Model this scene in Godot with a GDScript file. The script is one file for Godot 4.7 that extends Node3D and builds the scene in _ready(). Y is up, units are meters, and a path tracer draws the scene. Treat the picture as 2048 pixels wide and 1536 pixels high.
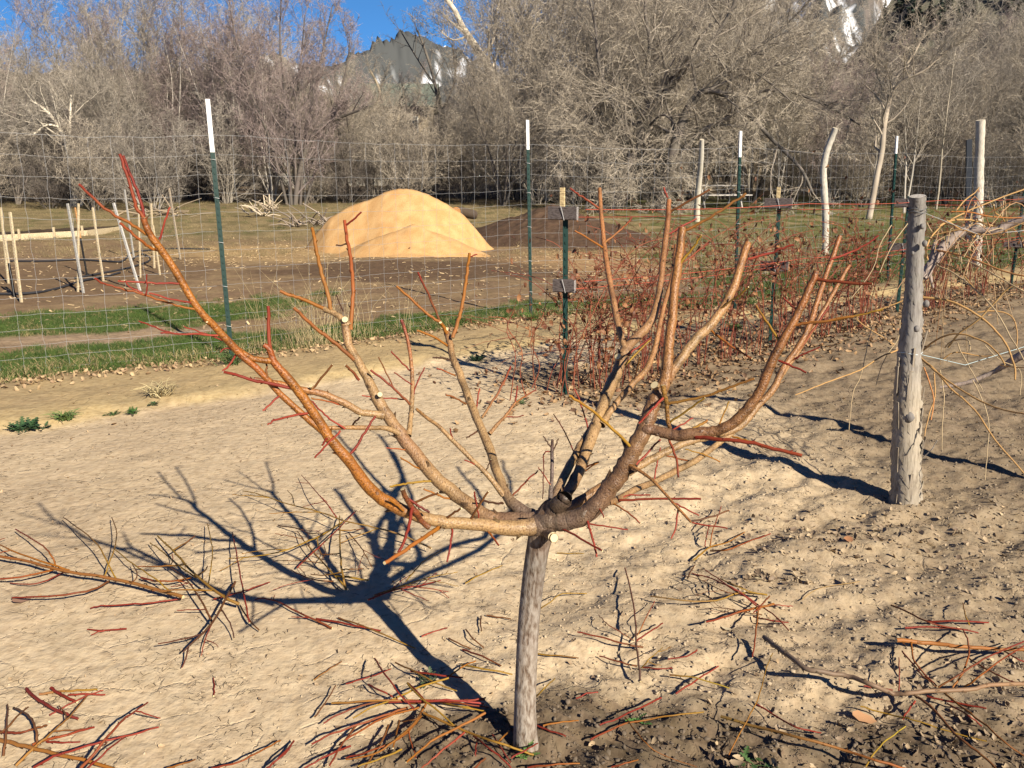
extends Node3D
# y up, metres. The camera stands at the origin, 1.5 m above the garden soil, and looks along -z, tipped down.
const F := 1717.0
const TIP := 13.6
const EYE := Vector3(0, 1.5, 0)
var C := cos(deg_to_rad(TIP))
var S := sin(deg_to_rad(TIP))
var rng := RandomNumberGenerator.new()
var nz_a := FastNoiseLite.new()
var nz_b := FastNoiseLite.new()
var nz_c := FastNoiseLite.new()
var nz_d := FastNoiseLite.new()
var names := {}
var M := {}

# linear base colours
const SOIL := Color(0.535, 0.425, 0.285)
const OLD := Color(0.125, 0.088, 0.062)
const TAN := Color(0.245, 0.158, 0.074)
const ORANGE := Color(0.215, 0.082, 0.013)
const RED := Color(0.150, 0.022, 0.014)
const PINK := Color(0.235, 0.045, 0.028)
const YELLOW := Color(0.225, 0.130, 0.018)
const BROWN := Color(0.120, 0.050, 0.018)
const DARK := Color(0.050, 0.024, 0.015)
const CUT := Color(0.50, 0.41, 0.235)


class Buf:
	var v := PackedVector3Array()
	var n := PackedVector3Array()
	var c := PackedColorArray()
	var uv := PackedVector2Array()
	var i := PackedInt32Array()
	var mixed := false

	func tube(p: PackedVector3Array, r: PackedFloat32Array, k: PackedColorArray, sides: int, cap := 0, capcol := Color.BLACK) -> void:
		var m := p.size()
		var first := v.size()
		var t := (p[1] - p[0]).normalized()
		var x := t.cross(Vector3(0.31, 0.2, 0.93)).normalized()
		var run := 0.0
		for a in m:
			if a > 0 and a < m - 1:
				t = (p[a + 1] - p[a - 1]).normalized()
			elif a == m - 1:
				t = (p[a] - p[a - 1]).normalized()
			if a > 0:
				run += p[a].distance_to(p[a - 1])
			x = (x - t * x.dot(t)).normalized()
			var y := t.cross(x)
			for s in sides:
				var w := TAU * s / sides
				var d := x * cos(w) + y * sin(w)
				v.append(p[a] + d * r[a])
				n.append(d)
				c.append(k[a])
				uv.append(Vector2(float(s) / sides, run))
		for a in m - 1:
			for s in sides:
				var q := first + a * sides + s
				var q2 := first + a * sides + (s + 1) % sides
				i.append(q); i.append(q + sides); i.append(q2)
				i.append(q2); i.append(q + sides); i.append(q2 + sides)
		if cap & 1:
			lid(p[m - 1], t, x, r[m - 1], sides, capcol)
		if cap & 2:
			var t0 := (p[0] - p[1]).normalized()
			lid(p[0], t0, t0.cross(Vector3(0.3, 0.9, 0.2)).normalized(), r[0], sides, capcol)

	func lid(at: Vector3, t: Vector3, x: Vector3, r: float, sides: int, col: Color) -> void:
		var f := v.size()
		var y := t.cross(x)
		v.append(at + t * r * 0.12); n.append(t); c.append(col); uv.append(Vector2.ZERO)
		for s in sides:
			var w := TAU * s / sides
			v.append(at + (x * cos(w) + y * sin(w)) * r); n.append(t); c.append(col); uv.append(Vector2(cos(w), sin(w)))
		for s in sides:
			i.append(f); i.append(f + 1 + (s + 1) % sides); i.append(f + 1 + s)

	# a thin straight twig: three-sided, tapering to a point
	func sprig(a: Vector3, b: Vector3, d: Vector3, r: float, col: Color) -> void:
		var t := (d - a).normalized()
		var x := t.cross(Vector3(0.4, 0.13, 0.9)).normalized()
		var y := t.cross(x)
		var f := v.size()
		for s in 3:
			var e := x * cos(TAU * s / 3.0) + y * sin(TAU * s / 3.0)
			v.append(a + e * r); v.append(b + e * r * 0.75); v.append(d + e * r * 0.3)
			n.append(e); n.append(e); n.append(e)
			c.append(col); c.append(col); c.append(col)
			uv.append(Vector2.ZERO); uv.append(Vector2.ZERO); uv.append(Vector2.ZERO)
		for s in 3:
			var q := f + s * 3
			var w := f + ((s + 1) % 3) * 3
			i.append(q); i.append(q + 1); i.append(w); i.append(w); i.append(q + 1); i.append(w + 1)
			i.append(q + 1); i.append(q + 2); i.append(w + 1); i.append(w + 1); i.append(q + 2); i.append(w + 2)

	# the finest spurs: one tapering three-sided piece
	func spur(a: Vector3, d: Vector3, r: float, col: Color) -> void:
		var t := (d - a).normalized()
		var x := t.cross(Vector3(0.4, 0.13, 0.9)).normalized()
		var y := t.cross(x)
		var f := v.size()
		for s in 3:
			var e := x * cos(TAU * s / 3.0) + y * sin(TAU * s / 3.0)
			v.append(a + e * r); v.append(d + e * r * 0.45)
			n.append(e); n.append(e)
			c.append(col); c.append(col)
			uv.append(Vector2.ZERO); uv.append(Vector2.ZERO)
		for s in 3:
			var q := f + s * 2
			var w := f + ((s + 1) % 3) * 2
			i.append(q); i.append(q + 1); i.append(w); i.append(w); i.append(q + 1); i.append(w + 1)

	func quad(a: Vector3, b: Vector3, d: Vector3, e: Vector3, col: Color) -> void:
		mixed = true
		var m := (b - a).cross(e - a).normalized()
		var f := v.size()
		for p in [a, b, d, e]:
			v.append(p); n.append(m); c.append(col)
		uv.append(Vector2(0, 0)); uv.append(Vector2(1, 0)); uv.append(Vector2(1, 1)); uv.append(Vector2(0, 1))
		for k in [0, 1, 2, 0, 2, 3]:
			i.append(f + k)

	# a squared bar from a to b, w wide along side, t thick, corners taken off
	func bar(a: Vector3, b: Vector3, side: Vector3, w: float, t: float, col: Color, end := Color(-1, 0, 0)) -> void:
		mixed = true
		var g := (b - a).normalized()
		var x := (side - g * side.dot(g)).normalized()
		var y := g.cross(x)
		var e := minf(w, t) * 0.12
		var ring := [Vector2(w / 2 - e, t / 2), Vector2(w / 2, t / 2 - e), Vector2(w / 2, -t / 2 + e), Vector2(w / 2 - e, -t / 2), Vector2(-w / 2 + e, -t / 2), Vector2(-w / 2, -t / 2 + e), Vector2(-w / 2, t / 2 - e), Vector2(-w / 2 + e, t / 2)]
		var ec: Color = col if end.r < 0 else end
		for k in 8:
			var p: Vector2 = ring[k]
			var q: Vector2 = ring[(k + 1) % 8]
			var pa := x * p.x + y * p.y
			var qa := x * q.x + y * q.y
			var m := (pa + qa).normalized()
			if k % 2 == 1:
				m = (x * (p.x + q.x) if absf(p.x - q.x) < 1e-6 else y * (p.y + q.y)).normalized()
			var f := v.size()
			for z in [a + pa, b + pa, b + qa, a + qa]:
				v.append(z); n.append(m); c.append(col); uv.append(Vector2.ZERO)
			for z in [0, 1, 2, 0, 2, 3]:
				i.append(f + z)
		for d in 2:
			var f := v.size()
			for k in 8:
				var p: Vector2 = ring[k]
				v.append((a if d == 0 else b) + x * p.x + y * p.y); n.append(-g if d == 0 else g); c.append(ec); uv.append(Vector2.ZERO)
			for k in 6:
				i.append(f); i.append(f + k + 1); i.append(f + k + 2)

	# a lumpy ball
	func lump(at: Vector3, size: Vector3, col: Color, seed_n: int, rough := 0.25, rows := 4, cols := 6) -> void:
		mixed = true
		var f := v.size()
		for a in rows + 1:
			for b in cols:
				var la := PI * a / rows
				var lo := TAU * b / cols
				var d := Vector3(sin(la) * cos(lo), cos(la), sin(la) * sin(lo))
				var h := 1.0 + rough * (fposmod(sin((a * 7.3 + (b if a > 0 and a < rows else 0) * 3.7 + seed_n) * 12.9898) * 43758.5, 1.0) - 0.5) * 2.0
				v.append(at + d * size * h); n.append((d / size).normalized()); c.append(col); uv.append(Vector2.ZERO)
		for a in rows:
			for b in cols:
				var q := f + a * cols + b
				var w := f + a * cols + (b + 1) % cols
				i.append(q); i.append(w); i.append(q + cols); i.append(w); i.append(w + cols); i.append(q + cols)

	func mesh(origin := Vector3.ZERO) -> ArrayMesh:
		if mixed:                                        # turn every face the way its normals point
			for k in range(0, i.size(), 3):
				var p := v[i[k]]
				if (v[i[k + 1]] - p).cross(v[i[k + 2]] - p).dot(n[i[k]] + n[i[k + 1]] + n[i[k + 2]]) > 0.0:
					var w := i[k]
					i[k] = i[k + 1]
					i[k + 1] = w
		var arr := []
		arr.resize(Mesh.ARRAY_MAX)
		if origin != Vector3.ZERO:
			for k in v.size():
				v[k] -= origin
		arr[Mesh.ARRAY_VERTEX] = v
		arr[Mesh.ARRAY_NORMAL] = n
		arr[Mesh.ARRAY_COLOR] = c
		arr[Mesh.ARRAY_TEX_UV] = uv
		arr[Mesh.ARRAY_INDEX] = i
		var m := ArrayMesh.new()
		m.add_surface_from_arrays(Mesh.PRIMITIVE_TRIANGLES, arr)
		return m


func P(x: float, y: float, d: float) -> Vector3:      # the point d metres deep along a line of sight of the photograph's lens
	var b := (y - 768.0) / F
	return Vector3((x - 1024.0) / F * d, 1.5 - d * (S + b * C), -d * (C - b * S))

func G(x: float, y: float, lift := 0.0) -> Vector3:   # where that line meets the ground, raised by lift
	var dir := P(x, y, 1.0) - EYE
	var t := 1.2
	var step := 0.05
	while t < 400.0:
		var p := EYE + dir * (t + step)
		if p.y < gh(p.x, p.z) + lift:
			break
		t += step
		step *= 1.04
	var lo := t
	var hi := t + step
	for k in 14:
		var mid := (lo + hi) / 2
		var p := EYE + dir * mid
		if p.y < gh(p.x, p.z) + lift:
			hi = mid
		else:
			lo = mid
	return EYE + dir * hi

func V(pts: Array) -> PackedVector3Array:
	return PackedVector3Array(pts)

func free_name(called: String) -> String:
	var k: int = names.get(called, 0)
	names[called] = k + 1
	return called if k == 0 else "%s_%03d" % [called, k]

func thing(called: String, label: String, category: String, at: Vector3, group := "") -> Node3D:
	var o := Node3D.new()
	o.name = free_name(called)
	add_child(o, true)
	o.position = at
	o.set_meta("label", label)
	o.set_meta("category", category)
	if group:
		o.set_meta("group", group)
	return o

func put(b: Buf, called: String, mat: Material, parent: Node, origin := Vector3.ZERO) -> MeshInstance3D:
	var o := MeshInstance3D.new()
	o.mesh = b.mesh(origin)
	o.material_override = mat
	if parent == self:
		o.name = free_name(called)
	else:
		var k := 0
		o.name = called
		while parent.has_node(NodePath(String(o.name))):
			k += 1
			o.name = "%s_%03d" % [called, k]
	parent.add_child(o, true)
	return o

func scatter(called: String, mesh: Mesh, mat: Material, where: Array, cols: PackedColorArray, parent: Node = self) -> MultiMeshInstance3D:
	var mm := MultiMesh.new()
	mm.transform_format = MultiMesh.TRANSFORM_3D
	mm.use_colors = true
	mm.mesh = mesh
	mm.instance_count = where.size()
	for k in where.size():
		var t: Transform3D = where[k]
		mm.set_instance_transform(k, t)
		mm.set_instance_color(k, cols[k])
	var o := MultiMeshInstance3D.new()
	o.multimesh = mm
	o.material_override = mat
	o.name = free_name(called) if parent == self else called
	parent.add_child(o, true)
	o.set_meta("kind", "stuff")
	return o

func stuff(o: Node, label: String, category: String) -> void:
	o.set_meta("kind", "stuff")
	o.set_meta("label", label)
	o.set_meta("category", category)

func structure(o: Node) -> void:
	o.set_meta("kind", "structure")

func smooth(p: PackedVector3Array, r: PackedFloat32Array, per: int) -> Array:
	var q := PackedVector3Array()
	var s := PackedFloat32Array()
	var m := p.size()
	for a in m - 1:
		var p0 := p[maxi(a - 1, 0)]
		var p3 := p[mini(a + 2, m - 1)]
		for k in per:
			var t := float(k) / per
			q.append(p[a].cubic_interpolate(p[a + 1], p0, p3, t))
			s.append(lerpf(r[a], r[a + 1], t))
	q.append(p[m - 1])
	s.append(r[m - 1])
	return [q, s]

func lerpl(pts: Array, x: float) -> float:             # piecewise linear through [x, y] pairs
	for k in range(pts.size() - 1):
		if x <= pts[k + 1][0] or k == pts.size() - 2:
			return pts[k][1] + (x - pts[k][0]) * (pts[k + 1][1] - pts[k][1]) / (pts[k + 1][0] - pts[k][0])
	return pts[0][1]

func shade(col: Color, by: float) -> Color:
	return Color(col.r * by, col.g * by, col.b * by)

func hash1(a: float, b: float) -> float:
	return fposmod(sin(a * 12.9898 + b * 78.233) * 43758.5453, 1.0)

# ---------------------------------------------------------------- the lie of the land
const FENCE := [[-9.5, -2.9], [-6.6, -4.6], [-3.8, -6.25], [-2.36, -7.09], [0.206, -9.23], [2.6, -9.96], [5.39, -12.48], [8.6, -14.6], [12.5, -16.6]]
const PATH_FRONT := [[-9.0, -0.9], [-4.2, -4.05], [-2.98, -4.98], [-1.88, -5.74], [-0.71, -6.86], [0.35, -7.72], [1.5, -8.5], [3.2, -9.65], [5.0, -11.2], [7.2, -12.5], [12.0, -14.9]]

func ground_rise(x: float, z: float) -> float:
	var f := -z
	var h := 0.5 * smoothstep(17.0, 33.0, f) + 0.45 * smoothstep(36.0, 60.0, f)
	if f > 62.0:
		var mid := Vector2((x / f + 0.09) / 0.16, 0.0).length()
		h += lerpf(0.085, 0.125, smoothstep(0.4, 1.4, mid)) * (f - 62.0) * smoothstep(62.0, 90.0, f) * (1.0 + 0.25 * nz_c.get_noise_2d(x * 0.02, z * 0.02))
		h += 3.0 * smoothstep(62.0, 120.0, f) * nz_c.get_noise_2d(x * 0.12, z * 0.12)
	return h

func garden(x: float, z: float) -> float:              # over 0 inside the tilled garden, metres from the path's edge
	return z - lerpl(PATH_FRONT, x)

func gh(x: float, z: float) -> float:
	var f := -z
	var h := ground_rise(x, z) if f > 17.0 else 0.0
	if f < 16.0:
		var g := garden(x, z)
		var tilled := smoothstep(-0.05, 0.35, g)
		var coarse := smoothstep(-0.9, 1.0, x + 0.25 * (z + 3.0)) 
		# low ridges left by the rake, running away to the upper right
		var a := x * 0.86 - z * 0.5
		var b := x * 0.5 + z * 0.86
		var ridge := nz_a.get_noise_2d(a * 0.55, b * 2.4)
		var lump := nz_a.get_noise_2d(x * 2.6 + 40.0, z * 2.6)
		var small := nz_b.get_noise_2d(x * 9.0, z * 9.0)
		h += tilled * ((0.006 + 0.022 * coarse) * ridge + (0.004 + 0.028 * coarse) * lump + (0.0008 + 0.012 * coarse) * small + (0.0004 + 0.0070 * coarse) * nz_b.get_noise_2d(x * 21.0 + 5.0, z * 21.0))
		h += 0.05 * (1.0 - smoothstep(-0.25, 0.10 + 0.1 * lump, g)) + 0.012 * (1.0 - tilled) * lump
		# the dug, cloddy soil round the tree's foot and down to the right of it
		var dug := dug_soil(x, z)
		if dug > 0.0:
			h += dug * (0.018 * nz_b.get_noise_2d(x * 14.0, z * 14.0) + 0.010 * nz_b.get_noise_2d(x * 33.0, z * 33.0))
	elif f < 30.0:
		h += 0.04 * nz_a.get_noise_2d(x * 0.7, z * 0.7)
	return h

func dug_soil(x: float, z: float) -> float:
	var w := 0.22 * nz_a.get_noise_2d(x * 3.0 + 9.0, z * 3.0)
	var d := Vector2((x - 0.18) / 0.62, (z + 1.95) / 0.34).length() + w
	var e := Vector2((x - 1.25) / 0.75, (z + 1.75) / 0.42).length() + w
	return clampf(1.0 - smoothstep(0.75, 1.1, minf(d, e)), 0.0, 1.0)

func blob(x: float, z: float, cx: float, cz: float, rx: float, rz: float, w: float) -> float:
	return 1.0 - smoothstep(0.7, 1.15, Vector2((x - cx) / rx, (z - cz) / rz).length() + w)

func fence_z(x: float) -> float:
	return lerpl(FENCE, x)

func green_share(x: float, z: float, n1: float) -> float:   # how far the turf has grown in
	var f := fence_z(x)
	var o := f - z                                          # metres beyond the fence
	var g := 0.0
	if o > -0.5 and z > -24.0:
		g = smoothstep(-0.30, 0.0, o) * (1.0 - smoothstep(0.75, 1.05, o + n1 * 0.3))
		if x < -2.2:
			g = maxf(g, smoothstep(1.75, 2.1, o + n1 * 0.4) * (1.0 - smoothstep(3.4, 4.0, o + n1 * 0.6)) * smoothstep(-2.0, -3.0, x + n1 * 0.5))
			g = maxf(g, (1.0 - smoothstep(0.95, 1.25, o + n1 * 0.35)) * smoothstep(-0.30, 0.0, o))
			g = maxf(g, smoothstep(-4.7, -5.1, x + 0.3 * n1) * smoothstep(-0.1, 0.2, o) * (1.0 - smoothstep(2.9, 3.4, o + n1)))
		if x > 2.3:
			g = maxf(g, 0.85 * smoothstep(2.2, 3.6, x + n1) * smoothstep(0.0, 0.3, o) * (1.0 - smoothstep(8.0, 10.0, o + 3.0 * n1)))
	if z < -20.0:
		g = maxf(g, 0.9 * smoothstep(2.0, 5.0, x + 3.0 * n1) * smoothstep(-20.0, -24.0, z) * (1.0 - smoothstep(-40.0, -44.0, -z * -1.0)) * smoothstep(-0.25, 0.2, n1 + 0.1))
		g = maxf(g, 0.35 * smoothstep(0.0, 0.35, n1) * smoothstep(-46.0, -40.0, z))
	return clampf(g, 0.0, 1.0)

func zone(x: float, z: float) -> Color:
	var n1 := nz_a.get_noise_2d(x * 1.1, z * 1.1)
	var n2 := nz_b.get_noise_2d(x * 6.0, z * 6.0)
	var n3 := nz_c.get_noise_2d(x * 0.25, z * 0.25)
	var col: Color
	if z < -58.0:                                            # scrubby hillside
		var t := smoothstep(-0.3, 0.4, nz_c.get_noise_2d(x * 0.5, z * 0.5) + 0.4 * nz_a.get_noise_2d(x * 0.35, z * 0.35))
		col = Color(0.085, 0.068, 0.05).lerp(Color(0.19, 0.155, 0.11), t)
		return col
	var g := garden(x, z)
	if z > -16.0 and g > -0.3:
		col = SOIL.lerp(Color(0.43, 0.335, 0.225), clampf(0.5 + n3 + 0.4 * n1, 0, 1))
		col = shade(col, 0.97 + 0.12 * n2)
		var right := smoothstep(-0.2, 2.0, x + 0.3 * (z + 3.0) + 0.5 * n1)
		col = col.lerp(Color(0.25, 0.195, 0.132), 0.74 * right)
		# the row under the brambles: darker, full of rot and leaf crumbs
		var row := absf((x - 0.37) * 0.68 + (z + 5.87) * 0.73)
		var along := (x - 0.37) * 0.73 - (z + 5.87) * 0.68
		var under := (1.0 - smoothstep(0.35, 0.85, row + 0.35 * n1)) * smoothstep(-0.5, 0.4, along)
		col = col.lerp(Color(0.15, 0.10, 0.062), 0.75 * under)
		col = col.lerp(Color(0.18, 0.138, 0.095), 0.8 * smoothstep(1.5, 2.6, x + 0.3 * n1 + 0.25 * (z + 4.0) * -1.0) * smoothstep(-3.0, -4.3, z + 0.5 * n1))
		var dug := dug_soil(x, z)
		col = col.lerp(shade(Color(0.115, 0.085, 0.057), 1.0 + 0.5 * n2), dug * 0.9)
		if g > 0.12:
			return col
	else:
		col = Color(0.155, 0.115, 0.07)
	var o := fence_z(x) - z
	if o < 0.05 and g < 0.12 and z > -20.0:                  # the path of trodden chips
		var pc := Color(0.44, 0.335, 0.175).lerp(Color(0.36, 0.275, 0.155), clampf(0.5 + 1.2 * n1, 0, 1))
		pc = shade(pc, 0.98 + 0.16 * n2)
		var edge := smoothstep(0.10, -0.10, g + 0.12 * n1)
		pc = pc.lerp(Color(0.30, 0.215, 0.125), 0.6 * (1.0 - smoothstep(-0.5, -0.1, -absf(g + 0.1) + 0.3 * n1)) * 0.6)
		col = col.lerp(pc, edge)
		var lit := smoothstep(-0.55, -0.30, o + 0.18 * n1)    # litter along the wire
		col = col.lerp(shade(Color(0.27, 0.2, 0.115), 1.0 + 0.5 * n2), lit * 0.8)
	elif o >= 0.05:
		# the plot beyond the fence
		col = Color(0.185, 0.125, 0.078).lerp(Color(0.245, 0.175, 0.10), clampf(0.5 + 0.9 * n1, 0, 1))
		var w := 0.35 * n1
		col = col.lerp(Color(0.30, 0.22, 0.145), 0.9 * blob(x, z, -3.6, -7.85, 1.4, 0.6, 0.5 * w))
		col = col.lerp(Color(0.115, 0.075, 0.048), 0.9 * blob(x, z, -1.4, -13.8, 3.0, 1.7, w))
		col = col.lerp(Color(0.35, 0.245, 0.125), 0.85 * blob(x, z, -5.0, -17.0, 2.6, 2.4, w))
		col = col.lerp(Color(0.35, 0.23, 0.12), 0.85 * blob(x, z, 2.2, -15.8, 2.3, 3.0, w))
		col = col.lerp(Color(0.09, 0.058, 0.038), blob(x, z, 1.6, -21.0, 3.0, 3.0, w))
		col = col.lerp(Color(0.15, 0.10, 0.06), 0.7 * blob(x, z, -6.6, -13.0, 2.2, 3.6, w))
		if z < -19.0:
			col = col.lerp(Color(0.25, 0.195, 0.105).lerp(Color(0.16, 0.125, 0.07), clampf(0.5 + n1, 0, 1)), smoothstep(-19.0, -22.0, z))
			col = col.lerp(Color(0.12, 0.092, 0.062), smoothstep(-29.0, -36.0, z + 3.0 * n3))
		col = shade(col, 1.0 + 0.25 * n2)
	var gr := green_share(x, z, n1)
	col = col.lerp(shade(Color(0.075, 0.10, 0.028), 1.0 + 0.4 * n2), gr * 0.8)
	return col

func axis_lines(lo: float, fine_lo: float, fine_hi: float, hi: float, step: float, grow: float, power: float) -> PackedFloat32Array:
	var up := PackedFloat32Array()
	var x := fine_lo
	while x < fine_hi:
		up.append(x)
		x += step
	var s := step
	while x < hi:
		up.append(x)
		s = step * pow(1.0 + (x - fine_hi) / grow, power)
		x += s
	up.append(hi)
	var down := PackedFloat32Array()
	x = fine_lo
	while true:
		s = step * pow(1.0 + (fine_lo - x) / grow, power)
		x -= s
		if x <= lo:
			break
		down.append(x)
	down.append(lo)
	down.reverse()
	down.append_array(up)
	return down

func build_ground() -> void:
	var xs := axis_lines(-420.0, -2.9, 3.4, 420.0, 0.025, 2.0, 1.6)
	var fs := axis_lines(-30.0, 1.5, 7.4, 380.0, 0.0235, 6.0, 1.6)
	var b := Buf.new()
	var w := xs.size()
	var hgt := PackedFloat32Array()
	for f in fs:
		for x in xs:
			var h := gh(x, -f)
			hgt.append(h)
			b.v.append(Vector3(x, h, -f))
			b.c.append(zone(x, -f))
			b.uv.append(Vector2(x, f) / 1.7)
	for a in fs.size():
		for k in w:
			var l := maxi(k - 1, 0)
			var r := mini(k + 1, w - 1)
			var u := maxi(a - 1, 0)
			var d := mini(a + 1, fs.size() - 1)
			var sx := (hgt[a * w + r] - hgt[a * w + l]) / (xs[r] - xs[l])
			var sf := (hgt[d * w + k] - hgt[u * w + k]) / (fs[d] - fs[u])
			b.n.append(Vector3(-sx, 1, sf).normalized())
	for a in fs.size() - 1:
		for k in w - 1:
			var q := a * w + k
			b.i.append(q); b.i.append(q + w); b.i.append(q + 1)
			b.i.append(q + 1); b.i.append(q + w); b.i.append(q + w + 1)
	structure(put(b, "ground", M.soil, self))

func mountain(called: String, crest: Array, z0: float, deep: float, seed_n: int, snow: float, wooded: float) -> void:
	var nz := FastNoiseLite.new()
	nz.seed = seed_n
	nz.noise_type = FastNoiseLite.TYPE_SIMPLEX
	nz.fractal_type = FastNoiseLite.FRACTAL_RIDGED
	nz.fractal_octaves = 5
	nz.frequency = 0.0042
	var nb := FastNoiseLite.new()
	nb.seed = seed_n + 3
	nb.frequency = 0.02
	nb.fractal_octaves = 5
	var b := Buf.new()
	var x0: float = crest[0][0]
	var x1: float = crest[crest.size() - 1][0]
	var nx := 340
	var ny := 150
	for a in ny + 1:
		for k in nx + 1:
			var t := float(a) / ny
			var x := lerpf(x0, x1, float(k) / nx)
			var z := z0 - deep * t
			var top := lerpl(crest, x)
			var up := smoothstep(0.0, 1.0, minf(t / 0.62, 1.0)) * 0.35 + 0.65 * minf(t / 0.62, 1.0)
			if t > 0.62:
				up = 1.0 - (t - 0.62) * 0.8
			var r := nz.get_noise_2d(x, z)
			var h := top * up + r * 0.30 * top * smoothstep(0.05, 0.4, t) * (1.0 - 0.75 * smoothstep(0.5, 0.62, t))
			b.v.append(Vector3(x, h, z))
			b.uv.append(Vector2.ZERO)
			b.n.append(Vector3.UP)
			var m := 0.7 * nb.get_noise_2d(x, z) + 0.8 * nb.get_noise_2d(x * 4.0, z * 4.0) + 0.4 * hash1(x, z) - 0.2
			var col := Color(0.12, 0.10, 0.085).lerp(Color(0.05, 0.054, 0.053), smoothstep(-0.3, 0.15, m + wooded + 0.4 * r))
			col = col.lerp(Color(0.78, 0.80, 0.84), smoothstep(0.02, 0.14, 0.8 * nb.get_noise_2d((x + 0.5 * z) * 1.8 + 300.0, (z - 0.5 * x) * 0.5) + 0.75 * m + snow * (t - 0.15) - 0.30 - 0.35 * r))
			b.c.append(col)
	var w := nx + 1
	for a in ny:
		for k in nx:
			var q := a * w + k
			b.i.append(q); b.i.append(q + w); b.i.append(q + 1)
			b.i.append(q + 1); b.i.append(q + w); b.i.append(q + w + 1)
	for a in ny + 1:
		for k in nx + 1:
			var l := b.v[a * w + maxi(k - 1, 0)]
			var r2 := b.v[a * w + mini(k + 1, nx)]
			var u := b.v[maxi(a - 1, 0) * w + k]
			var d := b.v[mini(a + 1, ny) * w + k]
			b.n[a * w + k] = (r2 - l).cross(d - u).normalized()
			if b.n[a * w + k].y < 0:
				b.n[a * w + k] = -b.n[a * w + k]
	structure(put(b, called, M.plain, self))

# ---------------------------------------------------------------- wood: limbs, shoots and cuttings
func limb(parent: Node, called: String, origin: Vector3, spec: Array, cols: Array, per := 4, sides := 14, cap := CUT, bumps := true) -> MeshInstance3D:
	# spec: x, y in the photograph, depth in metres, width in the photograph, repeated
	var p := PackedVector3Array()
	var r := PackedFloat32Array()
	for k in spec.size() / 4:
		p.append(P(spec[k * 4], spec[k * 4 + 1], spec[k * 4 + 2]))
		r.append(spec[k * 4 + 3] * spec[k * 4 + 2] / F * 0.5)
	var q := smooth(p, r, per)
	var pts: PackedVector3Array = q[0]
	var rad: PackedFloat32Array = q[1]
	var k2 := PackedColorArray()
	var seed_n := absi(hash(called)) % 97 + spec.size() + int(spec[0])
	for k in pts.size():
		var t := float(k) / (pts.size() - 1) * (cols.size() - 1)
		var a := mini(int(t), cols.size() - 2)
		var col: Color = cols[a].lerp(cols[a + 1], t - a)
		var mott := 1.32 * (0.84 + 0.30 * hash1(k, seed_n))
		if hash1(k * 2.3, seed_n + 11) > 0.86:
			mott *= 0.66                                   # scar of an old bud or growth ring
		k2.append(shade(col, mott) if called != "trunk" else col)
		if bumps and k > 0 and k < pts.size() - 1:
			rad[k] *= 0.95 + 0.11 * hash1(k * 1.7, seed_n + 3)
			pts[k] += Vector3(hash1(k, 2.0 + seed_n) - 0.5, hash1(k, 5.0 + seed_n) - 0.5, hash1(k, 7.0 + seed_n) - 0.5) * rad[k] * 0.22
	if called == "limb" or called == "branch":        # the swollen collar where it leaves the older wood
		for k in mini(4, rad.size()):
			rad[k] *= 1.0 + 0.22 * (1.0 - k / 4.0)
	var b := Buf.new()
	b.tube(pts, rad, k2, sides, 1, cap)
	if bumps:
		buds(b, pts, rad, k2, 0.055, 0.55, seed_n)
	return put(b, called, M.trunk if called == "trunk" else M.bark, parent, origin)

func buds(b: Buf, pts: PackedVector3Array, rad: PackedFloat32Array, cols: PackedColorArray, gap: float, size: float, seed_n: int) -> void:
	b.mixed = true
	var left := gap * 0.6
	var n := 0
	for k in pts.size() - 1:
		var l := pts[k].distance_to(pts[k + 1])
		var at := left
		while at < l:
			var t := (pts[k + 1] - pts[k]) / l
			var side := t.cross(Vector3(0.3, 0.8, 0.5)).normalized().rotated(t, n * 2.4 + hash1(n, seed_n) * 0.8)
			var r := rad[k]
			var s := maxf(r * size, 0.0017)
			var base := pts[k] + t * at + side * (r * 0.75)
			var tip := base + (side * 0.7 + t * 0.8).normalized() * s * 2.4
			var f := b.v.size()
			var x := side.cross(t).normalized()
			var col := shade(cols[k], 0.55)
			for e in [base - t * s, base + x * s * 0.8, base + t * s * 1.1, base - x * s * 0.8]:
				b.v.append(e); b.n.append(((e - base) * 0.7 + side * s).normalized()); b.c.append(col); b.uv.append(Vector2.ZERO)
			b.v.append(tip); b.n.append((side + t).normalized()); b.c.append(col); b.uv.append(Vector2.ZERO)
			for e in 4:
				b.i.append(f + e); b.i.append(f + 4); b.i.append(f + (e + 1) % 4)
			n += 1
			at += gap * (0.6 + 0.8 * hash1(n * 3.1, seed_n))
		left = at - l

func shoot(b: Buf, p: PackedVector3Array, r0: float, r1: float, c0: Color, c1: Color, cap: Color, seed_n: int, gap := 0.035) -> void:
	var r := PackedFloat32Array()
	for k in p.size():
		r.append(lerpf(r0, r1, float(k) / (p.size() - 1)))
	var q := smooth(p, r, 4 if p.size() > 2 else 6)
	var pts: PackedVector3Array = q[0]
	var rad: PackedFloat32Array = q[1]
	var cols := PackedColorArray()
	for k in pts.size():
		cols.append(shade(c0.lerp(c1, float(k) / (pts.size() - 1)), 0.9 + 0.2 * hash1(k, seed_n)))
		if k > 0 and k < pts.size() - 1:
			pts[k] += Vector3(hash1(k, 1.0 + seed_n) - 0.5, hash1(k, 4.0 + seed_n) - 0.5, hash1(k, 9.0 + seed_n) - 0.5) * 0.0028
	b.tube(pts, rad, cols, 7, 3, cap)
	buds(b, pts, rad, cols, gap, 0.85, seed_n)

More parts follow.
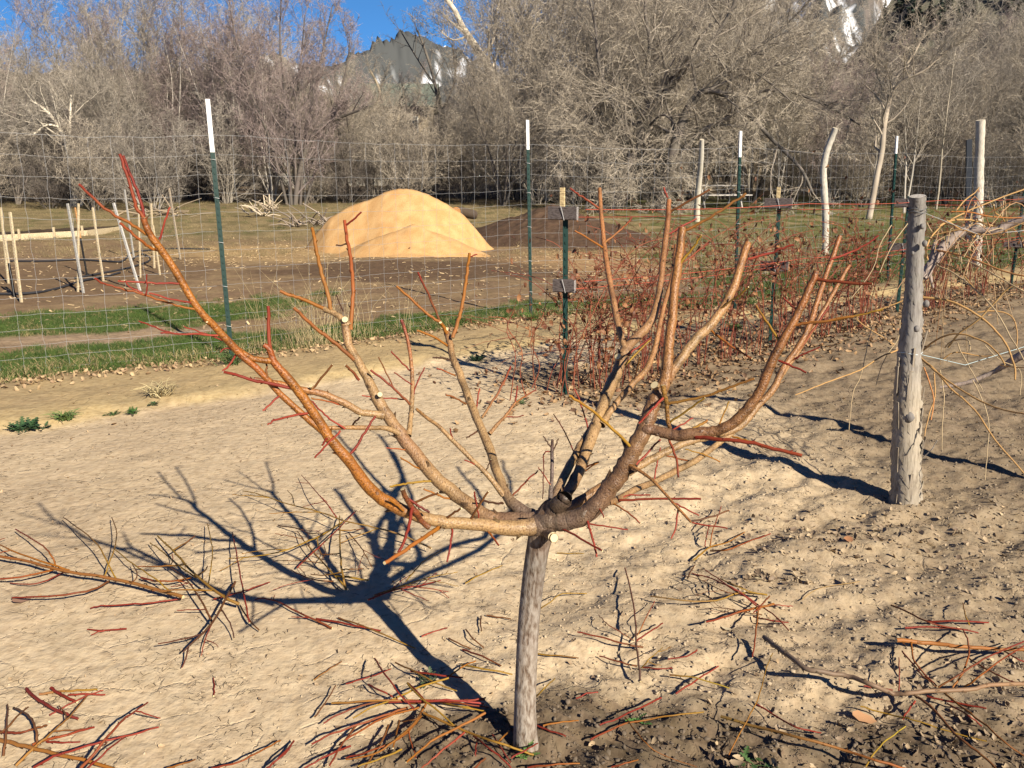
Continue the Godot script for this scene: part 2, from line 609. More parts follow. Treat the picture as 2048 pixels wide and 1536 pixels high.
# a shoot standing on a limb: pixels x, y with the depth running from d0 to d1
func twig(parent: Node, origin: Vector3, d0: float, d1: float, w: float, c0: Color, c1: Color, xy: Array) -> void:
	var p := PackedVector3Array()
	var m := xy.size() / 2
	for k in m:
		p.append(P(xy[k * 2], xy[k * 2 + 1], lerpf(d0, d1, float(k) / (m - 1))))
	var b := Buf.new()
	var r := w * d0 / F * 0.44
	shoot(b, p, r, r * 0.78, c0, c1, CUT, int(xy[0] + xy[1]))
	put(b, "twig", M.young, parent, origin)

func cut_face(parent: Node, origin: Vector3, at: Vector3, facing: Vector3, r: float, col := CUT) -> void:
	var b := Buf.new()
	var t := facing.normalized()
	var x := t.cross(Vector3(0.2, 0.9, 0.3)).normalized()
	b.tube(V([at - t * r * 0.6, at + t * 0.001]), PackedFloat32Array([r * 1.02, r]), PackedColorArray([TAN, shade(TAN, 0.8)]), 14)
	b.lid(at + t * 0.001, t, x, r * 0.93, 14, col)
	b.lid(at + t * 0.0015, t, x, r * 0.3, 10, shade(col, 0.72))
	put(b, "cut_face", M.wood, parent, origin)

func build_peach() -> void:
	var foot := P(1052, 1490, 2.33)
	var o := foot
	var t := thing("peach_tree", "hard pruned peach tree with a grey trunk and bare orange limbs spread like a vase", "fruit tree", foot)
	var GREY := Color(0.315, 0.275, 0.235)
	var trunk := limb(t, "trunk", o, [1053, 1512, 2.345, 66, 1051, 1480, 2.325, 50, 1050, 1420, 2.30, 44, 1052, 1350, 2.28, 43, 1057, 1250, 2.25, 43, 1065, 1170, 2.22, 44, 1076, 1095, 2.19, 46, 1088, 1050, 2.175, 54, 1100, 1020, 2.17, 42, 1108, 1008, 2.17, 30], [shade(GREY, 0.75), GREY, GREY, GREY, shade(GREY, 0.85), shade(GREY, 0.7), shade(OLD, 1.5), shade(OLD, 1.32), shade(OLD, 1.32)], 6, 28, OLD, false)
	var cr := Buf.new()
	cr.lump(P(1086, 1047, 2.165), Vector3(0.037, 0.027, 0.034), shade(OLD, 1.32), 3, 0.10, 12, 18)
	cr.lump(P(1102, 1040, 2.155), Vector3(0.030, 0.024, 0.030), shade(OLD, 1.25), 9, 0.10, 12, 18)
	put(cr, "crotch", M.bark, t, o)
	var stub := limb(t, "stub", o, [1096, 1040, 2.17, 40, 1110, 1018, 2.15, 38, 1124, 1002, 2.13, 34, 1129, 997, 2.125, 33], [OLD, shade(OLD, 0.55), shade(OLD, 0.4)], 4, 16, Color(0.022, 0.020, 0.016))
	var low := limb(t, "stub", o, [1082, 1058, 2.17, 30, 1096, 1066, 2.14, 24, 1106, 1074, 2.10, 20], [OLD, OLD], 4, 14, CUT)
	cut_face(low, o, P(1108, 1076, 2.098), Vector3(0.45, 0.25, 0.9), 0.0115)
	# --- the long orange limb that leans out to the left
	var a := limb(t, "limb", o, [1090, 1046, 2.17, 38, 1062, 1052, 2.155, 36, 1022, 1056, 2.14, 33, 960, 1051, 2.10, 26, 892, 1044, 2.06, 25, 841, 1034, 2.03, 25, 789, 1012, 2.0, 25, 741, 979, 1.97, 24, 697, 921, 1.94, 22, 656, 873, 1.92, 20, 618, 812, 1.90, 19, 578, 760, 1.88, 18, 547, 723, 1.87, 15, 540, 700, 1.865, 12, 528, 690, 1.862, 10], [OLD, TAN, TAN, TAN, ORANGE, ORANGE, ORANGE, ORANGE, Color(0.216, 0.059, 0.012), Color(0.194, 0.046, 0.012)], 4, 14)
	twig(a, o, 1.866, 1.86, 9.5, Color(0.180, 0.040, 0.018), RED, [541, 703, 538, 660, 536, 612])
	var c := limb(t, "limb", o, [547, 723, 1.87, 11, 506, 717, 1.86, 12, 473, 699, 1.852, 13], [ORANGE, ORANGE], 4, 12, ORANGE)
	var b := limb(t, "limb", o, [646, 862, 1.918, 14, 612, 834, 1.905, 13, 560, 787, 1.89, 13, 523, 746, 1.87, 13, 478, 705, 1.85, 15, 437, 661, 1.82, 15, 396, 617, 1.79, 15, 359, 555, 1.77, 15, 325, 504, 1.75, 15, 297, 463, 1.73, 13, 287, 435, 1.72, 12], [ORANGE, ORANGE, Color(0.216, 0.066, 0.012), ORANGE, ORANGE, ORANGE, Color(0.187, 0.053, 0.012)], 4, 12)
	twig(b, o, 1.72, 1.70, 8.5, Color(0.187, 0.046, 0.015), RED, [288, 436, 273, 415, 267, 393, 252, 345, 239, 308])
	twig(b, o, 1.725, 1.71, 7.5, RED, shade(RED, 0.8), [290, 440, 284, 407, 270, 370, 257, 340, 246, 311])
	twig(b, o, 1.735, 1.66, 7.5, ORANGE, RED, [298, 470, 265, 450, 232, 432, 188, 398, 157, 368])
	twig(b, o, 1.75, 1.69, 7.5, ORANGE, Color(0.194, 0.040, 0.015), [323, 503, 300, 495, 284, 483, 260, 464, 239, 446])
	twig(b, o, 1.745, 1.80, 5, RED, PINK, [318, 480, 331, 442, 340, 415])
	twig(b, o, 1.77, 1.72, 5, RED, PINK, [362, 566, 320, 567, 284, 565, 236, 562])
	twig(b, o, 1.78, 1.72, 4.5, RED, PINK, [383, 606, 340, 597, 297, 586])
	twig(b, o, 1.79, 1.70, 5.5, ORANGE, RED, [396, 620, 360, 613, 325, 601, 275, 586, 239, 576, 208, 567, 188, 556])
	twig(b, o, 1.74, 1.73, 4, RED, RED, [292, 590, 293, 570, 294, 548])
	twig(b, o, 1.73, 1.71, 4, PINK, RED, [285, 586, 262, 575, 249, 561])
	twig(b, o, 1.82, 1.75, 5, PINK, RED, [436, 671, 400, 669, 362, 668, 321, 666])
	twig(b, o, 1.77, 1.73, 4, RED, RED, [345, 668, 310, 655, 277, 642])
	twig(b, o, 1.83, 1.77, 3.6, RED, PINK, [446, 681, 400, 664, 367, 652])
	twig(b, o, 1.82, 1.79, 7, ORANGE, ORANGE, [433, 659, 422, 650, 414, 644])
	twig(b, o, 1.855, 1.82, 5, RED, PINK, [474, 708, 458, 730, 445, 744])
	twig(b, o, 1.85, 1.83, 4, RED, RED, [474, 704, 455, 697, 440, 704])
	twig(a, o, 1.885, 1.80, 8, Color(0.144, 0.026, 0.018), RED, [580, 775, 540, 768, 506, 760, 470, 750, 446, 744])
	twig(b, o, 1.89, 1.86, 5.5, RED, PINK, [561, 790, 545, 804, 525, 821])
	twig(a, o, 1.905, 1.84, 6, PINK, RED, [620, 825, 585, 831, 545, 841])
	twig(a, o, 1.84, 1.83, 4.5, RED, PINK, [546, 841, 540, 846, 534, 849])
	twig(b, o, 1.87, 1.88, 5, BROWN, BROWN, [535, 755, 533, 738, 534, 722])
	# --- shoots near the foot of that limb
	var y := limb(a, "spur", o, [858, 1054, 2.03, 13, 843, 1042, 2.02, 12, 832, 1024, 2.0, 12, 822, 1012, 1.99, 11, 810, 992, 1.97, 10, 805, 978, 1.96, 10], [BROWN, Color(0.144, 0.040, 0.015), BROWN], 4, 10)
	twig(a, o, 1.99, 1.92, 8, RED, RED, [824, 1012, 819, 1045, 811, 1075, 796, 1106])
	twig(a, o, 1.98, 1.99, 6.5, RED, Color(0.072, 0.020, 0.015), [818, 998, 838, 1012, 859, 1025])
	twig(a, o, 1.99, 1.97, 6, BROWN, BROWN, [826, 1006, 850, 996, 877, 985])
	twig(a, o, 2.06, 1.86, 10, ORANGE, Color(0.274, 0.092, 0.024), [884, 1050, 850, 1075, 810, 1100, 769, 1126])
	twig(a, o, 2.06, 2.02, 6, BROWN, BROWN, [886, 1043, 905, 1027, 923, 1017])
	twig(a, o, 2.09, 2.04, 6, BROWN, BROWN, [935, 1045, 948, 1028, 960, 1010, 977, 983])
	twig(a, o, 2.07, 2.03, 5.5, RED, RED, [905, 1052, 902, 1080, 894, 1124])
	twig(a, o, 2.11, 2.07, 5, ORANGE, RED, [974, 1058, 985, 1074, 999, 1092])
	twig(a, o, 1.99, 1.96, 6, ORANGE, ORANGE, [808, 1022, 792, 1008, 776, 998])
	twig(a, o, 1.94, 1.98, 6.5, RED, RED, [697, 914, 718, 885, 734, 858, 751, 832])
	twig(a, o, 1.93, 1.86, 5, PINK, RED, [680, 862, 655, 888, 629, 916])
	twig(a, o, 1.915, 1.88, 5, RED, RED, [656, 874, 648, 884, 644, 893])
	twig(a, o, 2.13, 2.10, 4, PINK, RED, [960, 1046, 955, 1020, 949, 982])
	# --- the thick brown limb behind it
	var d := limb(t, "limb", o, [1088, 1044, 2.18, 36, 1050, 1042, 2.185, 34, 1010, 1040, 2.20, 30, 974, 1033, 2.21, 29, 926, 1000, 2.23, 28, 878, 962, 2.25, 26, 847, 928, 2.265, 26, 810, 880, 2.285, 27, 790, 852, 2.295, 24, 762, 812, 2.31, 23, 745, 778, 2.32, 20, 721, 730, 2.34, 18, 700, 696, 2.35, 17, 692, 656, 2.36, 18, 690, 645, 2.36, 15], [OLD, Color(0.158, 0.092, 0.051), TAN, Color(0.194, 0.109, 0.054), TAN, TAN, Color(0.202, 0.112, 0.051)], 4, 16)
	cut_face(d, o, P(690, 639, 2.345), Vector3(0.1, 0.4, 0.9), 0.009)
	var d1 := limb(d, "branch", o, [696, 652, 2.36, 15, 682, 636, 2.365, 13, 669, 627, 2.37, 12, 648, 618, 2.375, 11], [TAN, TAN], 4, 10, TAN)
	twig(d, o, 2.375, 2.34, 9, ORANGE, Color(0.216, 0.079, 0.018), [650, 619, 611, 600, 585, 592, 560, 582])
	twig(d, o, 2.37, 2.42, 10, Color(0.216, 0.099, 0.030), ORANGE, [662, 620, 655, 585, 645, 555, 637, 520, 631, 494, 627, 470, 624, 456])
	twig(d, o, 2.36, 2.46, 10, Color(0.216, 0.086, 0.024), Color(0.216, 0.046, 0.018), [702, 660, 704, 620, 706, 576, 704, 545, 701, 514, 694, 480, 689, 441])
	twig(d, o, 2.455, 2.44, 5, RED, RED, [692, 450, 706, 440, 723, 424])
	twig(d, o, 2.455, 2.43, 4, DARK, DARK, [694, 488, 684, 490, 672, 491])
	twig(d, o, 2.36, 2.38, 3, DARK, DARK, [686, 623, 680, 608, 672, 590])
	twig(d, o, 2.335, 2.27, 9.5, Color(0.158, 0.059, 0.018), Color(0.194, 0.066, 0.018), [708, 720, 675, 690, 641, 664, 612, 638, 587, 615])
	twig(d, o, 2.335, 2.30, 7, Color(0.144, 0.033, 0.018), BROWN, [718, 760, 704, 742, 690, 730])
	cut_face(d, o, P(760, 789, 2.285), Vector3(0.2, 0.5, 0.9), 0.0072)
	var e := limb(d, "branch", o, [766, 831, 2.30, 16, 745, 828, 2.29, 14, 721, 824, 2.28, 14, 687, 805, 2.26, 14, 639, 786, 2.24, 14, 601, 779, 2.22, 13, 560, 767, 2.20, 11, 530, 762, 2.19, 9, 508, 758, 2.18, 8], [TAN, TAN, Color(0.223, 0.112, 0.045), ORANGE, BROWN], 4, 12)
	twig(e, o, 2.24, 2.22, 6, BROWN, BROWN, [615, 789, 635, 765, 665, 729])
	twig(e, o, 2.27, 2.20, 4, PINK, ORANGE, [690, 812, 655, 803, 622, 796])
	cut_face(e, o, P(622, 772, 2.215), Vector3(-0.2, 0.8, 0.5), 0.006)
	var f := limb(d, "branch", o, [806, 872, 2.285, 12, 785, 860, 2.27, 11, 762, 856, 2.25, 10, 704, 855, 2.20, 9, 656, 856, 2.17, 8], [TAN, TAN, Color(0.216, 0.106, 0.036)], 4, 10)
	twig(f, o, 2.21, 2.18, 5, DARK, DARK, [704, 853, 712, 842, 720, 832])
	twig(f, o, 2.18, 2.12, 4.5, PINK, RED, [690, 858, 660, 838, 640, 820, 622, 802])
	var g := limb(d, "branch", o, [817, 872, 2.285, 10, 821, 840, 2.32, 10, 823, 819, 2.34, 10, 825, 778, 2.37, 9, 823, 730, 2.40, 8, 817, 689, 2.42, 7, 810, 660, 2.43, 6.5, 803, 640, 2.44, 6], [TAN, TAN, Color(0.216, 0.086, 0.030), RED], 4, 9)
	twig(g, o, 2.345, 2.30, 6, Color(0.158, 0.059, 0.024), RED, [822, 809, 808, 797, 796, 785, 768, 760, 741, 740])
	twig(g, o, 2.35, 2.40, 4, RED, RED, [823, 800, 832, 770, 849, 735])
	twig(g, o, 2.40, 2.38, 4, RED, RED, [822, 742, 800, 722, 782, 703])
	twig(g, o, 2.32, 2.35, 3.5, Color(0.144, 0.046, 0.018), BROWN, [789, 778, 772, 745, 757, 714])
	twig(g, o, 2.35, 2.30, 3.5, RED, PINK, [808, 799, 770, 796, 724, 791])
	twig(g, o, 2.37, 2.34, 3, RED, RED, [824, 770, 805, 757, 788, 745])
	twig(d, o, 2.245, 2.19, 5.5, YELLOW, YELLOW, [866, 962, 823, 966, 800, 969, 779, 973])
	twig(d, o, 2.26, 2.22, 4, ORANGE, ORANGE, [841, 939, 818, 926, 800, 914])
	twig(d, o, 2.24, 2.20, 5, ORANGE, Color(0.259, 0.106, 0.030), [909, 1001, 880, 992, 847, 978])
	twig(d, o, 2.275, 2.23, 3.5, Color(0.259, 0.106, 0.030), PINK, [812, 899, 795, 898, 772, 896])
	twig(d, o, 2.22, 2.22, 4.5, RED, RED, [958, 1024, 952, 1000, 948, 984])
	# --- the slim middle limb that leans back
	var m := limb(t, "limb", o, [1092, 1044, 2.19, 32, 1075, 1036, 2.20, 30, 1056, 1028, 2.215, 28, 1025, 1008, 2.24, 24, 1011, 986, 2.27, 20, 991, 935, 2.33, 18, 974, 884, 2.39, 18, 953, 836, 2.44, 17, 936, 795, 2.49, 16, 919, 747, 2.54, 15, 905, 713, 2.58, 14, 899, 682, 2.61, 13, 893, 664, 2.63, 12], [Color(0.094, 0.066, 0.048), Color(0.122, 0.086, 0.060), TAN, TAN, TAN, Color(0.223, 0.112, 0.048)], 4, 14)
	cut_face(m, o, P(892, 659, 2.62), Vector3(0.0, 0.6, 0.8), 0.0075)
	twig(m, o, 2.62, 2.60, 9, ORANGE, ORANGE, [894, 668, 886, 652, 881, 645])
	twig(m, o, 2.61, 2.56, 7, Color(0.216, 0.079, 0.024), ORANGE, [884, 648, 865, 635, 846, 620, 815, 592, 793, 572])
	twig(m, o, 2.61, 2.66, 6, BROWN, RED, [880, 643, 868, 615, 857, 589, 845, 565, 836, 545])
	twig(m, o, 2.59, 2.72, 9, Color(0.223, 0.092, 0.030), ORANGE, [905, 676, 915, 645, 922, 623, 928, 590, 932, 562, 936, 530, 939, 507])
	twig(m, o, 2.72, 2.72, 3.5, RED, PINK, [938, 516, 946, 511, 955, 509])
	twig(m, o, 2.60, 2.55, 6, ORANGE, ORANGE, [895, 692, 870, 675, 833, 661])
	twig(m, o, 2.57, 2.54, 5, DARK, DARK, [905, 722, 885, 716, 865, 715])
	twig(m, o, 2.54, 2.50, 3.5, ORANGE, PINK, [911, 752, 892, 743, 873, 736])
	twig(m, o, 2.47, 2.43, 4.5, BROWN, Color(0.180, 0.059, 0.018), [932, 808, 912, 797, 891, 789])
	twig(m, o, 2.46, 2.50, 4, RED, PINK, [953, 818, 956, 797, 959, 777])
	twig(m, o, 2.44, 2.56, 6, Color(0.223, 0.125, 0.054), RED, [964, 836, 980, 810, 993, 791, 1011, 757, 1021, 733])
	var k := limb(m, "branch", o, [979, 868, 2.42, 7, 1000, 843, 2.45, 6.5, 1011, 832, 2.47, 6, 1031, 805, 2.50, 5.5], [Color(0.223, 0.125, 0.054), Color(0.238, 0.106, 0.036)], 3, 8)
	twig(k, o, 2.50, 2.52, 4.5, RED, RED, [1030, 806, 1033, 788, 1035, 772])
	twig(k, o, 2.50, 2.53, 4, ORANGE, RED, [1031, 805, 1050, 793, 1070, 781])
	twig(k, o, 2.49, 2.47, 3, PINK, RED, [1012, 833, 1030, 834, 1048, 831])
	twig(m, o, 2.43, 2.38, 4, Color(0.101, 0.040, 0.018), DARK, [962, 858, 945, 868, 932, 876])
	var h := limb(m, "branch", o, [1006, 990, 2.26, 10, 977, 952, 2.25, 10, 943, 918, 2.26, 9.5, 909, 884, 2.27, 9, 878, 853, 2.28, 8, 850, 833, 2.30, 7, 833, 818, 2.32, 6], [TAN, TAN, Color(0.238, 0.125, 0.042)], 4, 9)
	twig(h, o, 2.265, 2.29, 4, RED, RED, [906, 880, 903, 870, 900, 857])
	twig(h, o, 2.255, 2.25, 3.5, DARK, DARK, [971, 944, 975, 935, 982, 919])
	twig(h, o, 2.26, 2.23, 3.5, PINK, RED, [956, 931, 940, 924, 928, 920])
	twig(m, o, 2.26, 2.33, 4.5, Color(0.130, 0.040, 0.018), RED, [1025, 992, 1042, 973, 1057, 958, 1075, 942])
	twig(m, o, 2.24, 2.18, 5.5, DARK, DARK, [1006, 1007, 985, 1005, 957, 1000])
	# --- small dead shoot and the looped red shoots in the middle
	var n := limb(t, "branch", o, [1100, 1008, 2.19, 9, 1102, 975, 2.22, 8, 1104, 942, 2.25, 7.5, 1104, 901, 2.28, 7, 1105, 880, 2.30, 5], [Color(0.101, 0.079, 0.066), Color(0.115, 0.086, 0.072), DARK], 4, 9, DARK)
	twig(n, o, 2.285, 2.29, 3.5, DARK, DARK, [1103, 897, 1094, 884, 1087, 872])
	twig(n, o, 2.285, 2.30, 3.5, DARK, DARK, [1106, 902, 1112, 888, 1117, 877])
	twig(n, o, 2.29, 2.20, 3, RED, DARK, [1102, 903, 1090, 905, 1087, 918, 1087, 950, 1085, 998])
	twig(n, o, 2.21, 2.25, 3, PINK, RED, [1101, 970, 1088, 950, 1077, 935])
	# --- right: two slim limbs at the back
	var n2 := limb(t, "limb", o, [1102, 1024, 2.19, 28, 1118, 1006, 2.23, 25, 1131, 990, 2.27, 23, 1152, 957, 2.33, 22, 1166, 922, 2.38, 22, 1180, 884, 2.43, 22, 1199, 832, 2.50, 23, 1216, 785, 2.56, 23, 1237, 737, 2.62, 22, 1250, 702, 2.66, 21, 1273, 675, 2.70, 19, 1301, 644, 2.74, 17, 1316, 600, 2.79, 14, 1323, 548, 2.84, 12, 1330, 487, 2.90, 12, 1335, 446, 2.94, 11, 1338, 401, 2.98, 10], [OLD, Color(0.209, 0.119, 0.054), TAN, TAN, Color(0.194, 0.112, 0.054), Color(0.216, 0.119, 0.054), Color(0.223, 0.106, 0.042), Color(0.216, 0.086, 0.030)], 4, 14)
	var n1 := limb(t, "limb", o, [1101, 1020, 2.20, 24, 1110, 998, 2.24, 20, 1124, 962, 2.31, 18, 1145, 921, 2.38, 16, 1165, 884, 2.45, 15, 1178, 862, 2.49, 12, 1185, 848, 2.52, 10], [OLD, TAN, Color(0.216, 0.125, 0.054)], 4, 12)
	var n3 := limb(n2, "branch", o, [1254, 712, 2.65, 14, 1249, 695, 2.66, 13, 1236, 651, 2.70, 13, 1226, 596, 2.76, 12, 1215, 538, 2.82, 11, 1208, 487, 2.88, 10, 1202, 425, 2.94, 9, 1199, 377, 2.98, 8], [TAN, Color(0.223, 0.119, 0.054), Color(0.230, 0.099, 0.036), Color(0.230, 0.106, 0.036)], 4, 10)
	cut_face(n2, o, P(1236, 713, 2.60), Vector3(-0.5, 0.6, 0.6), 0.011)
	twig(n3, o, 2.945, 2.92, 5, Color(0.180, 0.046, 0.018), RED, [1200, 418, 1171, 398, 1155, 388, 1140, 376])
	twig(n3, o, 2.87, 2.82, 5, ORANGE, Color(0.216, 0.079, 0.024), [1206, 496, 1178, 478, 1149, 461])
	twig(n3, o, 2.88, 2.92, 5, Color(0.223, 0.099, 0.030), RED, [1210, 485, 1238, 462, 1252, 450, 1264, 435])
	twig(n2, o, 2.96, 2.90, 6, BROWN, Color(0.158, 0.066, 0.030), [1340, 424, 1375, 403, 1420, 379])
	twig(n2, o, 2.975, 2.98, 5, RED, PINK, [1335, 396, 1331, 385, 1328, 375])
	twig(n2, o, 2.93, 2.95, 4.5, RED, PINK, [1338, 468, 1365, 452, 1393, 437])
	var ob := limb(n2, "branch", o, [1203, 850, 2.47, 14, 1219, 825, 2.50, 13, 1238, 800, 2.53, 13, 1260, 774, 2.56, 13, 1294, 736, 2.61, 12, 1308, 702, 2.65, 11, 1318, 658, 2.69, 10, 1328, 610, 2.74, 9, 1342, 562, 2.79, 8, 1349, 521, 2.83, 8, 1352, 490, 2.86, 7], [TAN, Color(0.230, 0.119, 0.048), Color(0.223, 0.092, 0.033)], 4, 10)
	twig(ob, o, 2.56, 2.60, 5, YELLOW, YELLOW, [1250, 731, 1275, 705, 1301, 680])
	twig(ob, o, 2.57, 2.62, 4.5, PINK, RED, [1252, 711, 1275, 695, 1301, 676])
	twig(ob, o, 2.58, 2.53, 4, DARK, BROWN, [1266, 770, 1272, 745, 1279, 712])
	twig(n2, o, 2.47, 2.50, 4, RED, PINK, [1178, 862, 1166, 820, 1150, 778])
	twig(n2, o, 2.37, 2.33, 4, PINK, ORANGE, [1166, 938, 1180, 930, 1198, 924])
	twig(n2, o, 2.37, 2.42, 4, Color(0.158, 0.046, 0.018), ORANGE, [1150, 952, 1172, 940, 1197, 925])
	twig(n1, o, 2.42, 2.46, 3.2, RED, DARK, [1148, 905, 1130, 865, 1107, 828])
	# --- right: the thick limb
	var r := limb(t, "limb", o, [1080, 1050, 2.17, 44, 1100, 1044, 2.155, 42, 1125, 1041, 2.14, 40, 1150, 1038, 2.125, 38, 1178, 1022, 2.11, 37, 1202, 998, 2.10, 36, 1226, 967, 2.09, 36, 1243, 944, 2.085, 36, 1260, 913, 2.08, 34, 1272, 890, 2.08, 34, 1286, 862, 2.08, 34, 1300, 826, 2.085, 30, 1308, 804, 2.09, 30, 1320, 782, 2.095, 28, 1332, 755, 2.10, 24, 1334, 726, 2.105, 22, 1338, 685, 2.11, 20, 1345, 623, 2.12, 18, 1352, 555, 2.13, 18, 1361, 487, 2.14, 16, 1364, 455, 2.145, 15], [OLD, OLD, Color(0.122, 0.069, 0.036), Color(0.137, 0.076, 0.036), Color(0.144, 0.079, 0.036), Color(0.173, 0.086, 0.030), Color(0.202, 0.092, 0.027), Color(0.209, 0.092, 0.024)], 4, 18)
	cut_face(r, o, P(1309, 770, 2.08), Vector3(-0.55, 0.65, 0.5), 0.0105)
	twig(r, o, 2.142, 2.10, 7, Color(0.194, 0.079, 0.021), Color(0.173, 0.079, 0.024), [1371, 461, 1398, 447, 1424, 432, 1458, 410, 1492, 387])
	twig(r, o, 2.13, 2.10, 6, YELLOW, YELLOW, [1354, 536, 1380, 503, 1392, 487, 1403, 470])
	twig(r, o, 2.13, 2.16, 4, Color(0.202, 0.059, 0.024), RED, [1362, 527, 1390, 507, 1417, 487])
	var q := limb(r, "branch", o, [1333, 762, 2.10, 18, 1344, 742, 2.115, 20, 1362, 719, 2.13, 19, 1386, 685, 2.15, 19, 1417, 654, 2.17, 19, 1444, 620, 2.19, 18, 1465, 579, 2.21, 17, 1478, 541, 2.22, 16, 1489, 504, 2.235, 15, 1496, 485, 2.24, 15], [Color(0.173, 0.092, 0.042), TAN, Color(0.230, 0.119, 0.045), Color(0.230, 0.102, 0.030)], 4, 14)
	twig(q, o, 2.17, 2.10, 5.5, ORANGE, Color(0.202, 0.059, 0.024), [1420, 660, 1445, 680, 1472, 699, 1504, 717])
	twig(q, o, 2.185, 2.13, 4.5, Color(0.108, 0.059, 0.018), YELLOW, [1437, 621, 1465, 600, 1480, 590, 1497, 574])
	twig(q, o, 2.235, 2.20, 6, PINK, RED, [1496, 518, 1540, 507, 1560, 498, 1587, 490])
	var s := limb(r, "spur", o, [1343, 864, 2.09, 9, 1336, 842, 2.08, 8.5, 1333, 805, 2.07, 9, 1328, 785, 2.06, 10, 1326, 770, 2.055, 10], [BROWN, Color(0.173, 0.092, 0.018), Color(0.187, 0.099, 0.021)], 4, 10)
	twig(s, o, 2.07, 1.98, 7, Color(0.194, 0.099, 0.024), Color(0.187, 0.086, 0.024), [1336, 808, 1380, 799, 1427, 787, 1468, 772, 1509, 757])
	twig(s, o, 2.08, 2.02, 5, YELLOW, YELLOW, [1340, 845, 1375, 820, 1410, 795])
	twig(s, o, 2.065, 2.0, 6, PINK, RED, [1328, 794, 1303, 820, 1277, 847])
	twig(r, o, 2.07, 1.99, 7.5, YELLOW, Color(0.238, 0.112, 0.018), [1266, 900, 1235, 868, 1195, 830, 1165, 808, 1137, 791])
	twig(r, o, 2.08, 2.12, 5.5, PINK, RED, [1272, 930, 1295, 905, 1321, 879])
	var x := limb(r, "branch", o, [1254, 929, 2.07, 8, 1272, 937, 2.05, 7, 1301, 957, 2.02, 6.5, 1328, 985, 1.99, 6, 1355, 1015, 1.96, 5.5, 1383, 1045, 1.93, 5], [Color(0.180, 0.086, 0.030), Color(0.216, 0.106, 0.036), Color(0.230, 0.099, 0.030)], 4, 9)
	twig(x, o, 1.96, 1.95, 4.5, RED, PINK, [1356, 1018, 1352, 1052, 1342, 1077])
	twig(x, o, 1.97, 1.95, 4, RED, PINK, [1343, 1004, 1370, 1017, 1398, 1031])
	twig(x, o, 1.93, 1.96, 5, DARK, BROWN, [1383, 1043, 1420, 1034, 1458, 1021])
	twig(x, o, 1.93, 1.90, 4, PINK, RED, [1384, 1045, 1420, 1051, 1455, 1057])
	# --- right: the branch that sweeps out level and then up
	var u := limb(r, "branch", o, [1290, 858, 2.075, 22, 1308, 860, 2.07, 21, 1325, 865, 2.06, 21, 1352, 872, 2.045, 22, 1379, 868, 2.03, 25, 1410, 865, 2.02, 23, 1444, 858, 2.01, 22, 1475, 838, 2.0, 22, 1500, 812, 1.995, 21, 1523, 777, 1.99, 20, 1543, 726, 1.985, 18, 1567, 678, 1.98, 17, 1588, 640, 1.98, 16, 1608, 600, 1.98, 15, 1625, 562, 1.98, 13, 1632, 543, 1.98, 12], [Color(0.137, 0.079, 0.045), Color(0.144, 0.079, 0.042), Color(0.151, 0.073, 0.027), Color(0.173, 0.073, 0.021), Color(0.194, 0.069, 0.018)], 4, 15)
	twig(u, o, 1.98, 1.92, 8, Color(0.144, 0.033, 0.015), Color(0.130, 0.033, 0.015), [1633, 559, 1687, 565, 1745, 568])
	twig(u, o, 1.98, 1.93, 7, Color(0.209, 0.079, 0.024), Color(0.216, 0.092, 0.018), [1590, 650, 1625, 645, 1660, 640, 1708, 633])
	twig(u, o, 1.98, 2.02, 5.5, Color(0.180, 0.046, 0.024), PINK, [1594, 620, 1580, 608, 1568, 596])
	twig(u, o, 1.985, 1.95, 5.5, RED, RED, [1557, 721, 1585, 733, 1613, 746])
	twig(u, o, 1.99, 2.05, 6, YELLOW, Color(0.216, 0.099, 0.024), [1557, 680, 1530, 640, 1512, 611])
	twig(u, o, 1.987, 2.02, 6, Color(0.230, 0.106, 0.036), Color(0.238, 0.079, 0.036), [1544, 728, 1553, 700, 1561, 670])
	twig(u, o, 2.03, 1.90, 10, RED, Color(0.194, 0.040, 0.018), [1375, 872, 1410, 876, 1444, 879, 1496, 884, 1547, 897, 1604, 911])
	twig(u, o, 2.05, 2.08, 4.5, RED, PINK, [1342, 863, 1362, 850, 1386, 836])
	twig(u, o, 2.05, 2.0, 6, Color(0.166, 0.040, 0.018), Color(0.144, 0.033, 0.018), [1338, 879, 1352, 916, 1357, 955])
	twig(u, o, 2.01, 2.02, 4, ORANGE, YELLOW, [1434, 857, 1446, 830, 1458, 803])
	twig(u, o, 2.04, 2.05, 7, YELLOW, ORANGE, [1378, 862, 1400, 850, 1414, 840])
	# --- right: the two limbs behind the thick one
	var w := limb(t, "limb", o, [1102, 1030, 2.19, 26, 1120, 1020, 2.20, 24, 1142, 1012, 2.22, 21, 1178, 991, 2.25, 20, 1209, 971, 2.28, 19, 1240, 953, 2.31, 18, 1267, 938, 2.33, 17, 1308, 916, 2.36, 16, 1342, 899, 2.38, 15, 1376, 884, 2.40, 15, 1420, 872, 2.42, 15, 1478, 854, 2.44, 15, 1513, 814, 2.46, 15, 1547, 777, 2.47, 14, 1567, 736, 2.48, 13, 1595, 695, 2.49, 12, 1615, 658, 2.50, 12, 1632, 610, 2.51, 11, 1649, 558, 2.52, 10, 1666, 511, 2.53, 10, 1680, 472, 2.54, 9], [OLD, Color(0.202, 0.112, 0.048), TAN, TAN, Color(0.223, 0.115, 0.045), Color(0.216, 0.092, 0.030), Color(0.223, 0.086, 0.027)], 4, 12)
	twig(w, o, 2.52, 2.50, 5, PINK, RED, [1660, 520, 1700, 505, 1730, 490, 1757, 471])
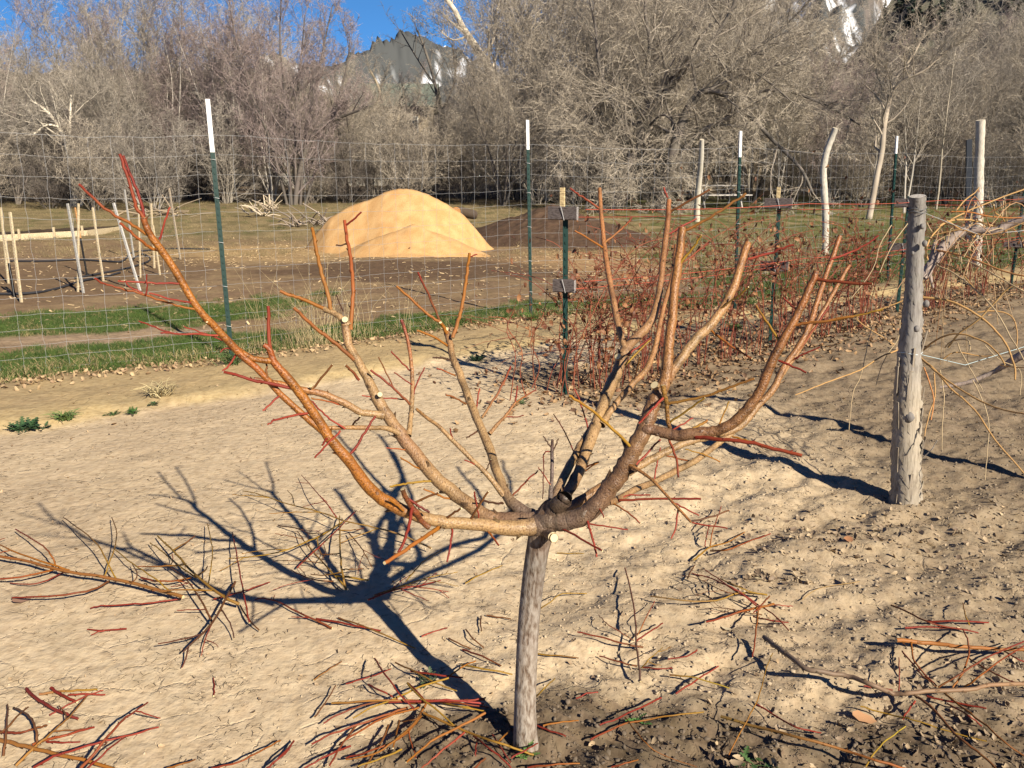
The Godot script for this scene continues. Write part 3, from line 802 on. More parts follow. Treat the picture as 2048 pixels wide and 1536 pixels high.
	var z := limb(t, "limb", o, [1196, 1010, 2.11, 14, 1215, 1006, 2.16, 14, 1232, 1000, 2.20, 14, 1273, 978, 2.28, 14, 1308, 964, 2.34, 13, 1342, 947, 2.40, 13, 1393, 920, 2.48, 13, 1431, 891, 2.54, 12, 1461, 868, 2.58, 12, 1500, 832, 2.62, 11, 1535, 790, 2.66, 11, 1570, 740, 2.70, 10, 1605, 690, 2.73, 9, 1635, 640, 2.76, 9, 1662, 594, 2.78, 8, 1684, 555, 2.80, 8, 1699, 530, 2.81, 7], [Color(0.173, 0.092, 0.042), TAN, TAN, Color(0.230, 0.119, 0.045), Color(0.216, 0.086, 0.027)], 4, 10)
	twig(z, o, 2.75, 2.68, 5, BROWN, YELLOW, [1620, 648, 1670, 640, 1720, 630, 1766, 618])
	twig(z, o, 2.68, 2.70, 5, Color(0.216, 0.066, 0.030), RED, [1598, 700, 1630, 655, 1658, 612])
	twig(z, o, 2.70, 2.66, 4, RED, RED, [1582, 722, 1600, 712, 1640, 694])
	twig(z, o, 2.52, 2.47, 4.5, BROWN, Color(0.173, 0.053, 0.018), [1391, 924, 1360, 918, 1332, 911])
	twig(z, o, 2.50, 2.46, 3.2, ORANGE, YELLOW, [1440, 924, 1405, 908, 1370, 898])
	twig(z, o, 2.34, 2.37, 4, PINK, RED, [1308, 960, 1313, 930, 1321, 895])
	twig(z, o, 2.2, 2.12, 6, Color(0.173, 0.040, 0.021), RED, [1220, 1002, 1265, 1000, 1308, 998, 1355, 997, 1402, 998])
	twig(z, o, 2.2, 2.25, 4, PINK, RED, [1232, 1000, 1262, 990, 1300, 990])
	twig(z, o, 2.18, 2.1, 4, ORANGE, PINK, [1224, 1006, 1255, 1024, 1281, 1047])
	twig(z, o, 2.6, 2.56, 4.5, ORANGE, YELLOW, [1462, 872, 1490, 880, 1512, 884])
	# --- shoots hanging under the crotch on the right
	twig(r, o, 2.10, 2.04, 6, RED, PINK, [1174, 1040, 1180, 1060, 1186, 1080, 1193, 1114])
	twig(r, o, 2.13, 2.02, 5.5, Color(0.130, 0.030, 0.018), RED, [1118, 1054, 1161, 1077, 1205, 1102])
	twig(r, o, 2.11, 2.08, 4, RED, PINK, [1165, 1046, 1205, 1052, 1256, 1059])
	twig(r, o, 2.09, 2.05, 3.5, PINK, RED, [1195, 1012, 1203, 1025, 1209, 1036])

# ---------------------------------------------------------------- prunings lying on the soil
const PILE := "prunings heaped left of the trunk"
const LEFT := "prunings on the smooth soil at left"
const RIGHT := "prunings on the rough soil at right"

# v: x0, y0 and scale of the view that the bends xy were measured in
func cutting(label: String, group: String, v: Array, w: float, c0: Color, c1: Color, lift: float, bow: float, xy: Array, sides := 0, len := 0.2, sc := RED) -> void:
	var p := PackedVector3Array()
	var m := xy.size() / 2
	for k in m:
		var t := float(k) / (m - 1)
		p.append(G(v[0] + xy[k * 2] * v[2], v[1] + xy[k * 2 + 1] * v[2], lift + bow * sin(PI * t)))
	var o := p[0]
	var d := o.distance_to(EYE)
	var r := maxf(w * d / F * 0.31, 0.0012)
	var node := thing("cut_branch", label, "cut branch", o, group)
	var seed_n := int(absf(xy[0] * 3.0 + xy[1]) + v[0])
	rng.seed = seed_n
	var b := Buf.new()
	shoot(b, p, r, r * (0.5 if sides > 0 else 0.72), c0, c1, CUT, seed_n, 0.03)
	put(b, "stem", M.young, node, o)
	var s := smooth(p, PackedFloat32Array(range(m)), 6)
	var pts: PackedVector3Array = s[0]
	for k in sides:
		var t := 0.22 + 0.7 * (k + rng.randf()) / sides
		var at := clampi(int(t * (pts.size() - 1)), 1, pts.size() - 2)
		var dir := (pts[at + 1] - pts[at - 1]).normalized()
		dir = dir.rotated(Vector3.UP, (0.5 + 0.4 * rng.randf()) * (1.0 if k % 2 == 0 else -1.0))
		var l := len * (0.55 + 0.75 * rng.randf()) * (1.1 - 0.5 * t)
		var rise := 0.35 * rng.randf() * l
		var a := pts[at]
		var mid := a + dir * l * 0.5
		mid.y = maxf(gh(mid.x, mid.z) + 0.006, a.y * 0.5 + gh(mid.x, mid.z) * 0.5 + rise * 0.6)
		var e := a + dir.rotated(Vector3.UP, (rng.randf() - 0.5) * 0.35) * l
		e.y = gh(e.x, e.z) + 0.006 + rise
		var bb := Buf.new()
		shoot(bb, V([a, mid, e]), r * 0.55, r * 0.36, c1.lerp(sc, 0.4), sc.lerp(PINK, rng.randf() * 0.4), CUT, seed_n + k, 0.026)
		put(bb, "side_shoot", M.young, node, o)

func build_cuttings() -> void:
	var FULL := [0.0, 0.0, 1.0]
	var Z1 := [0.0, 800.0, 0.3418]
	var ZA := [550.0, 1200.0, 0.4724]
	var ZB := [0.0, 1330.0, 0.315]
	var ZC := [1700.0, 1150.0, 0.4056]
	var ZE := [500.0, 950.0, 0.3543]
	var ZR := [1348.0, 1011.0, 0.3418]
	var ZM := [1100.0, 1011.0, 0.3418]
	# left
	cutting("longest orange cut branch, its pale sawn end pointing right, among the left prunings", LEFT, Z1, 11, Color(0.216, 0.099, 0.030), Color(0.187, 0.066, 0.018), 0.035, 0.01, [1072, 1152, 800, 1078, 600, 1035, 350, 995, 150, 940, -60, 905, -300, 850])
	cutting("yellow shoot rising from the middle of the long orange branch", LEFT, Z1, 4.5, YELLOW, BROWN, 0.03, 0.06, [680, 1045, 620, 930, 575, 850, 480, 765, 372, 688])
	cutting("thin yellow-green shoot bent upright over the long orange branch", LEFT, Z1, 4, YELLOW, BROWN, 0.03, 0.06, [612, 1030, 640, 950, 668, 880, 682, 800, 675, 740, 654, 686])
	cutting("reddish shoot leaving the long orange branch near the left edge", LEFT, Z1, 5, ORANGE, RED, 0.03, 0.05, [330, 975, 300, 910, 250, 855, 90, 755])
	cutting("orange fork that leaves the long branch for the left edge", LEFT, Z1, 6, ORANGE, ORANGE, 0.03, 0.03, [410, 998, 250, 945, 80, 885, 0, 845, -90, 800], 2, 0.12)
	cutting("long red shoot pointing left below the long orange branch", LEFT, Z1, 6, BROWN, RED, 0.02, 0.02, [640, 1060, 540, 1110, 380, 1140, 200, 1152, 70, 1158])
	cutting("red shoot curling to the left edge under the long orange branch", LEFT, Z1, 6, ORANGE, RED, 0.03, 0.015, [330, 990, 220, 1015, 90, 1042, -40, 1050])
	cutting("dark red shoot in the shade just under the long orange branch", LEFT, Z1, 4, RED, RED, 0.012, 0.01, [370, 1010, 280, 1052, 180, 1078, 60, 1070])
	cutting("small hooked shoot on the long orange branch near its cut end", LEFT, Z1, 4, BROWN, BROWN, 0.03, 0.03, [735, 1075, 790, 1055, 800, 1010, 775, 962])
	cutting("red shoot lying straight below the end of the long orange branch", LEFT, Z1, 5, RED, RED, 0.01, 0.01, [1060, 1160, 900, 1185, 750, 1196, 590, 1205, 530, 1218])
	cutting("thick dark yellow branch crossing at the centre of the left heap", LEFT, Z1, 10, Color(0.173, 0.092, 0.024), YELLOW, 0.03, 0.03, [1402, 1195, 1310, 1150, 1150, 1028, 1030, 900, 922, 795], 4, 0.22, BROWN)
	cutting("yellow shoot alongside the thick dark yellow branch", LEFT, Z1, 4.5, YELLOW, YELLOW, 0.025, 0.04, [1150, 1040, 1060, 980, 960, 895, 878, 835])
	cutting("leaning brown branch that points to the bottom of the left heap", LEFT, Z1, 8, BROWN, DARK, 0.03, 0.03, [1375, 1065, 1330, 1150, 1245, 1300, 1150, 1400, 1070, 1475], 3, 0.14, DARK)
	cutting("upright dark branch with knobbly buds in the left heap", LEFT, Z1, 7, BROWN, DARK, 0.025, 0.03, [1240, 1300, 1180, 1180, 1090, 1050, 960, 960], 4, 0.16, RED)
	cutting("straight crimson shoot standing across the left heap", LEFT, Z1, 5.5, RED, RED, 0.02, 0.05, [1460, 1305, 1435, 1180, 1400, 1000, 1380, 880, 1360, 775])
	cutting("arched yellow shoot above the left heap", LEFT, Z1, 4, YELLOW, YELLOW, 0.03, 0.06, [1215, 1085, 1235, 980, 1240, 860, 1212, 725])
	cutting("yellow shoot slanting from the long branch into the left heap", LEFT, Z1, 4.5, YELLOW, YELLOW, 0.03, 0.03, [1010, 1130, 900, 1040, 780, 960, 665, 870])
	cutting("red shoot lying level above the left heap", LEFT, Z1, 6, RED, ORANGE, 0.02, 0.02, [825, 1040, 930, 1060, 1040, 1055, 1120, 1040], 2, 0.1)
	cutting("red shoot poking right from under the left heap", LEFT, Z1, 5, RED, RED, 0.015, 0.02, [1250, 1165, 1380, 1130, 1480, 1100, 1580, 1065])
	cutting("two-toned red and brown shoot hanging at the foot of the left heap", LEFT, Z1, 4.5, RED, PINK, 0.012, 0.01, [1240, 1310, 1200, 1400, 1175, 1500], 1, 0.1)
	cutting("short dark shoot at the lower right of the left heap", LEFT, Z1, 5, DARK, BROWN, 0.012, 0.01, [1390, 1180, 1460, 1290, 1520, 1350])
	cutting("small red forked shoot alone on bare soil", LEFT, Z1, 5.5, RED, RED, 0.006, 0.0, [742, 1338, 620, 1348, 512, 1342])
	cutting("tiny prong of the red forked shoot alone on bare soil", LEFT, Z1, 4, PINK, RED, 0.006, 0.0, [610, 1350, 570, 1358, 532, 1376])
	cutting("long red shoot lying right of the left heap, under the shadow of a limb", LEFT, Z1, 7, Color(0.158, 0.046, 0.018), RED, 0.008, 0.012, [1945, 1335, 1850, 1290, 1730, 1235, 1640, 1185, 1545, 1160, 1490, 1168], 2, 0.1)
	cutting("red shoot running right towards the trunk's shadow", LEFT, Z1, 6.5, RED, RED, 0.008, 0.012, [1850, 1280, 2000, 1305, 2110, 1325, 2230, 1350])
	cutting("yellow and brown shoot that runs into the trunk's shadow", LEFT, ZA, 5, BROWN, YELLOW, 0.008, 0.012, [268, 75, 400, 120, 500, 165, 595, 205])
	# heap under the shadow of the crown
	cutting("long yellow branch lying across the shadow of the crown", LEFT, ZE, 6, Color(0.216, 0.125, 0.048), YELLOW, 0.03, 0.05, [1025, 415, 860, 340, 700, 295, 540, 262, 400, 210, 220, 165, 60, 112, -40, 90], 5, 0.24, YELLOW)
	cutting("upright yellow branch with a white cut end in the crown's shadow", LEFT, ZE, 8, Color(0.202, 0.112, 0.030), YELLOW, 0.02, 0.06, [543, 648, 525, 580, 512, 480, 507, 360, 505, 230], 4, 0.22, BROWN)
	cutting("olive branch reaching left from the white cut end in the crown's shadow", LEFT, ZE, 6, YELLOW, BROWN, 0.02, 0.03, [540, 635, 470, 560, 390, 470, 320, 390, 266, 318], 3, 0.2, BROWN)
	cutting("arched yellow branch whose tip reaches the left heap", LEFT, ZE, 5, YELLOW, YELLOW, 0.03, 0.04, [520, 265, 420, 330, 300, 385, 160, 435, 20, 460, -120, 470], 3, 0.18, YELLOW)
	cutting("crimson shoot crossing the crown's shadow", LEFT, ZE, 5, RED, RED, 0.02, 0.04, [265, 525, 340, 450, 430, 370, 520, 280, 600, 200])
	cutting("thin red branch standing at the top of the crown's shadow", LEFT, ZE, 4.5, RED, RED, 0.03, 0.05, [490, 240, 440, 170, 380, 100, 290, 0], 3, 0.12, RED)
	cutting("brown branch low in the crown's shadow, left of the white cut end", LEFT, ZE, 5, BROWN, RED, 0.015, 0.02, [470, 600, 390, 595, 300, 570, 230, 535], 2, 0.14)
	cutting("short yellow stick at the centre of the crown's shadow", LEFT, ZE, 7, YELLOW, YELLOW, 0.02, 0.01, [490, 570, 580, 580, 670, 595])
	cutting("bundle shoot, the topmost yellow one at the crown's shadow", LEFT, ZE, 4.5, YELLOW, YELLOW, 0.03, 0.02, [700, 690, 850, 630, 1000, 580, 1172, 547], 3, 0.14, YELLOW)
	cutting("bundle shoot, the crimson one at the crown's shadow", LEFT, ZE, 6, RED, RED, 0.025, 0.02, [665, 705, 800, 655, 950, 625, 1075, 595], 3, 0.16, RED)
	cutting("bundle shoot, the lowest red one at the crown's shadow", LEFT, ZE, 5, Color(0.216, 0.066, 0.024), RED, 0.015, 0.015, [700, 680, 860, 630, 1000, 640, 1120, 658], 2, 0.1, RED)
	cutting("yellow twig standing up between the limb shadows", LEFT, ZE, 4, YELLOW, YELLOW, 0.02, 0.05, [880, 600, 930, 540, 990, 480, 1080, 425])
	cutting("black dead twig at the upper left of the crown's shadow", LEFT, ZE, 4, DARK, DARK, 0.01, 0.03, [160, 285, 260, 300, 340, 330, 420, 325], 3, 0.12, DARK)
	cutting("brown twig hanging under the long yellow branch", LEFT, ZE, 4, BROWN, BROWN, 0.02, 0.03, [560, 330, 620, 400, 650, 450, 690, 525], 2, 0.12, RED)
	cutting("yellow twig beside the orange low shoot of the tree", LEFT, FULL, 4.5, YELLOW, YELLOW, 0.008, 0.01, [930, 1167, 960, 1150, 1004, 1131])
	# lower left corner
	cutting("orange branch that lies in from the lower left corner", LEFT, ZB, 11, Color(0.216, 0.099, 0.030), ORANGE, 0.03, 0.02, [-40, 470, 60, 490, 200, 525, 400, 575, 560, 610, 720, 660, 800, 700])
	cutting("golden forked branch standing in the lower left corner", LEFT, ZB, 8, Color(0.238, 0.119, 0.030), Color(0.173, 0.079, 0.024), 0.03, 0.03, [100, 640, 200, 540, 290, 465, 360, 400, 440, 330, 550, 200], 3, 0.15, BROWN)
	cutting("brown arched shoot in the lower left corner", LEFT, ZB, 7, BROWN, Color(0.072, 0.040, 0.024), 0.03, 0.03, [237, 495, 232, 430, 210, 360, 160, 305, 88, 270])
	cutting("knobbly upright brown shoot at the lower left edge", LEFT, ZB, 7, BROWN, Color(0.101, 0.046, 0.024), 0.03, 0.03, [20, 580, 35, 470, 42, 380, 46, 252])
	cutting("brown shoot slanting through the knobbly upright one", LEFT, ZB, 6, BROWN, BROWN, 0.03, 0.02, [-20, 440, 50, 395, 110, 330, 178, 267])
	cutting("level red shoot in the lower left corner", LEFT, ZB, 7, RED, BROWN, 0.03, 0.02, [-20, 422, 80, 430, 150, 425, 220, 405, 298, 383])
	cutting("red branch with blunt end pointing right in the lower left corner", LEFT, ZB, 8, Color(0.216, 0.059, 0.018), RED, 0.025, 0.02, [210, 505, 310, 470, 400, 450, 500, 420, 598, 395])
	cutting("level crimson shoot right of the golden fork", LEFT, ZB, 6, RED, RED, 0.015, 0.01, [300, 487, 400, 492, 510, 488])
	cutting("curved crimson cutting above the golden fork", LEFT, ZB, 9, RED, Color(0.122, 0.023, 0.018), 0.008, 0.015, [168, 150, 230, 210, 320, 265, 420, 312, 500, 345])
	cutting("short pale brown cutting at the top of the lower left group", LEFT, ZB, 7.5, Color(0.223, 0.106, 0.048), YELLOW, 0.006, 0.0, [250, 185, 370, 168, 490, 160, 620, 155])
	cutting("short thick crimson cutting under the pale brown one", LEFT, ZB, 9, RED, RED, 0.01, 0.0, [325, 145, 380, 185, 430, 210, 490, 235])
	cutting("thin purple-red shoot with its tip beside the pale brown cutting", LEFT, ZB, 5, RED, PINK, 0.012, 0.015, [315, 318, 400, 270, 490, 225, 570, 185, 655, 162])
	cutting("level purple-red shoot at the top right of the lower left group", LEFT, ZB, 6, RED, PINK, 0.01, 0.0, [435, 190, 550, 185, 672, 187])
	cutting("long red branch rising right from the bottom edge", LEFT, ZB, 9, Color(0.180, 0.053, 0.021), RED, 0.05, 0.05, [510, 660, 600, 560, 690, 450, 780, 350, 860, 290, 938, 238], 2, 0.1, RED)
	cutting("long pink-red shoot sweeping up to the right from the bottom edge", LEFT, ZB, 7, RED, PINK, 0.04, 0.05, [215, 650, 340, 580, 480, 535, 640, 490, 760, 460, 900, 425, 1005, 395])
	cutting("red shoot parallel to the long red branch, right of it", LEFT, ZB, 6, RED, RED, 0.045, 0.03, [550, 660, 640, 580, 720, 510, 800, 450])
	cutting("brown shoot at the bottom edge left of the heap", LEFT, ZB, 6, ORANGE, BROWN, 0.02, 0.01, [1060, 655, 1150, 630, 1240, 600])
	cutting("red shoot at the bottom edge, left of the heap, upper", LEFT, [0.0, 1011.0, 0.3418], 6, RED, ORANGE, 0.02, 0.02, [1240, 1535, 1400, 1500, 1520, 1440, 1640, 1375])
	cutting("red shoot at the bottom edge, left of the heap, lower", LEFT, [0.0, 1011.0, 0.3418], 6, RED, RED, 0.02, 0.02, [1560, 1535, 1640, 1470, 1720, 1378])
	cutting("small brown stick alone on the soil left of the heap", LEFT, ZA, 5, Color(0.202, 0.099, 0.030), BROWN, 0.006, 0.0, [162, 340, 220, 300, 283, 260])
	cutting("dark brown stick below the small brown one", LEFT, ZA, 5, BROWN, BROWN, 0.02, 0.0, [165, 497, 210, 440, 257, 362])
	cutting("tiny red stick standing on bare soil at left", LEFT, [0.0, 1011.0, 0.3418], 5, RED, RED, 0.004, 0.0, [1250, 1115, 1252, 1060, 1248, 1008])
	# the heap left of the trunk
	var A := ZA
	cutting("longest orange stick of the heap, level", PILE, A, 6.5, Color(0.230, 0.119, 0.030), Color(0.216, 0.066, 0.024), 0.035, 0.02, [240, 437, 400, 428, 560, 425, 700, 425, 890, 423])
	cutting("crimson stick lying level on top of the heap", PILE, A, 8, RED, Color(0.238, 0.040, 0.030), 0.045, 0.015, [480, 432, 620, 428, 760, 425, 885, 440])
	cutting("crimson stick with its end near the trunk's shadow", PILE, A, 6.5, RED, PINK, 0.035, 0.015, [600, 425, 740, 430, 870, 418, 890, 415])
	cutting("orange stick just under the crimson ones", PILE, A, 6, ORANGE, RED, 0.03, 0.01, [570, 435, 700, 432, 800, 440, 905, 455])
	cutting("long golden stick that runs from the heap to the trunk's foot", PILE, A, 8, Color(0.238, 0.112, 0.024), YELLOW, 0.03, 0.02, [630, 478, 740, 525, 830, 565, 930, 600, 1010, 628, 1095, 655])
	cutting("yellow stick crossing the heap down to the right", PILE, A, 6, YELLOW, YELLOW, 0.05, 0.02, [560, 352, 620, 415, 690, 470, 755, 530])
	cutting("red stick standing over the heap's top", PILE, A, 5.5, RED, RED, 0.05, 0.04, [422, 248, 470, 320, 530, 400, 590, 462])
	cutting("thin red stick leaning left above the heap", PILE, A, 5, RED, RED, 0.02, 0.01, [300, 355, 400, 325, 490, 292])
	cutting("dark red stick at the heap's upper left", PILE, A, 6, RED, RED, 0.02, 0.02, [395, 358, 450, 385, 520, 420])
	cutting("red stick fanning out to the far left of the heap", PILE, A, 6, BROWN, RED, 0.025, 0.015, [470, 425, 360, 448, 280, 480, 205, 522])
	cutting("long red stick fanning down to the left", PILE, A, 7, Color(0.216, 0.079, 0.030), RED, 0.03, 0.02, [560, 455, 460, 490, 330, 535, 230, 570, 155, 610])
	cutting("brown stick lying under the long red one", PILE, A, 6.5, ORANGE, RED, 0.02, 0.015, [610, 455, 500, 485, 400, 530, 300, 590, 270, 615])
	cutting("dark stick crossing down to the left under the fan", PILE, A, 7, BROWN, RED, 0.02, 0.01, [345, 530, 300, 590, 260, 650, 230, 705])
	cutting("red stick at the lower left of the fan", PILE, A, 6.5, RED, RED, 0.02, 0.012, [320, 618, 240, 650, 180, 680, 120, 715])
	cutting("short red stick at the left of the bottom edge", PILE, A, 6, RED, RED, 0.02, 0.0, [80, 597, 40, 650, -20, 700])
	cutting("long yellow stick fanning down to the left", PILE, A, 6, YELLOW, YELLOW, 0.035, 0.015, [735, 330, 620, 365, 500, 420, 400, 460, 330, 500])
	cutting("orange stick fanning steeply down", PILE, A, 7.5, Color(0.223, 0.092, 0.024), ORANGE, 0.03, 0.015, [640, 440, 590, 520, 500, 600, 420, 650, 300, 675], 1, 0.1)
	cutting("brown stick pointing straight down from the heap", PILE, A, 6.5, BROWN, ORANGE, 0.025, 0.01, [525, 510, 515, 560, 500, 628])
	cutting("dark brown stick slanting to the bottom edge", PILE, A, 7, Color(0.144, 0.059, 0.018), BROWN, 0.02, 0.01, [480, 530, 450, 600, 400, 680, 380, 715])
	cutting("golden stick ending at the bottom edge", PILE, A, 6.5, YELLOW, YELLOW, 0.025, 0.01, [537, 632, 460, 665, 350, 705])
	cutting("bright orange stick in the middle of the heap's lower side", PILE, A, 8, Color(0.245, 0.099, 0.030), ORANGE, 0.04, 0.02, [890, 478, 790, 530, 700, 575, 620, 630, 555, 688])
	cutting("pink stick slanting to the bottom edge", PILE, A, 7, PINK, Color(0.238, 0.066, 0.036), 0.03, 0.015, [805, 558, 740, 610, 680, 660, 620, 712])
	cutting("red stick bent down to the right of the heap", PILE, A, 6, RED, RED, 0.02, 0.01, [840, 575, 900, 625, 960, 670, 1000, 712])
	cutting("short brown stick below the bent red one", PILE, A, 7, BROWN, RED, 0.015, 0.0, [890, 670, 850, 705, 830, 730])
	cutting("red stick poking from under the golden stick", PILE, A, 5, RED, RED, 0.015, 0.0, [855, 590, 850, 630, 848, 662])
	cutting("red stick above the heap, tip in the trunk's shadow", PILE, A, 6.5, RED, RED, 0.02, 0.015, [575, 302, 680, 316, 795, 328])
	cutting("yellow stick above the heap under the shadow", PILE, A, 5, BROWN, YELLOW, 0.02, 0.015, [510, 265, 600, 305, 680, 350, 770, 385])
	cutting("yellow-green stick crossing the trunk's shadow", PILE, A, 6, YELLOW, YELLOW, 0.02, 0.01, [790, 275, 880, 290, 1005, 315])
	cutting("short orange stick across the trunk's shadow", PILE, A, 5.5, ORANGE, ORANGE, 0.02, 0.01, [740, 320, 800, 280, 850, 258])
	cutting("brown stick pointing up left above the trunk's shadow", PILE, A, 5, BROWN, BROWN, 0.008, 0.01, [735, 162, 780, 185, 832, 208])
	cutting("red-brown stick beside the upper part of the trunk's shadow", PILE, A, 6, RED, BROWN, 0.008, 0.01, [795, 210, 880, 240, 960, 280])
	cutting("small bent brown stick left of the trunk", PILE, A, 5, BROWN, BROWN, 0.008, 0.02, [808, 125, 840, 165, 885, 205])
	cutting("red stick left of the trunk's shadow", PILE, A, 5, PINK, RED, 0.008, 0.0, [620, 155, 670, 135, 730, 118])
	cutting("short brown stick level with the middle of the trunk", PILE, A, 5, BROWN, BROWN, 0.008, 0.0, [895, 65, 945, 72, 1000, 80])
	cutting("dark twig left of the trunk's middle", PILE, A, 5, DARK, BROWN, 0.012, 0.0, [872, 68, 870, 100, 876, 135])
	cutting("orange stick propped against the trunk's foot", PILE, A, 6, ORANGE, ORANGE, 0.02, 0.03, [940, 605, 965, 580, 990, 555])
	cutting("dark red stick at the trunk's foot", PILE, A, 5.5, RED, Color(0.115, 0.026, 0.018), 0.015, 0.01, [920, 570, 960, 630, 1000, 690])
	cutting("red stick across the front of the trunk's foot", PILE, A, 5.5, RED, RED, 0.03, 0.01, [1000, 670, 1060, 635, 1112, 607])
	cutting("thin yellow stick under the bright orange one", PILE, A, 4.5, YELLOW, YELLOW, 0.02, 0.02, [860, 465, 760, 445, 690, 432])
	cutting("yellow stick lying level through the heap's right end", PILE, A, 5, YELLOW, YELLOW, 0.03, 0.02, [700, 432, 800, 455, 890, 468])
	cutting("short red stick at the heap's centre", PILE, A, 5, RED, RED, 0.045, 0.02, [560, 350, 600, 385, 640, 432])
	cutting("brown stick under the heap's centre, upright", PILE, A, 5.5, BROWN, BROWN, 0.02, 0.02, [630, 450, 600, 500, 540, 515])
	cutting("orange stick low in the fan, nearly level", PILE, A, 6.5, ORANGE, RED, 0.02, 0.015, [620, 490, 560, 560, 480, 610, 400, 640, 300, 670])
	# right of the trunk
	var Mz := ZM
	cutting("branched dark shoot standing in the soil right of the trunk", RIGHT, Mz, 7, Color(0.079, 0.050, 0.036), Color(0.115, 0.040, 0.024), 0.03, 0.02, [530, 1030, 520, 930, 505, 800, 500, 680, 480, 540, 438, 365])
	cutting("thick red shoot pointing left from the branched dark shoot", RIGHT, Mz, 6, BROWN, RED, 0.02, 0.02, [545, 830, 420, 805, 320, 775, 160, 740])
	cutting("lower red shoot pointing left from the branched dark shoot", RIGHT, Mz, 5.5, BROWN, RED, 0.02, 0.015, [510, 940, 420, 920, 290, 882])
	cutting("thin shoot bent to the upper left of the branched dark shoot", RIGHT, Mz, 3.5, BROWN, RED, 0.02, 0.02, [490, 790, 400, 735, 330, 690, 285, 640])
	cutting("red shoot pointing right from the branched dark shoot", RIGHT, Mz, 5.5, RED, RED, 0.02, 0.03, [505, 795, 580, 740, 660, 688])
	cutting("thin pink shoot at the upper right of the branched dark shoot", RIGHT, Mz, 3.5, ORANGE, PINK, 0.02, 0.03, [510, 760, 560, 660, 612, 560])
	cutting("yellow shoots at the foot of the branched dark shoot", RIGHT, Mz, 4, YELLOW, YELLOW, 0.02, 0.03, [535, 950, 590, 890, 660, 830], 2, 0.08, YELLOW)
	cutting("red shoot low at the right of the branched dark shoot", RIGHT, Mz, 5, RED, RED, 0.015, 0.015, [540, 945, 630, 955, 715, 952])
	cutting("yellow and red bundle shoot in the middle of the rough soil", RIGHT, Mz, 5.5, YELLOW, Color(0.202, 0.119, 0.048), 0.035, 0.01, [1270, 522, 1110, 510, 1000, 550, 880, 562, 740, 550, 590, 530])
	cutting("crimson bundle shoot in the middle of the rough soil", RIGHT, Mz, 5, RED, RED, 0.045, 0.02, [1230, 610, 1130, 520, 1040, 470, 950, 430, 830, 395])
	cutting("second crimson bundle shoot, pointing up left", RIGHT, Mz, 4.5, RED, RED, 0.04, 0.02, [1230, 590, 1150, 535, 1080, 500, 1000, 440, 905, 375])
	cutting("thin brown bundle shoot, pointing far left", RIGHT, Mz, 3.5, BROWN, BROWN, 0.03, 0.02, [1110, 515, 1010, 500, 870, 430, 745, 405], 2, 0.1, BROWN)
	cutting("yellow bundle shoot beside the crimson ones", RIGHT, Mz, 4.5, YELLOW, YELLOW, 0.04, 0.02, [1270, 525, 1160, 500, 1090, 470, 1000, 430])
	cutting("lower left dark twigs of the bundle on the rough soil", RIGHT, Mz, 3.5, BROWN, DARK, 0.02, 0.015, [1240, 640, 1120, 620, 1010, 600, 905, 602], 2, 0.12, BROWN)
	cutting("orange and crimson stick that points to the lower left of the bundle", RIGHT, Mz, 7, ORANGE, RED, 0.045, 0.01, [1310, 575, 1220, 598, 1110, 622, 1010, 655, 910, 682])
	cutting("dark red stick crossing the bundle's right end", RIGHT, Mz, 5, BROWN, RED, 0.05, 0.02, [1285, 530, 1240, 580, 1190, 630])
	cutting("red stick trailing right from the bundle", RIGHT, Mz, 4.5, RED, RED, 0.03, 0.015, [1240, 590, 1320, 650, 1400, 735])
	cutting("level red stick right of the bundle", RIGHT, Mz, 5, RED, RED, 0.02, 0.01, [1190, 650, 1290, 672, 1395, 684])
	cutting("thin pink stick right of the bundle", RIGHT, Mz, 3.5, PINK, PINK, 0.02, 0.01, [1300, 580, 1360, 585, 1420, 590])
	cutting("orange stick standing over the hollow below the bundle", RIGHT, Mz, 5, ORANGE, RED, 0.05, 0.0, [1222, 600, 1210, 690, 1200, 780, 1185, 890])
	cutting("pale forked shoot on the soil right of the crotch", RIGHT, Mz, 6, YELLOW, ORANGE, 0.012, 0.03, [838, 320, 900, 270, 945, 240, 1040, 215, 1140, 155], 1, 0.08, RED)
	cutting("crimson shoot parallel to the pale forked shoot", RIGHT, Mz, 5, ORANGE, RED, 0.015, 0.03, [940, 265, 1040, 258, 1150, 215, 1290, 165])
	cutting("thin red shoot rising from the pale forked shoot", RIGHT, Mz, 4, ORANGE, PINK, 0.02, 0.06, [938, 245, 945, 170, 970, 100, 1002, 5])
	cutting("crimson prong left of the pale forked shoot", RIGHT, Mz, 4, RED, RED, 0.015, 0.03, [905, 240, 915, 180, 930, 110])
	cutting("short dark twig below the pale forked shoot", RIGHT, Mz, 5, DARK, BROWN, 0.01, 0.0, [803, 432, 820, 390, 848, 350])
	cutting("thin yellow straw lying across the furrows", RIGHT, Mz, 3, Color(0.302, 0.198, 0.084), Color(0.302, 0.198, 0.084), 0.01, 0.02, [1475, 553, 1550, 495, 1650, 470, 1810, 445])
	cutting("red stick lying steeply between the trunk and the grey branch", RIGHT, Mz, 6, RED, PINK, 0.01, 0.02, [735, 1102, 860, 1020, 985, 940])
	cutting("yellow-green stick that crosses the steep red one", RIGHT, Mz, 5.5, BROWN, Color(0.302, 0.218, 0.036), 0.02, 0.01, [700, 992, 850, 1010, 1050, 1070])
	cutting("short red stick alone above the steep red one", RIGHT, Mz, 5, RED, RED, 0.02, 0.0, [860, 845, 800, 880, 690, 900])
	cutting("red stick lying on the dark dug soil", RIGHT, Mz, 6, RED, RED, 0.02, 0.015, [650, 1125, 520, 1185, 400, 1245, 290, 1285])
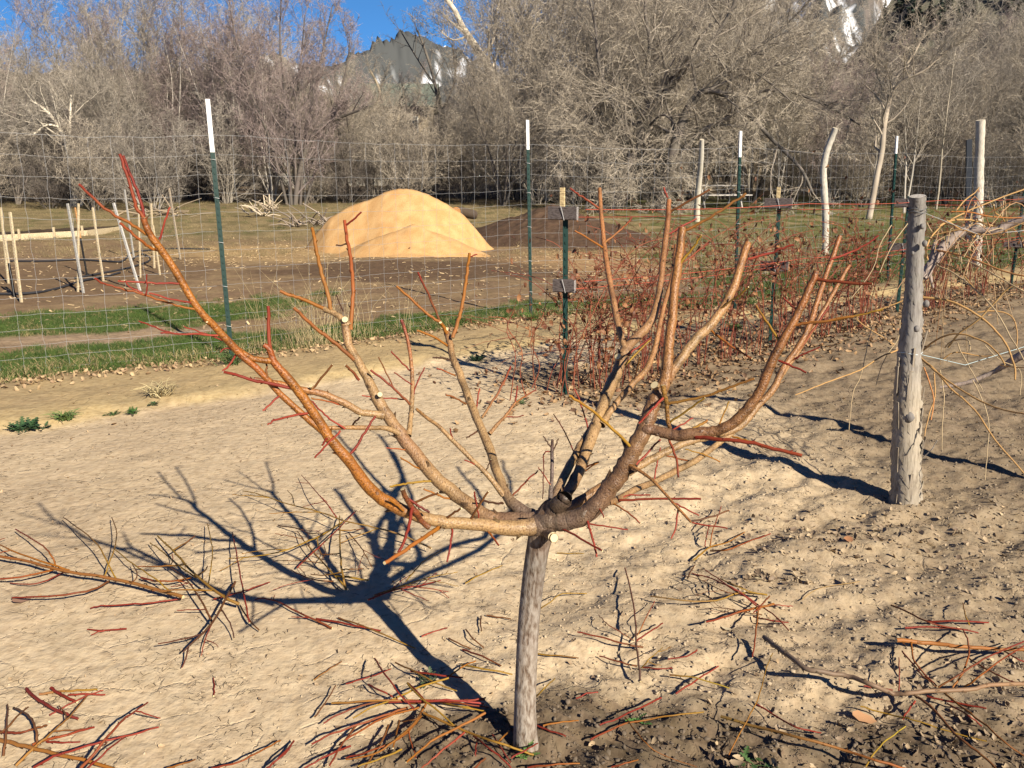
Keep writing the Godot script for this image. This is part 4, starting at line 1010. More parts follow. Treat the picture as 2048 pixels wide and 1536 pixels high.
	cutting("red and yellow stick on the dark dug soil, the lower one", RIGHT, Mz, 6, RED, YELLOW, 0.02, 0.015, [235, 1372, 400, 1290, 560, 1255, 720, 1230, 900, 1208])
	cutting("short red stick at the upper edge of the dark dug soil", RIGHT, Mz, 5, RED, PINK, 0.01, 0.0, [150, 1130, 215, 1100, 280, 1093])
	cutting("orange stick just right of the trunk's foot", RIGHT, ZA, 6, ORANGE, ORANGE, 0.015, 0.01, [1135, 532, 1200, 518, 1285, 510])
	cutting("short red stick at the right of the trunk's foot", RIGHT, ZA, 6, RED, RED, 0.012, 0.0, [1110, 532, 1170, 555, 1232, 578])
	cutting("orange-red stick along the bottom edge right of the trunk", RIGHT, ZA, 6, RED, ORANGE, 0.02, 0.01, [1070, 710, 1170, 698, 1290, 692])
	cutting("yellow stick level with the middle of the trunk on its right", RIGHT, ZA, 5, YELLOW, BROWN, 0.01, 0.01, [1105, 228, 1190, 235, 1285, 246])
	cutting("yellow stick leaning on the soil right of the trunk", RIGHT, ZA, 5, YELLOW, YELLOW, 0.01, 0.04, [1100, 412, 1140, 375, 1185, 332])
	cutting("bent yellow stick high at the right of the trunk", RIGHT, Mz, 4, YELLOW, YELLOW, 0.01, 0.04, [-70, 610, 0, 565, 75, 517, 215, 515])
	cutting("thin yellow straw right under the white cut stub", RIGHT, Mz, 3, YELLOW, YELLOW, 0.006, 0.0, [40, 278, 120, 280, 200, 280])
	# lower right
	cutting("long olive and orange branch lying to the bottom right", RIGHT, ZR, 9, Color(0.173, 0.106, 0.030), Color(0.216, 0.066, 0.018), 0.03, 0.03, [275, 1235, 500, 1300, 750, 1360, 1000, 1435, 1200, 1495, 1420, 1560])
	cutting("thin orange shoot standing over the olive branch", RIGHT, ZR, 4, ORANGE, YELLOW, 0.02, 0.05, [320, 1460, 400, 1300, 490, 1140, 530, 980, 578, 865])
	cutting("crimson shoot right above the olive branch", RIGHT, ZR, 5.5, RED, RED, 0.02, 0.015, [480, 1160, 600, 1235, 720, 1300, 860, 1330])
	cutting("yellow-green shoot crossing at the bottom right", RIGHT, ZR, 5, YELLOW, Color(0.302, 0.224, 0.030), 0.03, 0.01, [1120, 1530, 1190, 1430, 1260, 1360, 1355, 1292])
	cutting("long yellow shoot below the grey branch", RIGHT, ZR, 4.5, YELLOW, YELLOW, 0.03, 0.01, [1090, 1175, 1250, 1220, 1400, 1255, 1600, 1320, 1830, 1380])
	var grey := "grey weathered branch with bent pale fork at the lower right"
	cutting(grey, RIGHT, ZR, 15, Color(0.122, 0.096, 0.075), Color(0.223, 0.132, 0.072), 0.05, 0.03, [528, 770, 600, 825, 680, 885, 775, 955, 900, 978, 1020, 1000, 1150, 1045, 1280, 1100, 1380, 1095, 1560, 1080, 1730, 1078, 1850, 1050, 2060, 1045])
	cutting("thick orange branch at the right edge above the grey one", RIGHT, ZR, 13, Color(0.245, 0.099, 0.030), Color(0.238, 0.099, 0.030), 0.05, 0.02, [1300, 788, 1500, 805, 1700, 828, 1900, 838, 2120, 848])
	cutting("red shoot curving down from the thick orange branch", RIGHT, ZR, 5, ORANGE, RED, 0.04, 0.02, [1390, 800, 1400, 890, 1450, 970, 1540, 1060])
	cutting("brown shoot joining the grey branch's fork from the upper left", RIGHT, ZR, 4.5, RED, BROWN, 0.03, 0.03, [1335, 852, 1400, 930, 1460, 1000, 1540, 1065])
	cutting("orange shoot arching from the thick branch to the grey fork", RIGHT, ZR, 5.5, ORANGE, RED, 0.04, 0.06, [1630, 1065, 1690, 980, 1720, 880, 1720, 800, 1690, 725])
	cutting("dark red shoot rising right from the grey branch's fork", RIGHT, ZR, 5.5, BROWN, RED, 0.05, 0.06, [1545, 1065, 1700, 970, 1850, 880, 2060, 790])
	cutting("second dark red shoot rising right from the fork", RIGHT, ZR, 5, ORANGE, RED, 0.05, 0.05, [1690, 1070, 1800, 990, 1920, 900, 2080, 800])
	cutting("upright red shoot on the grey branch", RIGHT, ZR, 4, RED, RED, 0.05, 0.04, [1315, 1095, 1318, 1000, 1316, 890])
	cutting("stout dark shoot running down right from the grey branch", RIGHT, ZR, 7.5, Color(0.158, 0.066, 0.027), BROWN, 0.04, 0.02, [1400, 1105, 1500, 1175, 1600, 1290, 1680, 1370, 1800, 1460, 1900, 1560])
	cutting("orange-brown shoot running to the lower right corner", RIGHT, ZR, 5.5, ORANGE, BROWN, 0.035, 0.03, [1580, 1095, 1700, 1190, 1830, 1290, 1950, 1400, 2080, 1480])
	cutting("red shoot lying right of the grey branch's fork", RIGHT, ZR, 6, RED, RED, 0.025, 0.01, [1480, 1115, 1650, 1155, 1830, 1188])
	cutting("crimson stub under the grey branch", RIGHT, ZR, 6, PINK, RED, 0.02, 0.0, [1410, 1145, 1370, 1200, 1335, 1255])
	cutting("red shoot in the shade left under the grey branch", RIGHT, ZR, 5, RED, RED, 0.015, 0.0, [1110, 1055, 1200, 1068, 1280, 1080])
	cutting("crimson twig below the fork, pointing right", RIGHT, ZR, 4.5, RED, RED, 0.02, 0.02, [1600, 1160, 1720, 1225, 1800, 1290])
	cutting("brown shoot above the thick orange branch, upper one", RIGHT, ZR, 5, BROWN, RED, 0.02, 0.03, [1270, 583, 1380, 630, 1480, 680, 1600, 710, 1780, 745])
	cutting("level crimson shoot above the thick orange branch", RIGHT, ZR, 6, RED, RED, 0.02, 0.01, [1480, 680, 1660, 675, 1840, 685])
	cutting("second level crimson shoot above the thick orange branch", RIGHT, ZR, 6, RED, RED, 0.02, 0.01, [1350, 715, 1550, 712, 1720, 730])
	cutting("short yellow stick standing above the crimson shoots", RIGHT, ZR, 4, YELLOW, BROWN, 0.02, 0.03, [1730, 700, 1705, 640, 1690, 570])
	cutting("thin dark shoot right under the thick orange branch", RIGHT, ZR, 4.5, BROWN, RED, 0.03, 0.02, [1720, 890, 1850, 970, 1960, 1020, 2080, 1060])
	cutting("red shoot at the right edge under the thick orange branch", RIGHT, ZR, 4.5, RED, RED, 0.03, 0.02, [1930, 850, 2000, 890, 2080, 930])
	cutting("red shoot at the bottom edge left of the olive branch", RIGHT, [1100.0, 1011.0, 0.3418], 5, RED, ORANGE, 0.02, 0.01, [360, 1530, 440, 1510, 515, 1488])
	cutting("thin brown shoot at the bottom edge, right of the dug soil", RIGHT, Mz, 4, ORANGE, BROWN, 0.02, 0.02, [440, 1240, 540, 1370, 640, 1450, 860, 1530])

# ---------------------------------------------------------------- fence, posts, trellis
func tpost(b: Buf, a: Vector3, z: Vector3, col: Color, face: Vector3, studs := true) -> void:
	var t := (z - a).normalized()
	var f := (face - t * face.dot(t)).normalized()
	var s := t.cross(f)
	b.bar(a, z, s, 0.036, 0.005, col)
	b.bar(a - f * 0.0165, z - f * 0.0165, s, 0.007, 0.028, col)
	if studs:
		var l := a.distance_to(z)
		var k := 0.06
		while k < l - 0.03:
			b.bar(a + t * k + f * 0.0055, a + t * (k + 0.016) + f * 0.0055, s, 0.012, 0.006, col)
			k += 0.054

func fence_post(label: String, base: Vector3, top: Vector3, tip: float, face: Vector3) -> void:
	var o := thing("fence_post", label, "fence post", base, "green steel posts of the wire fence")
	var t := (top - base).normalized()
	var b := Buf.new()
	tpost(b, base - t * 0.25, top - t * tip, Color(0.006, 0.026, 0.020), face)
	put(b, "post_shaft", M.paint, o, base)
	var w := Buf.new()
	tpost(w, top - t * tip, top, Color(0.55, 0.55, 0.54), face)
	put(w, "white_tip", M.paint, o, base)
	var c := Buf.new()
	for h in [0.28, 0.6, 0.95, 1.3, 1.6]:
		var at: Vector3 = base + t * h
		c.tube(V([at + Vector3(-0.022, 0.004, 0.004), at + face * 0.014, at + Vector3(0.022, -0.004, 0.004)]), PackedFloat32Array([0.0018, 0.0018, 0.0018]), PackedColorArray([Color(0.55, 0.56, 0.56), Color(0.55, 0.56, 0.56), Color(0.55, 0.56, 0.56)]), 5)
	put(c, "wire_clip", M.wire, o, base)

func pole_points(xy: Array, d0: float, d1: float, w: Array) -> Array:
	var p := PackedVector3Array()
	var r := PackedFloat32Array()
	var m := xy.size() / 2
	for k in m:
		var d := lerpf(d0, d1, float(k) / (m - 1))
		p.append(P(xy[k * 2], xy[k * 2 + 1], d))
		r.append(w[k] * d / F * 0.5)
	return [p, r]

func log_mesh(b: Buf, p: PackedVector3Array, r: PackedFloat32Array, cols: Array, sides: int, rough: float, seed_n: int, per := 8, cap := Color(0.5, 0.42, 0.3)) -> void:
	var q := smooth(p, r, per)
	var pts: PackedVector3Array = q[0]
	var rad: PackedFloat32Array = q[1]
	var k2 := PackedColorArray()
	for k in pts.size():
		var t := float(k) / (pts.size() - 1) * (cols.size() - 1)
		var a := mini(int(t), cols.size() - 2)
		k2.append((cols[a] as Color).lerp(cols[a + 1], t - a))
	var f := b.v.size()
	b.tube(pts, rad, k2, sides, 1, cap)
	for k in pts.size():
		for s in sides:
			var id := f + k * sides + s
			var g := nz_b.get_noise_3d(cos(TAU * s / sides) * 14.0 + seed_n, float(k) * 0.6, sin(TAU * s / sides) * 14.0)
			var g2 := nz_a.get_noise_3d(cos(TAU * s / sides) * 5.0 + seed_n, float(k) * 1.2, sin(TAU * s / sides) * 5.0)
			b.v[id] += b.n[id] * rad[k] * rough * (g + 0.8 * g2)

func build_fence() -> void:
	var posts := [
		[G(464, 721), P(415, 198, 6.75), 0.41, "green steel fence post with white tip, tilted, left of the sand pile"],
		[G(1062, 637), P(1055, 240, 8.84), 0.30, "green steel fence post with white tip, right of the sand pile"],
		[G(1470, 617), P(1482, 262, 9.59), 0.29, "green steel fence post with white tip beside the picnic table"],
		[P(1775, 568, 12.3), P(1795, 272, 12.0), 0.24, "green steel fence post with white tip between the two bent pale poles"],
		[P(1936, 480, 13.6), P(1938, 279, 13.2), 0.0, "dark steel fence post without white tip beside the straight pale pole"]]
	for p in posts:
		if p[2] > 0.0:
			fence_post(p[3], p[0], p[1], p[2], Vector3(0.45, 0, 0.9).normalized())
		else:
			var o := thing("fence_post", p[3], "fence post", p[0])
			var b := Buf.new()
			b.bar(p[0], p[1], Vector3.RIGHT, 0.09, 0.03, Color(0.018, 0.02, 0.03))
			put(b, "post_shaft", M.paint, o, p[0])
	# woven wire
	var o2 := thing("wire_fence", "tall woven wire fence of rectangular mesh strung along the green posts", "wire fence", Vector3(-2.36, 0, -7.09))
	var at := o2.position
	var line := []
	for k in range(0, FENCE.size()):
		line.append(Vector2(FENCE[k][0], FENCE[k][1]))
	var heights := [0.06, 0.15, 0.25, 0.36, 0.48, 0.61, 0.75, 0.90, 1.05, 1.20, 1.35, 1.50, 1.65, 1.80]
	var grey := Color(0.30, 0.30, 0.30)
	var walk := []                                        # points every 15 cm along the line
	for k in line.size() - 1:
		var a: Vector2 = line[k]
		var z: Vector2 = line[k + 1]
		var n := int(round(a.distance_to(z) / 0.152))
		for s in n:
			walk.append([a.lerp(z, float(s) / n), float(s) / n])
	var sag := func(k: int, h: float) -> Vector3:
		var w: Array = walk[k]
		var p: Vector2 = w[0]
		var bulge := sin(PI * float(w[1]))
		var y: float = h - 0.035 * bulge * smoothstep(0.1, 1.2, h) + 0.012 * nz_a.get_noise_2d(k * 0.5, h * 9.0)
		return Vector3(p.x + 0.010 * nz_a.get_noise_2d(k * 1.4, h * 3.0 + 30.0), ground_rise(p.x, p.y) + 0.02 + y, p.y + 0.02 + 0.03 * bulge * nz_a.get_noise_2d(k * 0.2, 7.0 + h))
	for h in heights:
		var pts := PackedVector3Array()
		for k in walk.size():
			pts.append(sag.call(k, h))
			if k < walk.size() - 1:                       # the small crimp in each bay
				pts.append((sag.call(k, h) as Vector3).lerp(sag.call(k + 1, h), 0.5) - Vector3(0, 0.0035, 0))
		var rad := PackedFloat32Array()
		rad.resize(pts.size())
		rad.fill(0.0010 if h > 0.1 and h < 1.7 else 0.0013)
		var cols := PackedColorArray()
		cols.resize(pts.size())
		cols.fill(grey)
		var b := Buf.new()
		b.tube(pts, rad, cols, 4)
		put(b, "line_wire", M.wire, o2, at)
	for k in walk.size():
		var pts := PackedVector3Array()
		for j in heights.size():
			pts.append((sag.call(k, heights[j]) as Vector3) + Vector3(0.006 * (hash1(k, j) - 0.5), 0, 0))
			if j < heights.size() - 1:
				var mid := (sag.call(k, heights[j]) as Vector3).lerp(sag.call(k, heights[j + 1]), 0.5)
				pts.append(mid + Vector3(0.014 * (hash1(k, j + 50) - 0.5), 0, 0.008))
		var rad := PackedFloat32Array()
		rad.resize(pts.size())
		rad.fill(0.0012)
		var cols := PackedColorArray()
		cols.resize(pts.size())
		cols.fill(grey)
		var b := Buf.new()
		b.tube(pts, rad, cols, 3)
		put(b, "stay_wire", M.wire, o2, at)

func trellis(label: String, base: Vector3, top_y: float, arms: Array, stake: float, tilt: Vector3) -> void:
	var o := thing("trellis_post", label, "trellis post", base, "bramble trellis posts with two short crossarms")
	var up := (Vector3.UP + tilt).normalized()
	var row := Vector3(0.73, 0, -0.68)
	var cross := Vector3(0.92, 0, 0.39)
	var b := Buf.new()
	tpost(b, base - up * 0.3, base + up * top_y, Color(0.006, 0.026, 0.020), Vector3(0.2, 0, 1))
	put(b, "post_shaft", M.paint, o, base)
	if stake > 0:
		var w := Buf.new()
		w.bar(base + up * (top_y - 0.08) - row * 0.03, base + up * (top_y + stake) - row * 0.03, cross, 0.034, 0.018, Color(0.62, 0.49, 0.27))
		put(w, "wooden_stake", M.grain, o, base)
	for a in arms:
		var at: Vector3 = base + up * a[0] + Vector3(0, 0, 0.035) + cross * a[2]
		var w := Buf.new()
		w.bar(at - cross * a[1] * 0.5, at + cross * a[1] * 0.5, Vector3.UP, 0.088, 0.04, Color(0.125, 0.105, 0.10), Color(0.36, 0.34, 0.33))
		var arm := put(w, "crossarm", M.grain, o, base)
		var t := Buf.new()
		var k := PackedVector3Array([at + Vector3(-0.018, 0.046, 0.024), at + Vector3(-0.01, 0.02, 0.0265), at + Vector3(0.006, -0.046, 0.025)])
		t.tube(k, PackedFloat32Array([0.0022, 0.0022, 0.0022]), PackedColorArray([Color(0.4, 0.4, 0.4), Color(0.4, 0.4, 0.4), Color(0.4, 0.4, 0.4)]), 5)
		put(t, "tie_wire", M.wire, arm, base)

func twine(label: String, a: Vector3, z: Vector3, sag: float, r: float, col: Color) -> void:
	var b := Buf.new()
	var p := PackedVector3Array()
	for k in 25:
		var t := k / 24.0
		p.append(a.lerp(z, t) - Vector3(0, sag * sin(PI * fposmod(t * 3.0, 1.0)), 0))
	var rad := PackedFloat32Array()
	rad.resize(25)
	rad.fill(r)
	var c := PackedColorArray()
	c.resize(25)
	c.fill(col)
	b.tube(p, rad, c, 5)
	var o := put(b, "trellis_twine", M.plain, self, a)
	o.position = a
	o.set_meta("label", label)
	o.set_meta("category", "twine")

func build_trellis() -> void:
	var t1 := G(1130, 789)
	trellis("nearest bramble trellis post, green steel with two grey crossarms and a pale stake on top", t1, 1.31, [[1.262, 0.205, -0.02], [0.775, 0.155, -0.01]], 0.12, Vector3(-0.012, 0, 0))
	var t2 := Vector3(2.36, 0, -7.72)
	trellis("second bramble trellis post, with a short pale stake over its upper crossarm", t2, 1.31, [[1.27, 0.235, -0.02], [0.72, 0.24, -0.02]], 0.10, Vector3(-0.004, 0, 0))
	var t3 := Vector3(4.33, 0, -9.57)
	trellis("third bramble trellis post, mostly hidden behind the weathered vine post", t3, 1.29, [[1.22, 0.27, -0.02], [0.74, 0.27, -0.03]], 0.0, Vector3(0, 0, 0))
	var t4 := Vector3(6.75, 0, -11.6)
	trellis("farthest bramble trellis post, dark, seen through the grape canes", t4, 1.30, [[1.20, 0.34, 0.03], [0.62, 0.4, 0.02]], 0.0, Vector3(0.01, 0, 0))
	var red := Color(0.30, 0.055, 0.03)
	var n := 0
	for h in [1.285, 1.235, 0.80, 0.745]:
		var w := 0.06 if n % 2 == 0 else -0.06
		var names2 := ["topmost orange-red twine strung between the bramble crossarms", "second orange-red twine, just below the topmost one", "third orange-red twine from the top, at the lower crossarms", "lowest orange-red twine strung along the bramble row"]
		twine(names2[n], t1 + Vector3(0.06 + w, h, 0.0), t4 + Vector3(0.1 + w, h - 0.06, 0.0), 0.02, 0.0032, red)
		n += 1

# brambles: dark red arching canes with withered leaves
func bramble(label: String, at: Vector3, canes: int, hgt: float, spread: float, leaves: int, seed_n: int) -> void:
	rng.seed = seed_n
	var o := thing("bramble_bush", label, "bramble", at, "bramble bushes along the twine")
	var lv := []
	var lc := PackedColorArray()
	for k in canes:
		var b := Buf.new()
		var ang := rng.randf() * TAU
		var foot := at + Vector3(cos(ang), 0, sin(ang)) * 0.12 * rng.randf() + Vector3(0.73, 0, -0.68) * rng.randfn(0, 0.22)
		var lean := Vector3(rng.randfn(0, 0.5) * spread, 0, rng.randfn(0, 0.32) * spread)
		var h := hgt * (0.65 + 0.5 * rng.randf())
		var p := PackedVector3Array()
		for s in 6:
			var t := s / 5.0
			p.append(foot + Vector3(0, h * (1.25 * t - 0.42 * t * t * t) - 0.03, 0) + lean * (t * t) + Vector3(rng.randfn(0, 0.02), 0, rng.randfn(0, 0.02)))
		var col := Color(0.10, 0.026, 0.02).lerp(Color(0.22, 0.07, 0.038), rng.randf())
		shoot(b, p, 0.0042, 0.0022, col, shade(col, 1.1), col, seed_n + k, 0.07)
		for j in 8:
			var t := 0.2 + 0.65 * rng.randf()
			var i := clampi(int(t * 5), 0, 4)
			var a := p[i].lerp(p[i + 1], t * 5 - i)
			var e := a + Vector3(rng.randfn(0, 0.24), rng.randfn(0.04, 0.17), rng.randfn(0, 0.18))
			b.sprig(a, a.lerp(e, 0.5) + Vector3(0, 0.02, 0), e, 0.0022, shade(col, 0.9))
			for l in 1:
				lv.append(Transform3D(Basis.from_euler(Vector3(rng.randf() * TAU, rng.randf() * TAU, rng.randf() * TAU)).scaled(Vector3.ONE * (0.018 + 0.022 * rng.randf())), a.lerp(e, 0.4 + 0.6 * rng.randf()) - at))
				lc.append(Color(0.10, 0.035, 0.018).lerp(Color(0.25, 0.12, 0.05), rng.randf()))
		put(b, "cane", M.young, o, at)
	for k in leaves:
		var q := Vector3(rng.randfn(0, 0.34) * spread, absf(rng.randfn(0.25, 0.45)) * hgt * 0.9, rng.randfn(0, 0.26) * spread)
		lv.append(Transform3D(Basis.from_euler(Vector3(rng.randf() * TAU, rng.randf() * TAU, rng.randf() * TAU)).scaled(Vector3.ONE * (0.012 + 0.02 * rng.randf())), q))
		lc.append(Color(0.08, 0.03, 0.018).lerp(Color(0.23, 0.11, 0.045), rng.randf()))
	scatter("withered_leaves", leaf_mesh(0.9), M.leaf, lv, lc, o)

func leaf_mesh(curl: float) -> ArrayMesh:
	# a dry leaf, curled along its midrib and at its tip
	var b := Buf.new()
	b.mixed = true
	for a in 5:
		for k in 3:
			var t := a / 4.0
			var w := 0.5 * sin(PI * clampf(0.08 + t * 0.92, 0, 1)) * (1.0 + 0.25 * sin(a * 2.1))
			var s := float(k - 1)
			b.v.append(Vector3(s * w, curl * (0.45 * absf(s) * w + 0.5 * (t - 0.5) * (t - 0.5) * 2.0 + 0.09 * sin(t * 9.0 + s * 2.0)), (t - 0.5) * 1.5))
			b.n.append(Vector3(-s * 0.6 * curl, 1, -(t - 0.5) * curl).normalized())
			b.c.append(Color.WHITE)
			b.uv.append(Vector2(k / 2.0, t))
	for a in 4:
		for k in 2:
			var q := a * 3 + k
			b.i.append(q); b.i.append(q + 3); b.i.append(q + 1)
			b.i.append(q + 1); b.i.append(q + 3); b.i.append(q + 4)
	return b.mesh()

func build_brambles() -> void:
	var L := [
		["bramble bush at the foot of the nearest trellis post, drooping towards the path", 0.2, -5.95, 7, 0.75, 0.8, 26],
		["dense bramble bush just right of the nearest trellis post", 0.72, -6.15, 14, 1.05, 0.55, 80],
		["bramble bush behind the two slim right limbs of the peach tree", 1.2, -6.6, 12, 1.15, 0.6, 70],
		["bramble bush midway between the first two trellis posts", 1.7, -7.05, 12, 1.15, 0.65, 60],
		["bramble bush at the second trellis post", 2.45, -7.65, 12, 1.15, 0.65, 60],
		["bramble bush right of the second trellis post", 3.05, -8.2, 12, 1.1, 0.7, 50],
		["bramble bush left of the weathered vine post", 3.6, -8.7, 12, 1.15, 0.7, 40],
		["dark upright bramble bush right of the weathered vine post", 4.9, -9.9, 14, 1.15, 0.5, 40],
		["far bramble bush behind the grape canes", 5.9, -10.9, 10, 1.1, 0.6, 30],
		["bramble bush at the right edge behind the grape canes", 7.1, -11.7, 10, 1.1, 0.7, 30]]
	var n := 0
	for l in L:
		bramble(l[0], Vector3(l[1], gh(l[1], l[2]), l[2]), int(l[3] * 1.5), l[4] * 1.12, l[5] * 1.35, l[6] * 2, 300 + n)
		n += 1

# ---------------------------------------------------------------- the vine and its post
func build_vine() -> void:
	var G1 := Color(0.265, 0.245, 0.225)
	var G2 := Color(0.33, 0.285, 0.225)
	var base := G(1812, 1002)
	var o := thing("vine_post", "weathered grey wooden vine post with shredded bark and wire ties", "wooden post", base)
	var q := pole_points([1809, 1022, 1812, 1000, 1812, 950, 1813, 880, 1815, 820, 1816, 760, 1820, 700, 1824, 640, 1827, 580, 1830, 520, 1832, 460, 1834, 420, 1835, 392], 4.09, 3.80, [58, 56, 55, 53, 52, 46, 42, 36, 33, 31, 31, 31, 30])
	var b := Buf.new()
	log_mesh(b, q[0], q[1], [shade(G2, 0.95), G2, Color(0.38, 0.325, 0.25), G1, shade(G1, 0.88), shade(G1, 0.82), shade(G1, 0.82)], 30, 0.22, 5, 8, Color(0.42, 0.39, 0.35))
	put(b, "post_shaft", M.grey_wood, o, base)
	var pts: PackedVector3Array = q[0]
	# strips of bark that stand off the lower half
	rng.seed = 77
	for k in 16:
		var t := 0.12 + 0.42 * rng.randf()
		var i := clampi(int(t * 12.0), 0, 10)
		var c := pts[i].lerp(pts[i + 1], t * 12.0 - i)
		var r: float = q[1][i]
		var ang := rng.randf() * PI - 0.2
		var side := Vector3(cos(ang), 0, sin(ang))
		var a := c + side * r * 0.98
		var l := 0.06 + 0.11 * rng.randf()
		var w := Buf.new()
		var col := G2.lerp(Color(0.24, 0.19, 0.14), rng.randf() * 0.7)
		w.bar(a - Vector3(0, l * 0.5, 0), a + Vector3(0.006 * rng.randfn(0, 1), l * 0.5, 0) + side * 0.011 * rng.randf(), side.cross(Vector3.UP), 0.008 + 0.010 * rng.randf(), 0.004, col)
		put(w, "bark_strip", M.grey_wood, o, base)
	for k in [[1837, 452, 0.011], [1842, 486, 0.012], [1845, 605, 0.014], [1818, 505, 0.008], [1826, 655, 0.013], [1812, 830, 0.022]]:
		var kn := Buf.new()
		var at := P(k[0], k[1], 3.83 if k[1] < 700 else 3.98)
		kn.lump(at + Vector3(0, 0, 0.035), Vector3(k[2], k[2] * 1.2, k[2]), shade(G1, 0.75), int(k[1]), 0.12, 6, 9)
		put(kn, "knot", M.grey_wood, o, base)
	for y in [418.0, 424.0, 704.0]:
		var c := P(1834 if y < 500 else 1820, y, 3.815 if y < 500 else 3.95)
		var r := 0.0375 if y < 500 else 0.052
		var p := PackedVector3Array()
		for s in 17:
			p.append(c + Vector3(cos(TAU * s / 16.0) * r, 0.004 * sin(s * 1.3), sin(TAU * s / 16.0) * r))
		var w := Buf.new()
		var rad := PackedFloat32Array()
		rad.resize(17)
		rad.fill(0.0022)
		var cols := PackedColorArray()
		cols.resize(17)
		cols.fill(Color(0.10, 0.10, 0.10) if y < 500 else Color(0.42, 0.48, 0.5))
		w.tube(p, rad, cols, 6)
		put(w, "wire_tie", M.wire, o, base)
	# trunk and arms of the vine, its foot out of the frame
	var root := Vector3(3.25, gh(3.25, -4.0), -4.0)
	var v := thing("grape_vine", "old grape vine with a shaggy grey arm and long golden canes beside the weathered post", "grape vine", root)
	var GA := Color(0.36, 0.29, 0.25)
	var arm := func(called: String, xyd: Array, w: Array, rough: float) -> MeshInstance3D:
		var p := PackedVector3Array()
		var r := PackedFloat32Array()
		for k in xyd.size() / 3:
			p.append(P(xyd[k * 3], xyd[k * 3 + 1], xyd[k * 3 + 2]))
			r.append(w[k] * xyd[k * 3 + 2] / F * 0.5)
		var bb := Buf.new()
		log_mesh(bb, p, r, [GA, shade(GA, 0.75), GA, shade(GA, 0.9)], 12, rough, int(xyd[0]), 6, shade(GA, 0.7))
		return put(bb, called, M.grey_wood, v, root)
	var a1: MeshInstance3D = arm.call("vine_arm", [1846, 556, 4.15, 1862, 530, 4.15, 1882, 500, 4.15, 1908, 475, 4.15, 1930, 462, 4.15, 1960, 462, 4.12, 1990, 462, 4.08, 2020, 448, 4.05, 2060, 436, 4.0, 2130, 430, 3.95, 2260, 440, 3.9], [15, 18, 20, 20, 17, 15, 15, 14, 16, 20, 24], 0.5)
	arm.call("vine_arm", [1872, 480, 4.17, 1864, 510, 4.18, 1860, 545, 4.2, 1866, 575, 4.22], [7, 8, 8, 4], 0.3)
	arm.call("vine_arm", [1880, 775, 4.55, 1935, 765, 4.5, 1985, 745, 4.45, 2010, 730, 4.4, 2060, 705, 4.3, 2160, 690, 4.2, 2250, 620, 4.0], [5, 8, 8, 12, 18, 22, 22], 0.4)
	arm.call("vine_trunk", [2330, 1010, 3.9, 2320, 900, 3.9, 2290, 760, 3.9, 2280, 600, 3.9, 2265, 440, 3.9], [38, 34, 30, 28, 26], 0.5)
	var gold := Color(0.36, 0.215, 0.085)
	var paleg := Color(0.38, 0.29, 0.17)
	var cane := func(d0: float, d1: float, w: float, col: Color, xy: Array) -> void:
		var p := PackedVector3Array()
		var m := xy.size() / 2
		for k in m:
			p.append(P(xy[k * 2], xy[k * 2 + 1], lerpf(d0, d1, float(k) / (m - 1))))
		var bb := Buf.new()
		var r := w * d0 / F * 0.40
		shoot(bb, p, r, r * 0.7, col, shade(col, 0.92), CUT, int(xy[0] + xy[1]), 0.09)
		put(bb, "cane", M.young, v, root)
	# canes above
	cane.call(4.1, 4.2, 6, gold, [1875, 455, 1900, 442, 1940, 440, 1985, 452])
	cane.call(4.1, 4.2, 5, gold, [1856, 520, 1852, 500, 1862, 475, 1885, 450, 1930, 425, 1990, 400, 2060, 375])
	cane.call(4.1, 4.4, 4, gold, [1913, 420, 1930, 400, 1950, 385, 1958, 375])
	cane.call(4.12, 4.0, 4, Color(0.40, 0.16, 0.05), [1900, 423, 1940, 424, 1985, 434, 2055, 436])
	cane.call(4.1, 3.9, 4, gold, [1870, 470, 1920, 460, 1980, 470, 2060, 440])
	cane.call(4.1, 4.3, 4, gold, [1988, 410, 1990, 425, 2004, 435, 2012, 450])
	cane.call(4.1, 4.2, 3, BROWN, [1960, 437, 1990, 420, 2020, 405, 2060, 395])
	cane.call(4.1, 4.2, 3.5, gold, [1893, 440, 1915, 455, 1940, 470, 1960, 480])
	cane.call(4.1, 4.2, 3.5, gold, [1946, 475, 1956, 468, 1972, 480, 1990, 478])
	# canes bending down and right
	cane.call(4.15, 3.7, 5, Color(0.40, 0.19, 0.07), [1870, 500, 1910, 508, 1950, 520, 2000, 540, 2060, 555])
	cane.call(4.15, 3.7, 4, paleg, [1895, 514, 1940, 525, 1990, 550, 2060, 590])
	cane.call(4.15, 3.6, 4, paleg, [1868, 528, 1905, 545, 1940, 570, 1990, 620, 2030, 690, 2060, 740])
	cane.call(4.15, 3.9, 3.5, gold, [1868, 526, 1890, 530, 1920, 545, 1960, 590])
	cane.call(4.1, 3.8, 6, gold, [1846, 595, 1890, 600, 1930, 615, 1975, 645, 2010, 685, 2028, 730, 2030, 760])
	cane.call(4.2, 3.9, 5, Color(0.42, 0.27, 0.11), [1896, 695, 1920, 665, 1950, 645, 1985, 610, 2020, 575, 2060, 565])
	cane.call(4.3, 3.9, 5, gold, [1847, 700, 1880, 675, 1920, 668, 1960, 680, 1990, 700, 2010, 730])
	cane.call(4.3, 4.0, 4, paleg, [1890, 695, 1905, 682, 1935, 680, 1940, 700])
	cane.call(4.2, 4.1, 4, gold, [1955, 624, 1990, 622, 2022, 632, 2035, 665, 2032, 700])
	cane.call(4.2, 4.0, 3, paleg, [1915, 686, 1925, 710, 1945, 745, 1965, 780])
	cane.call(4.2, 4.1, 3.5, gold, [1885, 720, 1910, 705, 1960, 712, 1985, 712])
	cane.call(4.1, 3.5, 5, gold, [1845, 720, 1880, 750, 1930, 785, 1990, 815, 2060, 830])
